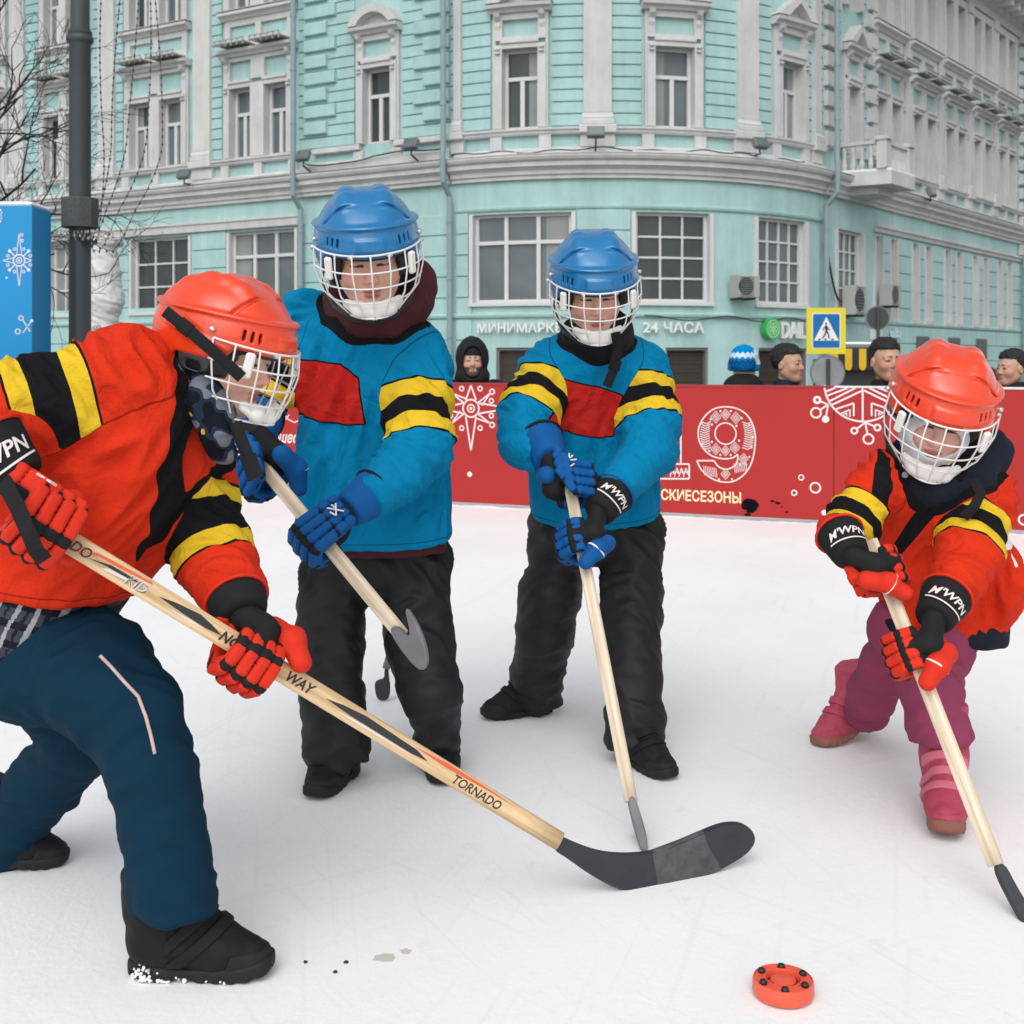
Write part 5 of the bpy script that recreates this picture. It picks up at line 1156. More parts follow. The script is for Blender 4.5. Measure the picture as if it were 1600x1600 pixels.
def boot(parent, c, heading, m, msole, s=1., pitch=0., roll=0., tall=.05, straps=True, mstrap=None, mcap=None, h=.0045, extra=None):
    """c = sole centre on the ground, heading degrees from +X to the toe"""
    R = np.array(Matrix.Rotation(math.radians(heading-90), 3, 'Z') @ Matrix.Rotation(math.radians(pitch), 3, 'X') @ Matrix.Rotation(math.radians(roll), 3, 'Y')); k = ('b', tall)
    if k not in BM:
        V, Q = surfnet(lambda p: f_boot_up(p, tall), (-.08, -.14, 0), (.08, .15, .16+tall), h); V = V+vnormals(V, Q)*(.0025*pnoise(V*28)+.0015*pnoise(V*55))[:, None]; o = link_mesh('boot', V, None, M['black'], None, True, quads=Q); BM[k] = o.data; bpy.data.objects.remove(o)
        V, Q = surfnet(f_boot_sole, (-.07, -.14, -.01), (.07, .16, .05), .0035); o = link_mesh('sole', V, None, M['black'], None, True, quads=Q); BM['s', tall] = o.data; bpy.data.objects.remove(o)
        ftc = lambda p: smax(smax(f_boot_up(p, tall)-.0028, .052+.25*np.abs(p[:, 0])**1-p[:, 1]+.35*(p[:, 2]-.03), .003), .014-p[:, 2], .003); ftc0 = ftc; ftc = lambda p: smax(ftc0(p), p[:, 2]-.046, .004)
        V, Q = surfnet(ftc, (-.07, .02, 0), (.07, .15, .1), .0035); o = link_mesh('toe_cap', V, None, M['black'], None, True, quads=Q); BM['c', tall] = o.data; bpy.data.objects.remove(o)
        ws = (.040, .0745, .109) if tall > .08 else (.036, .066)
        fst = lambda p: smax(smax(f_boot_up(p, tall)-.0052, np.minimum.reduce([np.abs(-.63*p[:, 1]+.78*p[:, 2]-w_)-.0098 for w_ in ws]), .002), -.035-p[:, 1], .004)
        V, Q = surfnet(fst, (-.07, -.06, .03), (.07, .13, .19), .0026, smooth=1); o = link_mesh('strap', V, None, M['black'], None, True, quads=Q); BM['t', tall] = o.data; bpy.data.objects.remove(o)
    # lift so the lowest point of the sole touches the ground
    Vs = np.array([v.co[:] for v in BM['s', tall].vertices])*s @ R.T; c = np.array(c, float); c[2] -= Vs[:, 2].min() if pitch or roll else 0
    b = put_local('boot', BM[k], parent, mat4(c, R, s), m)
    for n, kk, mm in (('sole', 's', msole), ('strap', 't', mstrap or m), ('toe_cap', 'c', mcap or msole)):
        o = bpy.data.objects.new(n, BM[kk, tall]); COL.objects.link(o); o.parent = b; o.material_slots[0].link = 'OBJECT'; o.material_slots[0].material = mm
    return b, R, c
# ---- sticks
def wood_mat(name, c):
    m, nt, b = base_mat(name, .42, .4); tc = nt.new('ShaderNodeTexCoord'); mp = nt.new('ShaderNodeMapping'); mp.inputs['Scale'].default_value = (60, 60, 2.5); nt.link(tc.outputs['Object'], mp.inputs['Vector'])
    n = nt.new('ShaderNodeTexNoise', i_Scale=1.0, i_Detail=5.0, i_Distortion=.6); nt.link(mp.outputs[0], n.inputs['Vector']); r = nt.new('ShaderNodeValToRGB'); r.color_ramp.elements[0].color = (c[0]*.62, c[1]*.55, c[2]*.45, 1); r.color_ramp.elements[1].color = (min(1, c[0]*1.1), c[1]*1.1, c[2]*1.12, 1); r.color_ramp.elements[0].position = .32; r.color_ramp.elements[1].position = .62
    nt.link(n.outputs['Fac'], r.inputs['Fac']); nt.link(r.outputs[0], b.inputs['Base Color']); return m
WOOD = wood_mat('stick_wood', (.72, .52, .30)); WOODP = wood_mat('stick_wood_pale', (.72, .62, .48)); BLADE = mat('blade_black', (.028, .030, .034), .55, .4, .45, 25, .3, 80, rvar=.1); TAPE = mat('blade_tape', (.085, .085, .09), .85, .2, .75, 38, .6, 120); BLADEG = mat('blade_grey', (.16, .165, .175), .5, .4, .3, 20, .2, 60)
def stick(label, a, b, w=.030, t=.020, m=WOODP, group=None):
    a, b = np.asarray(a, float), np.asarray(b, float); th = thing('hockey_stick', label, 'hockey stick', b, 'hockey sticks in play'); s = nrm(b-a); view = nrm(np.array([0, 0, H])-(a+b)/2); n = nrm(view-s*(view@s)); u = np.cross(s, n)
    # built along its own length so the grain follows it
    o = MB(); L = np.linalg.norm(b-a); o.tube([np.array([0, 0, z]) for z in np.linspace(0, L, 12)], 1, 16, sq=(t/2, w/2), up=(1, 0, 0)); ob = o.build('shaft', m, None, True); ob.parent = th
    Rm = np.stack([n, u, s], 1); M4 = mat4(a, Rm); ob.matrix_local = Matrix.Translation(-Vector(b)) @ M4
    WORLD_OFF[ob.name] = tuple(b)
    return th, s, n, u
def px_blade(th, pts, dfun, thick, m, name='blade', plane=None, rounds=2):
    """blade outline given on the photo, laid on one plane, with a real thickness"""
    pts = np.array(pts, float)
    for _ in range(rounds):                                # soften the corners
        nx = np.roll(pts, -1, 0); pts = np.stack([pts*.75+nx*.25, pts*.25+nx*.75], 1).reshape(-1, 2)
    A = np.array([P(x, y, dfun(x, y)) for x, y in pts]); c = A.mean(0); _, _, vh = np.linalg.svd(A-c); n = vh[2]; n = n if n[1] < 0 else -n
    if plane is not None: n, c0 = plane[0], plane[1]
    else: c0 = c
    E = np.array([0, 0, H]); A = np.array([E+(a-E)*(((c0-E)@n)/((a-E)@n)) for a in A]); c = A.mean(0)
    q = MB(); k = len(A); V = []
    for o_, ins in ((-.5, .25), (-.30, 0), (.30, 0), (.5, .25)):
        for p_ in A: V.append(p_+n*thick*o_-nrm(p_-c)*thick*ins)
    Fs = [tuple(range(k)), tuple(range(4*k-1, 3*k-1, -1))]
    for r in range(3): Fs += [(r*k+i, r*k+(i+1) % k, (r+1)*k+(i+1) % k, (r+1)*k+i) for i in range(k)]
    q.add(V, Fs); return q.build(name, m, th), n, c0
# ---- body inside the clothes: one continuous figure
def body(parent, c, R, s, neck, chest, hips, arms, legs, m, h=.0034):
    neck, chest, hips = [np.asarray(a, float) for a in (neck, chest, hips)]
    hb = c+R@np.array([0, -.02, -.07])*s
    def f(p):
        q = ((p-c)@R)/s; d = f_head(q)*s
        far = (np.linalg.norm(p-c, axis=1) > .22*s); d = np.where(far, np.linalg.norm(p-c, axis=1)-.11*s, d)
        e = chain(p, [(hb, .044*s), (neck, .046*s), (chest, .085*s), (hips, .08*s)], .04)
        for ch in list(arms)+list(legs): e = smin(e, chain(p, ch, .01), .02)
        return smin(d, e, .018)
    pts = [(c, .16*s), (neck, .05), (hips, .1)]+[q for ch in list(arms)+list(legs) for q in ch]; lo, hi = bbox(pts, .0)
    A = head_attrs(c, R, s)
    return sdf_obj('body', f, lo, hi, h, m, parent, attrs=A, smooth=1)
# ================================================================== the players
def arm_coord(ch):
    """distance from the shoulder along the upper arm; the forearm counts as far beyond it"""
    P_ = [np.asarray(q[0]) for q in ch]; a, b = P_[0], P_[1]; x = nrm(b-a); L = np.linalg.norm(b-a)
    def f(V):
        r = (V-a)@x; ds = []
        for p0, p1 in zip(P_[:-1], P_[1:]):
            e = p1-p0; t = np.clip((V-p0)@e/(e@e), 0, 1); ds.append(np.linalg.norm(V-p0-t[:, None]*e, axis=1))
        return r
    def upper(V):                                          # > 0 on the upper arm
        ds = []
        for p0, p1 in zip(P_[:-1], P_[1:]):
            e = p1-p0; t = np.clip((V-p0)@e/(e@e), 0, 1); ds.append(np.linalg.norm(V-p0-t[:, None]*e, axis=1))
        return np.minimum.reduce(ds[2:])-np.minimum(ds[0], ds[1])+.01 if len(ds) > 2 else np.full(len(V), 1.)
    f.upper = upper
    return f
def garment(parent, name, m, torso, arms, k=.045, h=.0062, amp=.010, segs=None, attrs=None, tfold=(.10, .058), seed=0., cutw=True, extra=None, tcut=None):
    """torso: (sections, X, Y) loft; arms: chains; returns the mesh and its distance functions"""
    secs, X, Y = torso
    ft = (lambda p: loft(p, secs, X, Y)) if tcut is None else (lambda p: smax(loft(p, secs, X, Y), (p-tcut[0])@tcut[1], .008))
    def fa(ch):
        w = np.asarray(ch[-1][0]); d_ = nrm(w-np.asarray(ch[-2][0]))
        return lambda p: smin(chain(p, ch[:-1], .03), smax(chain(p, ch[-2:], .03), (p-w)@d_, .006), .02) if len(ch) > 2 else smax(chain(p, ch, .03), (p-w)@d_, .006)
    fas = [fa(c) for c in arms]
    def f(p):
        d = ft(p)
        for g in fas: d = smin(d, g(p), k)
        if extra: d = extra(p, d)
        return d
    pts = [(s[0], max(s[1], s[2])) for s in secs]+[q for c in arms for q in c]; lo, hi = bbox(pts, .02)
    sg = [(np.asarray(secs[0][0]), np.asarray(secs[-1][0]), .8)] if segs is None else segs
    arm_s = [(np.asarray(a[0]), np.asarray(b[0]), .12 if i == len(c)-2 else 1.0) for c in arms for i, (a, b) in enumerate(zip(c[:-1], c[1:]))]
    ftor = folds(sg, amp*1.75, tfold[0], tfold[1], seed); farm = folds(arm_s, amp*1.6, .034, .095, seed+3, 1.2)
    def disp(V):
        dt = ft(V); da = np.minimum.reduce([g(V) for g in fas]) if fas else np.full(len(V), 1.); w = np.clip(.5+(dt-da)/.08, 0, 1)
        ax2 = np.asarray(secs[-1][0])-np.asarray(secs[0][0]); L2 = np.linalg.norm(ax2); t2 = (V-secs[0][0])@ax2/L2; hd = t2 if tcut is None else -(V-tcut[0])@tcut[1]
        calm = np.clip(hd/.07, .18, 1)*np.clip((L2-t2)/.12, .35, 1)
        return ftor(V)*calm*(1-w)+farm(V)*w
    A = {}
    if arms:
        ac = [arm_coord(c) for c in arms]
        A['seam'] = lambda V: ft(V)-np.minimum.reduce([g(V) for g in fas])
        def own(V):
            D = np.stack([g(V) for g in fas]); C = np.stack([c.upper(V) for c in ac]); return np.minimum(ft(V)-D.min(0), np.take_along_axis(C, D.argmin(0)[None], 0)[0])
        A['own'] = own
        ax_ = nrm(np.asarray(secs[-1][0])-np.asarray(secs[0][0])); A['hem'] = lambda V: np.where(A['seam'](V) < 0, (V-secs[0][0])@ax_ if tcut is None else -(V-tcut[0])@tcut[1], 1.)
        def band(V):
            D = np.stack([g(V) for g in fas]); C = np.stack([c(V) for c in ac]); return np.take_along_axis(C, D.argmin(0)[None], 0)[0]
        A['band'] = band
        A['armid'] = lambda V: np.stack([g(V) for g in fas]).argmin(0).astype(float)
    for k_, fn in (attrs or {}).items(): A[k_] = fn
    o = sdf_obj(name, f, lo, hi, h, m, parent, disp, A)
    return o, f, ft, fas
def to_px(V): return np.stack([CX+F*V[:, 0]/V[:, 1], CY-F*(V[:, 2]-H)/V[:, 1]], 1)
def printed(poly, dref, front=None):
    """signed distance (metres at depth dref) to an outline sewn on the chest"""
    return lambda V: poly_sd(to_px(V), poly)*dref/F
def trousers(parent, name, m, hips, legs, h=.007, amp=.011, seed=0., cuts=True, attrs=None, waist=None):
    def fl(ch):
        w = np.asarray(ch[-1][0]); d_ = nrm(w-np.asarray(ch[-2][0])); return lambda p: smax(chain(p, ch, .03), (p-w)@d_, .006)
    fs = [fl(c) for c in legs]
    def f(p):
        d = hips(p)
        for g in fs: d = smin(d, g(p), .03)
        return d
    pts = [q for c in legs for q in c]+waist; lo, hi = bbox(pts, .03)
    sg = [(np.asarray(a[0]), np.asarray(b[0]), (.55, .8, 1.15, 1.3)[min(3, i+(4-len(c)))]) for c in legs for i, (a, b) in enumerate(zip(c[:-1], c[1:]))]
    return sdf_obj(name, f, lo, hi, h, m, parent, folds(sg, amp*1.3, .048, .10, seed), attrs)
def collar_mesh(parent, name, m, f, pts, h=.005, amp=.006, seed=0., attrs=None):
    lo, hi = bbox(pts, .02); return sdf_obj(name, f, lo, hi, h, m, parent, lambda V: amp*(fbm(V*14+seed, 2))+amp*.8*(np.abs(pnoise(V*26+seed))-.25), attrs)
GB, GR = glove_mats((.0, .082, .28), 'blue'), glove_mats((.62, .028, .010), 'red')
T_BLK = mat('trousers_black', (.0075, .008, .009), .6, .35, .2, 12, .25, 500, rvar=.06); T_NAVY = mat('trousers_navy', (.0035, .0255, .050), .8, .1, .14, 9, .3, 420); T_PINK = mat('trousers_plum', (.255, .046, .100), .8, .15, .12, 9, .35, 420)
SHOE = mat('shoe_black', (.008, .008, .009), .7, .25, .3, 25, .4, 160); SOLE = mat('sole_dark', (.013, .013, .014), .7, .3, .3, 30, .3, 120); BOOTP = mat('boot_pink', (.40, .055, .10), .6, .3, .35, 30, .6, 70); SOLEP = mat('boot_sole_brown', (.26, .10, .075), .7, .3, .3, 20, .3, 100)
HOODM = mat('hood_maroon', (.060, .014, .018), .8, .2, .25, 18, .4, 220); NAVYC = mat('collar_navy', (.008, .011, .022), .8, .2, .25, 18, .4, 260); BLKC = mat('collar_black', (.009, .009, .011), .8, .25, .25, 18, .4, 260)
def J2(*a): return J(*a)
band_layers = lambda b0, w: [('band', b0, b0+w, YEL, 'own'), ('band', b0+w, b0+2.15*w, BLK, 'own'), ('band', b0+2.15*w, b0+3.15*w, YEL, 'own'), ('band', b0-.005, b0, BLK, 'own'), ('band', b0+3.15*w, b0+3.15*w+.005, BLK, 'own')]
FRONT = np.array([0, -1., 0])
dk = lambda c: tuple(x*.45 for x in c)
def near(a, b, px, py):                                  # the point of a shaft nearest to a photo point
    T = np.linspace(0, 1, 801); Q = a+(b-a)*T[:, None]; xy = to_px(Q); return Q[((xy-np.array([px, py]))**2).sum(1).argmin()]
# ---------------------------------------------------------------- tall player in blue, left of centre
def player_blue_tall():
    t = thing('person', 'tallest child in a blue jersey and maroon hood, holding a pale stick', 'person', (P(590, 1230, 2.82)[0], 2.85, 0), 'children playing hockey')
    R = headR(8, 20, -5); s = 1.0; c = P(578, 412, 2.66)-R@np.array([0, .08, 0])*s+np.array([0, 0, .0])
    X = nrm([1, 0, .0]); sec = [(P(583, 843, 2.90), .190, .135), (P(583, 760, 2.92), .180, .130), (P(583, 650, 2.92), .172, .125), (P(584, 560, 2.90), .168, .118), (P(580, 512, 2.88), .142, .105), (P(578, 475, 2.85), .095, .075)]
    Yd = nrm(np.cross(nrm(sec[-1][0]-sec[0][0]), X))
    aR = [J(478, 497, 2.92, 44), J(412, 622, 2.88, 37), J(402, 690, 2.72, 30)]                # his right arm, image left
    aL = [J(650, 568, 2.86, 52), J(656, 695, 2.74, 50), J(622, 742, 2.68, 45), J(574, 784, 2.60, 34)]
    panel = [(462, 563), (500, 566), (532, 570), (559, 592), (561, 615), (569, 662), (540, 663), (505, 658), (480, 652), (462, 640)]
    hood_pts = [J(520, 468, 2.86, 12), J(528, 488, 2.82, 16), J(560, 503, 2.785, 21), J(610, 498, 2.78, 24), J(645, 475, 2.83, 28), J(648, 440, 2.88, 30), J(600, 420, 2.95, 36), J(540, 430, 2.95, 20), J(520, 468, 2.86, 12)]
    f_hood = lambda p: smin(chain(p, hood_pts, .03), ell(p, P(648, 452, 2.86), (.042, .06, .062)), .03)
    m = pattern_mat('jersey_blue_tall', BLUE, [('hem', .017, .0195, dk(BLUE), None), ('seam', -.0014, .0014, dk(BLUE), None), ('panel', -1, .004, BLK, 'front'), ('panel', -1, 0, (.46, .018, .014), 'front')]+band_layers(.085, .042)+[('neck', -1, .017, BLK, None)])
    at = dict(panel=printed(panel, 2.8), front=lambda V: 2.93-V[:, 1]+0*V[:, 0], neck=lambda V: f_hood(V))
    j, fj, ft, fas = garment(t, 'jersey', m, (sec, X, Yd), [aR, aL], attrs=at, seed=1.3, amp=.011)
    collar_mesh(t, 'hood', HOODM, lambda p: smax(f_hood(p), -(np.linalg.norm(p-c, axis=1)-.088), .01), hood_pts, amp=.007, seed=2.)
    collar_mesh(t, 'neck_warmer', BLKC, lambda p: smin(ell(p, P(583, 480, 2.80), (.078, .07, .05)), ell(p, c+R@np.array([0, -.045, -.05]), (.092, .06, .06)), .02), [J(583, 480, 2.8, 56), (c, .12)], amp=.004)
    # jacket hem showing under the jersey
    hs = [(P(583, 862, 2.91), .176, .122), (P(583, 820, 2.91), .178, .122)]
    sdf_obj('jacket_hem', lambda p: loft(p, hs, X, FRONT), P(583, 862, 2.91)-.25, P(583, 820, 2.91)+.25, .008, HOODM, t, lambda V: .005*pnoise(V*20))
    body(t, c, R, s, P(585, 490, 2.84), P(584, 600, 2.90), P(583, 850, 2.95), [[(q[0], q[1]*(.5 if i < len(ch)-1 else .3)) for i, q in enumerate(ch)] for ch in (aR, aL)], [[J(525, 870, 2.95, 28), J(519, 1040, 2.88, 22), J(522, 1195, 2.88, 16)], [J(640, 870, 2.95, 28), J(664, 1040, 2.88, 22), J(686, 1180, 2.95, 14)]], SKIN)
    lg = [[J(520, 880, 2.95, 54), J(517, 1000, 2.90, 49), J(520, 1090, 2.86, 46), J(526, 1160, 2.87, 48), J(527, 1192, 2.87, 50)], [J(642, 880, 2.95, 56), J(655, 1000, 2.90, 51), J(673, 1080, 2.86, 45), J(685, 1140, 2.92, 35), J(687, 1192, 2.95, 30)]]
    trousers(t, 'trousers', T_BLK, lambda p: ell(p, P(583, 872, 2.95), (.180, .120, .105)), lg, waist=[J(583, 850, 2.95, 125)], seed=4.)
    boot(t, (P(515, 1240, 2.80)[0], 2.87, 0), -104, SHOE, SOLE, 1.0, tall=.05); boot(t, (P(682, 1228, 2.86)[0], 2.96, 0), -78, SHOE, SOLE, 1.0, tall=.05)
    helmet(t, c, R, s, HEL_B)
    # stick and gloves
    a, b = P(405, 722, 2.66), P(628, 992, 2.44)
    th, sd, n, u = stick('pale wooden stick with a worn grey blade, lifted by the tallest child in blue', a, b, .030, .021, WOODP)
    px_blade(th, [(608, 984), (622, 976), (633, 990), (640, 994), (644, 985), (633, 944), (650, 968), (664, 1000), (670, 1031), (664, 1046), (655, 1047), (632, 1022)], lambda x, y: 2.44-(x-610)*.0006-(y-980)*.0003, .014, BLADEG)
    gU = P(412, 733, 2.655); glove(t, gU, sd, P(398, 672, 2.66), aR[1][0], 'R', GB, .98, logo=None, cuffblack=False)
    gL = near(a, b, 503, 841); glove(t, gL, -sd, P(557, 786, 2.59), aL[2][0], 'L', GB, .92, cuffblack=False)
    return t
# ---------------------------------------------------------------- second player in blue, in the middle
def player_blue_mid():
    t = thing('person', 'child in a blue jersey with a black collar, leaning over a stick in the centre', 'person', (P(930, 1150, 3.1)[0], 3.15, 0), 'children playing hockey')
    R = headR(2, 22, -2); s = .94; c = P(933, 466, 2.96)-R@np.array([0, .08, 0])*s
    X = nrm([1, 0, 0]); sec = [(P(930, 800, 3.22), .172, .128), (P(928, 730, 3.22), .170, .130), (P(922, 650, 3.19), .166, .125), (P(920, 590, 3.15), .160, .118), (P(925, 550, 3.12), .128, .105), (P(930, 512, 3.08), .075, .075)]
    Yd = nrm(np.cross(nrm(sec[-1][0]-sec[0][0]), X))
    aR = [J(856, 580, 3.12, 44), J(826, 645, 3.02, 43), J(822, 690, 2.97, 40), J(845, 716, 2.90, 29)]
    aL = [J(1000, 578, 3.14, 46), J(1016, 660, 3.06, 44), J(1014, 706, 3.0, 42), J(956, 772, 2.87, 31)]
    panel = [(879, 593), (905, 600), (940, 607), (971, 619), (964, 650), (958, 680), (935, 684), (905, 678), (861, 666), (868, 630)]
    neck_pts = [J(905, 525, 3.06, 30), J(935, 531, 3.045, 33), J(958, 522, 3.06, 30), J(930, 500, 3.13, 40)]
    f_neck = lambda p: smin(chain(p, neck_pts, .03), ell(p, P(932, 525, 3.08), (.074, .06, .050)), .02)
    m = pattern_mat('jersey_blue_mid', BLUE, [('hem', .017, .0195, dk(BLUE), None), ('seam', -.0014, .0014, dk(BLUE), None), ('panel', -1, .004, BLK, 'front'), ('panel', -1, 0, (.46, .018, .014), 'front')]+band_layers(.050, .034)+[('neck', -1, .010, BLK, None)])
    at = dict(panel=printed(panel, 3.1), front=lambda V: 3.20-V[:, 1], neck=lambda V: f_neck(V))
    j, fj, ft, fas = garment(t, 'jersey', m, (sec, X, Yd), [aR, aL], attrs=at, seed=8.1, amp=.011)
    collar_mesh(t, 'collar', BLKC, lambda p: smax(f_neck(p), -(np.linalg.norm(p-c, axis=1)-.08), .01), neck_pts+[J(930, 525, 3.03, 55)], amp=.005, seed=3.)
    body(t, c, R, s, P(930, 520, 3.06), P(922, 620, 3.16), P(930, 820, 3.24), [[(q[0], q[1]*(.5 if i < len(ch)-1 else .3)) for i, q in enumerate(ch)] for ch in (aR, aL)], [[J(885, 850, 3.25, 28), J(855, 960, 3.3, 22), J(840, 1075, 3.45, 16)], [J(985, 850, 3.22, 28), J(985, 1000, 3.1, 22), J(988, 1150, 3.02, 16)]], SKIN)
    lg = [[J(878, 835, 3.24, 46), J(860, 930, 3.27, 44), J(852, 985, 3.30, 43), J(840, 1050, 3.40, 40), J(842, 1092, 3.45, 39)], [J(986, 835, 3.22, 48), J(987, 950, 3.13, 44), J(989, 1060, 3.07, 43), J(990, 1120, 3.03, 43), J(991, 1166, 3.02, 45)]]
    trousers(t, 'trousers', T_BLK, lambda p: ell(p, P(932, 820, 3.24), (.168, .12, .105)), lg, waist=[J(932, 800, 3.24, 110)], seed=11.)
    boot(t, (P(812, 1112, 3.44)[0], 3.42, 0), 203, SHOE, SOLE, .92, tall=.05); boot(t, (P(1008, 1203, 2.97)[0], 2.98, 0), -62, SHOE, SOLE, .92, tall=.05)
    h = helmet(t, c, R, s, HEL_B)
    q = MB(); pts = [P(962, 520, 2.93), P(966, 545, 2.96), P(960, 575, 2.985), P(948, 604, 2.99)]; q.tube(pts, 1, 8, sq=(.003, .012), up=(0, -1, 0)); q.tube([pts[1]+(pts[2]-pts[1])*.6, pts[2]+(pts[3]-pts[2])*.1], 1, 8, sq=(.005, .0145), up=(0, -1, 0)); q.build('hanging_strap', BLKC, t, False)
    a, b = P(888, 748, 2.88), P(986, 1252, 2.52)
    th, sd, n, u = stick('pale wooden stick held upright by the child in blue in the centre', a, b, .028, .020, WOODP)
    px_blade(th, [(979, 1246), (991, 1240), (1000, 1270), (1009, 1300), (1013, 1328), (1005, 1334), (997, 1318), (986, 1278)], lambda x, y: 2.52-(y-1250)*.0006, .02, BLADEG)
    px_blade(th, [(996, 1292), (1007, 1296), (1014, 1330), (1003, 1334)], lambda x, y: 2.50-(y-1290)*.0005+(x-996)*.012, .012, BLADE, 'blade')
    glove(t, near(a, b, 891, 760), -sd, P(852, 705, 2.88), aR[1][0], 'R', GB, .92, cuffblack=False)
    glove(t, near(a, b, 908, 842), sd, P(946, 782, 2.84), aL[2][0], 'L', GB, .90, logo=("M'WPN", 10, .019, .045))
    return t
# ---------------------------------------------------------------- near player in red, at the left edge
def player_red_near():
    t = thing('person', 'nearest child in a red jersey, bent over a long stick at the left', 'person', (P(190, 1530, 1.98)[0], 2.1, 0), 'children playing hockey')
    R = headR(72, 17, 0); s = .87; c = P(353, 549, 2.10)
    ax = nrm(P(278, 560, 2.12)-P(75, 930, 2.12)); X = nrm([0.15, 1, 0]); X = nrm(X-ax*(X@ax)); Yd = np.cross(ax, X)
    sec = [(P(52, 1000, 2.12), .165, .118), (P(120, 850, 2.12), .180, .130), (P(175, 755, 2.12), .185, .138), (P(225, 670, 2.12), .180, .125), (P(258, 610, 2.12), .15, .100), (P(290, 560, 2.12), .085, .072)]
    aN = [J(195, 596, 2.02, 80), J(-50, 655, 1.90, 74), J(-35, 695, 1.87, 58), J(20, 712, 1.86, 42)]
    aF = [J(290, 735, 2.20, 66), J(342, 885, 2.11, 56), J(360, 916, 2.06, 47), J(376, 938, 2.03, 39)]
    stA = [(276, 540), (300, 558), (312, 590), (306, 640), (300, 690), (285, 765), (287, 800), (255, 850), (211, 879), (235, 800), (255, 720), (268, 640), (276, 590)]
    stB = [(280, 772), (325, 735), (366, 706), (370, 725), (328, 765), (290, 802), (284, 790)]
    m = pattern_mat('jersey_red_near', ORG, [('hem', .017, .0195, dk(ORG), None), ('seam', -.0014, .0014, dk(ORG), None), ('stripe', -1, 0, BLK, 'front')]+[('band', .068, .100, YEL, 'own'), ('band', .100, .158, BLK, 'own'), ('band', .158, .190, YEL, 'own'), ('band', .064, .068, BLK, 'own'), ('band', .190, .194, BLK, 'own')])
    def stripe(V): xy = to_px(V); return np.minimum(poly_sd(xy, stA), poly_sd(xy, stB))*2/F
    def band2(V): return 0
    # sleeves: the near one is banded above the elbow, the far one nearer the elbow
    at = dict(stripe=stripe, front=lambda V: 2.22-V[:, 1])
    j, fj, ft, fas = garment(t, 'jersey', m, (sec, X, Yd), [aN, aF], attrs=at, seed=14.2, amp=.0125, tfold=(.120, .065), k=.05, tcut=(P(95, 922, 2.1), nrm([-.155, 0, -1])))
    scarf_pts = [J(306, 575, 2.08, 30), J(318, 625, 2.05, 30), J(337, 668, 2.05, 26), J(350, 705, 2.07, 20)]
    SC_M = pattern_mat('scarf_camo', (.020, .030, .055), [('camo', .18, 1, (.16, .18, .21), None), ('camo', -1, -.22, (.008, .010, .016), None), ('camo2', .52, 1, (.62, .36, .02), None)], .85)
    f_sc = lambda p: smin(chain(p, scarf_pts, .03), ell(p, P(308, 605, 2.12), (.030, .070, .070)), .03)
    collar_mesh(t, 'scarf', SC_M, f_sc, scarf_pts+[J(325, 600, 2.1, 75)], h=.004, amp=.008, seed=7., attrs=dict(camo=lambda V: fbm(V*30, 2), camo2=lambda V: pnoise(V*34+40)))
    # shirt tail under the jersey
    hs = [(P(40, 1010, 2.12), .150, .112), (P(95, 890, 2.12), .160, .112)]
    PL = pattern_mat('plaid_shirt', (.050, .055, .075), [('ck2', .35, 1, (.012, .013, .018), None), ('ck', .62, 1, (.33, .33, .36), None), ('ck', -1, -.75, (.014, .014, .02), None)], .85)
    lo, hi = np.minimum(hs[0][0], hs[1][0])-.22, np.maximum(hs[0][0], hs[1][0])+.22
    sdf_obj('shirt_tail', lambda p: loft(p, hs, X, Yd), lo, hi, .006, PL, t, lambda V: .006*pnoise(V*22), dict(ck=lambda V: np.sin(V@Yd*210+.8*pnoise(V*20)), ck2=lambda V: np.sin(V@ax*190+V@Yd*40)))
    body(t, c, R, s, P(305, 600, 2.12), P(240, 680, 2.12), P(70, 990, 2.15), [[(q[0], q[1]*.5) for q in aN], [(q[0], q[1]*.5) for q in aF]], [[J(80, 1030, 2.08, 45), J(205, 1115, 1.99, 35), J(266, 1425, 1.97, 10)], [J(70, 1040, 2.22, 40), J(125, 1160, 2.28, 30), J(10, 1310, 2.41, 20)]], SKIN, h=.003)
    lgN = [J(78, 1030, 2.06, 96), J(143, 1050, 2.02, 92), J(204, 1115, 1.99, 73), J(238, 1205, 1.97, 62), J(254, 1285, 1.965, 59), J(265, 1350, 1.96, 60), J(272, 1426, 1.955, 67)]
    lgF = [J(60, 1040, 2.24, 76), J(133, 1150, 2.28, 54), J(70, 1225, 2.36, 54), J(8, 1295, 2.42, 56), J(-15, 1322, 2.44, 56)]
    trousers(t, 'trousers', T_NAVY, lambda p: ell(p, P(60, 1032, 2.14), (.14, .165, .092)), [lgN, lgF], waist=[J(50, 980, 2.15, 180)], seed=21., amp=.010, h=.0065)
    q = MB(); pts = [P(x, y, 1.90) for x, y in ((156, 1024), (172, 1040), (195, 1066), (216, 1088), (228, 1120), (236, 1150), (242, 1178))]; RP = mat('reflective_piping', (.55, .40, .38), .4, .5)
    return t, (aN, aF, c, R, s, lgN, pts, RP)
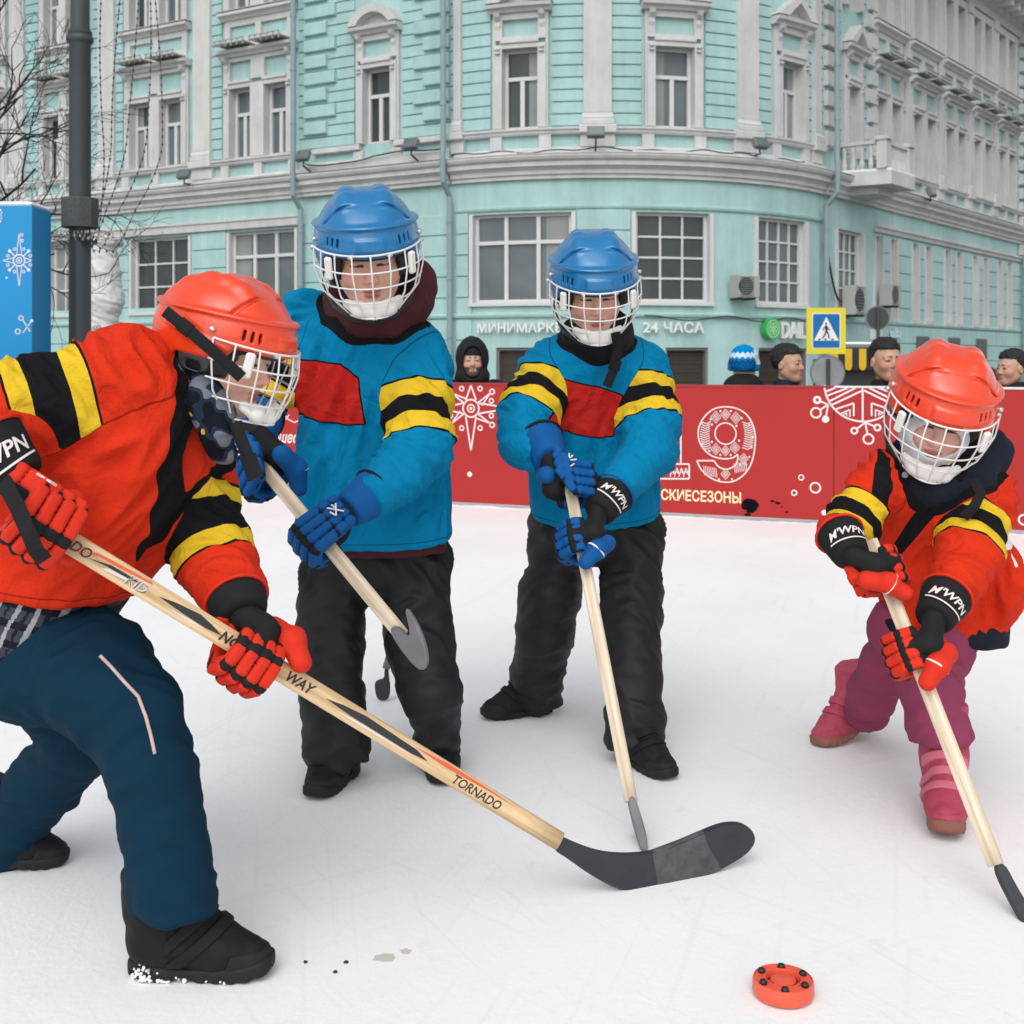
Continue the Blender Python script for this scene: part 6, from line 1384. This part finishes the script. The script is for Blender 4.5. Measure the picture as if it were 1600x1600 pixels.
def player_red_near_rest(t, D):
    aN, aF, c, R, s, lgN, pts, RP = D
    # piping pressed onto the trouser leg
    tr = [o for o in t.children if o.name.startswith('trousers')][0]; me = tr.data; bm = bmesh.new(); bm.from_mesh(me); from mathutils.bvhtree import BVHTree; bv = BVHTree.FromBMesh(bm); o_ = off(t); pp = []
    pts = [pts[i]*(1-k/5)+pts[i+1]*k/5 for i in range(len(pts)-1) for k in range(5)]+[pts[-1]]
    for p in pts:
        d = p-np.array([0, 0, H]); hit = bv.ray_cast(Vector(np.array([0, 0, H])-o_), Vector(d).normalized()); pp.append(np.array(hit[0][:])+o_-nrm(d)*.0016 if hit[0] is not None else p)
    bm.free(); q = MB(); q.tube(pp, .0030, 6); q.build('reflective_piping', RP, tr, True)
    b_, Rb, cb = boot(t, (P(300, 1528, 1.963)[0], 1.985, 0), -4, SHOE, SOLE, 1.03, tall=.05)
    boot(t, (P(-6, 1370, 2.36)[0], 2.40, 0), 8, SHOE, SOLE, .95, pitch=-8, tall=.05)
    q = MB(); rr = random.Random(5)
    for k in range(60):                                    # clots of snow stuck to the side of the sole, in the shoe's own space
        y = max(-.092, min(.06, rr.choice((rr.gauss(-.075, .012), rr.gauss(-.06, .02), rr.uniform(-.09, .06))))); z = .003+min(.022, abs(rr.gauss(0, .009)))*(1.2 if y < -.045 else .35); xe = .0375+.004*min(1, max(-1, (y-.03)/.08))*min(1, max(-1, y/.05))
        q.box(np.array([xe-.0015-.012*max(0, (-.07-y)/.022)**2+.001*rr.random(), y, z]), [rr.uniform(.0025, .0065) for _ in range(3)], np.array(Matrix.Rotation(rr.random()*3, 3, 'X')), .0018)
    tag(q.build('stuck_snow', M['snow'], b_), kind='stuff')
    helmet(t, c, R, s, HEL_R)
    # dangling black strap from the helmet to the chest
    q = MB(); pts = [P(258, 486, 2.00), P(300, 520, 1.985), P(340, 555, 1.985), P(378, 590, 1.99)]; q.tube(pts, 1, 8, sq=(.0025, .0098), up=(0, -1, 0)); q.tube([pts[0]+(pts[1]-pts[0])*.55, pts[0]+(pts[1]-pts[0])*.95], 1, 8, sq=(.004, .0118), up=(0, -1, 0))
    q.tube([P(368, 660, 2.02), P(378, 690, 2.015), P(392, 725, 2.01), P(400, 748, 2.005)], 1, 8, sq=(.003, .0105), up=(0, -1, 0)); q.tube([P(387, 712, 2.01), P(400, 748, 2.005)], 1, 8, sq=(.005, .0135), up=(0, -1, 0)); q.build('helmet_strap', BLKC, t, False)
    q = MB(); q.tube([P(6, 752, 1.78), P(26, 790, 1.745), P(46, 835, 1.735), P(56, 860, 1.735), P(70, 876, 1.74)], 1, 8, sq=(.0025, .0125), up=(0, -1, 0)); q.build('wrist_strap', BLKC, t, False)
    # long stick with printed shaft
    a, b = P(84, 832, 1.84), P(872, 1313, 2.24)
    th, sd, n, u = stick('long varnished wooden stick with printed shaft, its black blade lying low in the middle', a, b, .034, .022, WOOD)
    L = np.linalg.norm(b-a); face = lambda x, y, t_: a+sd*x+u*y*1.0+n*(.0113)
    up = u if u[2] > 0 else -u; face = lambda x, y: a+sd*x+up*y+n*.0114
    def word(q, s_, x0, y0, cap, **kw): V, Fs = text2d(s_, **kw); q.add([face(x0+p[0]*cap, y0+p[1]*cap) for p in V], Fs); return V[:, 0].max()*cap
    PXL = lambda px: np.linalg.norm(P(0, 0, 1))*0+ (L*((px-84)/F*1.0))  # replaced below
    def along(px):                                        # distance along the shaft of a photo column
        lo, hi = 0., L
        for _ in range(40):
            m_ = (lo+hi)/2; p = a+sd*m_; lo, hi = (m_, hi) if CX+F*p[0]/p[1] < px else (lo, m_)
        return lo
    qb, qw, qo = BLADE, M['print'], mat('print_orange', (.75, .12, .04), .5)
    _w = word
    def word(m_, *a_, **k_): q = MB(); _w(q, *a_, **k_); q.build('lettering', m_, th)
    word(qb, 'TORNADO', along(78)-.045, -.008, .016, bold=.02, shear=.2); word(qo, 'O', along(121), -.006, .012, bold=.02, shear=.2)
    def sw(m_, pts): q = MB(); q.add([face(along(x), y) for x, y in pts], [tuple(range(len(pts)))]); q.build('swoosh', m_, th)
    sw(qo, [(130, -.002), (150, .004), (185, .006), (230, .010), (228, .013), (180, .011), (145, .008)])
    sw(qb, [(138, -.006), (165, -.002), (200, -.001), (215, .002), (205, .004), (170, .003)]); sw(qw, [(160, -.009), (190, -.006), (205, -.004), (197, -.001), (170, -.003)])
    word(qw, 'KID', along(196), -.009, .0165, bold=.05, shear=.3); word(qb, 'KID', along(197.5), -.0098, .0165, bold=.0, shear=.3)
    for x0, x1 in ((245, 345), (505, 665)):
        sw(qb, [(x0, .000), (x0+25, .006), (x0+60, .010), (x1-20, .006), (x1, -.001), (x1-25, -.004), (x0+40, -.003)])
        sw(qw, [(x0+15, -.007), (x0+55, -.0045), (x1-22, -.0055), (x1-35, -.0075), (x0+50, -.0085)])
    word(qb, 'NORD', along(342), -.008, .017, bold=.04, shear=.25); word(qb, 'WAY', along(446), -.008, .017, bold=.04, shear=.25)
    sw(qo, [(640, .009), (690, .0135), (745, .0135), (800, .0105), (745, .0095), (690, .006)]); word(qb, 'TORNADO', along(706), -.010, .0165, bold=.02, shear=.25)
    dfn = lambda x, y: 2.24+(x-872)*.00055
    _, bn_, bc_ = px_blade(th, [(866, 1300), (880, 1310), (915, 1325), (945, 1333), (985, 1335), (1020, 1330), (1060, 1315), (1100, 1298), (1130, 1286), (1152, 1284), (1168, 1290), (1178, 1304), (1177, 1318), (1165, 1333), (1140, 1349), (1105, 1366), (1060, 1381), (1015, 1390), (975, 1391), (950, 1382), (915, 1362), (885, 1340), (862, 1326)], dfn, .016, BLADE)
    px_blade(th, [(1014, 1331), (1060, 1314), (1098, 1298), (1106, 1318), (1126, 1356.5), (1105, 1366.5), (1060, 1381.5), (1024, 1389)], dfn, .0178, TAPE, 'blade_tape', (bn_, bc_), 0)
    glove(t, a-sd*.022, sd, P(24, 735, 1.84), P(-20, 680, 1.85), 'R', GR, .92, logo=("M'WPN", -8, .024, .035), h=.0036)
    gL = a+sd*along(392); glove(t, gL, sd, gL+(P(405, 978, 2.0)-P(418, 1038, 1.97)), aF[2][0], 'L', GR, .92, h=.0034, cufflen=.045)
# ---------------------------------------------------------------- small player in red, at the right
def player_red_small():
    t = thing('person', 'smallest child in a red jersey and pink snow boots at the right', 'person', (P(1430, 1240, 2.8)[0], 2.8, 0), 'children playing hockey')
    R = headR(-10, 27, 14); s = .97; c = P(1470, 668, 2.58)-R@np.array([0, .08, 0])*s
    ax = nrm(P(1470, 720, 2.66)-P(1470, 960, 2.86)); X = nrm([1, .1, .0]); X = nrm(X-ax*(X@ax)); Yd = np.cross(ax, X)
    sec = [(P(1474, 975, 2.86), .140, .110), (P(1468, 910, 2.84), .138, .112), (P(1462, 840, 2.80), .136, .115), (P(1462, 780, 2.74), .134, .108), (P(1464, 735, 2.69), .115, .095), (P(1468, 700, 2.66), .065, .07)]
    aR = [J(1378, 745, 2.68, 42), J(1328, 822, 2.60, 38), J(1310, 832, 2.54, 29), J(1313, 843, 2.51, 19)]
    aL = [J(1540, 772, 2.72, 50), J(1515, 865, 2.58, 46), J(1494, 905, 2.51, 39), J(1476, 938, 2.45, 27)]
    stS = [(1372, 700), (1392, 715), (1392, 780), (1372, 850), (1380, 888), (1362, 880), (1360, 800), (1365, 740)]
    stD = [(1478, 765), (1500, 772), (1470, 795), (1440, 830), (1405, 870), (1385, 900), (1372, 885), (1395, 850), (1430, 800)]
    nk = [J(1418, 742, 2.67, 34), J(1456, 756, 2.645, 36), J(1512, 738, 2.665, 38), J(1490, 690, 2.76, 40), J(1410, 712, 2.70, 26)]
    f_n = lambda p: smin(smin(chain(p, nk, .03), ell(p, P(1465, 728, 2.71), (.072, .07, .055)), .03), ell(p, P(1538, 706, 2.70), (.058, .06, .058)), .03)
    m = pattern_mat('jersey_red_small', ORG, [('hem', .017, .0195, dk(ORG), None), ('seam', -.0014, .0014, dk(ORG), None), ('stripe', -1, 0, BLK, 'front')]+band_layers(.098, .030)+[('neck', -1, .012, BLK, None), ('num', -1, 0, (.75, .74, .73), None)])
    def stripe(V): xy = to_px(V); return np.minimum(poly_sd(xy, stS), poly_sd(xy, stD))*2.7/F
    num = lambda V: np.where(V[:, 1] > 2.68, np.minimum(poly_sd(to_px(V), [(1570, 818), (1582, 838), (1583, 856), (1555, 860), (1563, 836)]), poly_sd(to_px(V), [(1584, 860), (1592, 870), (1594, 884), (1586, 886)]))*2.7/F, 1)
    at = dict(stripe=stripe, front=lambda V: 2.80-V[:, 1], neck=f_n, num=num)
    bk = lambda p, d: smin(d, smax(ell(p, P(1560, 905, 2.82), (.048, .11, .10)), (sec[0][0]-p)@ax-.004, .01), .04)
    j, fj, ft, fas = garment(t, 'jersey', m, (sec, X, Yd), [aR, aL], attrs=at, seed=31., amp=.010, extra=bk)
    collar_mesh(t, 'hood', NAVYC, lambda p: smax(f_n(p), -(np.linalg.norm(p-c, axis=1)-.088), .01), nk+[J(1465, 725, 2.64, 75), J(1538, 706, 2.7, 58)], amp=.006, seed=9.)
    q = MB(); q.lathe((0, 0, 0), [(0, 0), (.007, 0), (.007, .002), (.005, .003), (0, .003)], 16); V = np.array(q.v); q.v = [tuple(P(1414, 742, 2.605)+np.array([v[0], -v[2], v[1]])) for v in V]; q.build('snap_button', M['tin'], t)
    bc_ = c; WH = mat('balaclava_white', (.68, .68, .69), .85, .2, .05, 20, .5, 300)
    def f_bal(p):
        q = ((p-c)@R)/s; d = np.abs(f_head(q)-.0045)-.004; d = smax(d, -.10-q[:, 2], .004); op = ell(q, (0, .09, -.030), (.050, .08, .040)); return np.where(np.linalg.norm(q, axis=1) < .2, smax(d, -op, .003)*s, .2)
    sdf_obj('balaclava', f_bal, c-.17*s, c+.17*s, .004, WH, t)
    hs = [(P(1470, 1000, 2.86), .145, .110), (P(1472, 960, 2.86), .148, .112)]
    sdf_obj('jacket_hem', lambda p: loft(p, hs, X, FRONT), hs[0][0]-.2, hs[1][0]+.2, .007, NAVYC, t, lambda V: .006*pnoise(V*20))
    body(t, c, R, s, P(1468, 725, 2.66), P(1465, 790, 2.74), P(1465, 985, 2.86), [[(q[0], q[1]*(.5 if i < len(ch)-1 else .3)) for i, q in enumerate(ch)] for ch in (aR, aL)], [[J(1410, 985, 2.88, 26), J(1385, 1050, 2.95, 22), J(1345, 1120, 3.15, 16)], [J(1465, 1000, 2.84, 26), J(1462, 1090, 2.70, 22), J(1474, 1165, 2.69, 8)]], SKIN)
    lg = [[J(1412, 980, 2.88, 48), J(1388, 1040, 2.94, 39), J(1362, 1085, 3.04, 35), J(1353, 1115, 3.14, 33)], [J(1470, 1000, 2.84, 52), J(1452, 1070, 2.72, 46), J(1464, 1130, 2.69, 42), J(1469, 1145, 2.69, 41), J(1470, 1156, 2.69, 41)]]
    trousers(t, 'trousers', T_PINK, lambda p: ell(p, P(1445, 985, 2.86), (.125, .105, .085)), lg, waist=[J(1450, 960, 2.86, 100)], seed=41., amp=.010)
    boot(t, (P(1325, 1156, 3.2)[0], 3.20, 0), 212, BOOTP, SOLEP, .95, pitch=-10, roll=4, tall=.06, mstrap=BOOTP, mcap=BOOTP)
    b_, Rb, cb = boot(t, (P(1477, 1300, 2.62)[0], 2.62, 0), -108, BOOTP, SOLEP, 1.0, pitch=4, tall=.12, mstrap=mat('boot_strap_pink', (.56, .14, .19), .5, .4, .15, 20), mcap=BOOTP)
    helmet(t, c, R, s, HEL_R)
    q = MB(); pts = [P(1522, 748, 2.55), P(1532, 772, 2.55), P(1522, 792, 2.55), P(1505, 808, 2.56)]; q.tube(pts, 1, 8, sq=(.003, .011), up=(0, -1, 0)); q.build('hanging_strap', BLKC, t, False)
    a, b = P(1360, 845, 2.52), P(1556, 1352, 2.22)
    th, sd, n, u = stick('pale wooden stick slanting down to the lower right in front of the smallest child', a, b, .030, .021, WOODP)
    px_blade(th, [(1549, 1353), (1565, 1345), (1585, 1385), (1602, 1415), (1640, 1432), (1700, 1425), (1706, 1440), (1690, 1462), (1640, 1472), (1604, 1456), (1580, 1415)], lambda x, y: 2.22-(y-1350)*.0006, .014, BLADE)
    glove(t, near(a, b, 1376, 890), sd, P(1328, 866, 2.47), aR[2][0], 'R', GR, .86, logo=("M'WPN", 25, .019, .035))
    glove(t, near(a, b, 1425, 1018), sd, P(1462, 962, 2.42), aL[2][0], 'L', GR, .90, logo=("M'WPN", 12, .020, .035))
    return t
player_blue_tall(); player_blue_mid(); _t, _D = player_red_near(); player_red_near_rest(_t, _D); player_red_small()
# a fourth stick standing behind the tallest child
a, b = P(650, 880, 3.62), P(603, 1045, 3.55); th, sd, n, u = stick('dark short stick mostly hidden behind the legs of the tallest child', a, b, .022, .016, BLADEG)
px_blade(th, [(601, 1040), (607, 1042), (608, 1062), (610, 1070), (609, 1088), (604, 1094), (592, 1094), (587, 1085), (585, 1066), (592, 1062), (601, 1060)], lambda x, y: 3.56, .014, BLADE)
# ================================================================== spectators behind the boards
HAIR = mat('hair_black', (.010, .009, .009), .55, .4, .5, 60, .8, 260, bdist=.004)
COATS = [mat('coat_black', (.011, .011, .013), .8, .25, .25, 12, .3, 200), mat('coat_dark_blue', (.012, .016, .028), .8, .25, .25, 12, .3, 200)]
def spectator(label, px, py, D, yaw, s, skin, hat=None, coat=0, pitch=0, beard=False, collar=True, extra=None):
    c = P(px, py, D); R = headR(yaw, pitch, 0); t = thing('person', label, 'person', (c[0], D, ZB), 'spectators behind the boards')
    f2 = R@np.array([0, 1, 0]); yb = math.degrees(math.atan2(f2[0], -f2[1]))*.6; Xs = np.array([math.cos(math.radians(yb)), math.sin(math.radians(yb)), 0]); back = np.array([math.sin(math.radians(yb))*-1, math.cos(math.radians(yb)), 0])
    nk = c+np.array([0, 0, -.155*s])+back*.03; ch = nk+np.array([0, 0, -.145])+back*.02; hp = np.array([nk[0], nk[1], ZB+.85*(nk[2]-ZB)/1.45]); sh = .17*s
    arms = [[(ch+Xs*k*sh+np.array([0, 0, .10]), .06), (ch+Xs*k*(sh+.06)+np.array([0, 0, -.2]), .052), (ch+Xs*k*(sh+.03)-back*.08+np.array([0, 0, -.42]), .04)] for k in (-1, 1)]
    legs = [[(hp+Xs*k*.09, .075), (hp*.5+np.array([hp[0], hp[1], ZB])*.5+Xs*k*.1, .06), (np.array([hp[0], hp[1], ZB+.03])+Xs*k*.1, .045)] for k in (-1, 1)]
    body(t, c, R, s, nk, ch, hp, [[(a, r*.6) for a, r in q] for q in arms], [[(a, r*.6) for a, r in q] for q in legs], skin, h=.006 if D > 8 else .005)
    sec = [(hp-np.array([0, 0, .12]), .19, .13), (hp*.5+ch*.5, .185, .125), (ch, .20, .13), (ch+np.array([0, 0, .15]), .205, .115), (nk+np.array([0, 0, .0]), .085, .085), (nk+np.array([0, 0, .06]), .075, .078)]
    garment(t, 'coat', COATS[coat], (sec, Xs, back), arms, h=.012, amp=.012, seed=px*.01)
    lo, hi = bbox([q for g in legs for q in g], .03); sdf_obj('trousers', lambda p: np.minimum(chain(p, legs[0], .02), chain(p, legs[1], .02)), lo, hi, .016, COATS[1], t)
    loc = lambda p: ((p-c)@R)/s; far = lambda p, d: np.where(np.linalg.norm(p-c, axis=1) < .24*s, d, .1)
    rng = (c-.2*s, c+.2*s)
    if hat in (None, 'hair'):
        def fh(p):
            q = loc(p); d = f_head(q)-.007-.013*np.clip((q[:, 2]-.03)/.08, 0, 1)-.006*pnoise(q*26)-.005*pnoise(q*75)
            cut = np.maximum(.052+.008*pnoise(q*40)-q[:, 2], 0)*0+np.where(q[:, 1] > .02, .060-q[:, 2]-.10*np.clip(-(q[:, 1]-.06), 0, .05), -.035-q[:, 2]+np.clip((q[:, 1]+.045)*1.4, 0, .1)); return far(p, smax(d, cut, .012)*s)
        sdf_obj('hair', fh, *rng, .0045, HAIR, t, lambda V: .005*pnoise(V*np.array([80, 80, 30]))+.003*pnoise(V*150))
    elif hat == 'hood':
        HB = COATS[0]
        def fh(p): q = loc(p); d = np.abs(ell(q, (0, -.03, .015), (.105, .125, .145))-.0)-.012; d = smin(d, np.abs(ell(q, (0, -.02, -.12), (.11, .12, .08)))-.014, .03); op = ell(q, (0, .12, -.012), (.073, .14, .118)); return far(p, smax(d, -op, .012)*s)
        sdf_obj('hood', fh, *rng, .006, HB, t, lambda V: .005*pnoise(V*25))
        def fb(p): q = loc(p); d = f_head(q)-.010; return far(p, smax(d, np.where(q[:, 1] > .0, .034, -.03)-q[:, 2], .008)*s)
        sdf_obj('beanie', fb, *rng, .005, BLKC, t)
    elif hat == 'knit':
        KB = pattern_mat('knit_hat', (.0, .20, .52), [('zz', .045, .075, (.55, .70, .80), None), ('zz', .008, .024, (.02, .06, .20), None), ('top', .0, 1, (.62, .68, .74), None)], .9, bscale=160)
        def fb(p): q = loc(p); d = f_head(q)-.016; return far(p, smax(d, -.03+np.clip((q[:, 1]) * .6, -.01, .06)-q[:, 2], .012)*s)
        sdf_obj('knit_hat', fb, *rng, .005, KB, t, lambda V: .002*np.sin(((V-c)@R)[:, 2]*500), dict(zz=lambda V: ((V-c)@R)[:, 2]/s+.006*np.sin(np.arctan2(((V-c)@R)[:, 0], ((V-c)@R)[:, 1])*22), top=lambda V: .012-np.linalg.norm(((V-c)@R)-np.array([.075, -.02, .05]), axis=1)*.2))
        def fs(p): q = loc(p); return far(p, np.abs(ell(q, (0, -.02, -.14), (.115, .12, .075)))*s-.016)
        sdf_obj('coat_collar', fs, *rng, .007, COATS[0], t)
    if beard:
        BR = mat('stubble', (.12, .075, .055), .8, .2, .4, 90)
        def fb(p): q = loc(p); d = f_head(q)-.0012-.0015*pnoise(q*90); reg = smax(np.minimum(np.abs(q[:, 2]+.052)-.005, np.where(np.abs(q[:, 0]) > .021, np.abs(q[:, 2]+.09)-.045, np.abs(q[:, 2]+.098)-.022)), .03-q[:, 1], .004); return far(p, smax(d, reg, .003)*s)
        sdf_obj('beard', fb, *rng, .0035, BR, t)
    q = MB()
    for k in (-1, 1):
        e = c+R@np.array([k*.031, .0845, -.001])*s; q2 = MB(); q2.ring(e, 0, .0052*s, R@np.array([1, 0, 0]), R@np.array([0, 0, 1]), R@np.array([0, 1, 0]), -.001, .0012, 12); q2.build('iris', M['black'], t)
    return t
spectator('man in a black hood and beanie with a moustache behind the boards', 738, 563, 8.7, 4, 1.02, SKIN_B, 'hood', 0, beard=True)
spectator('person in a blue and white knitted hat with the back turned', 1163, 570, 8.4, 160, 1.10, SKIN_B, 'knit', 0)
spectator('bare headed man with short black hair in profile beside the crossing sign', 1232, 568, 8.1, 48, 1.06, SKIN_A, 'hair', 1)
spectator('bare headed man with thick black hair facing the rink', 1385, 563, 7.8, 10, 1.16, SKIN_A, 'hair', 0)
spectator('dark haired person partly hidden behind the orange helmet of the smallest child', 1580, 575, 7.3, -70, .92, SKIN_A, 'hair', 0)
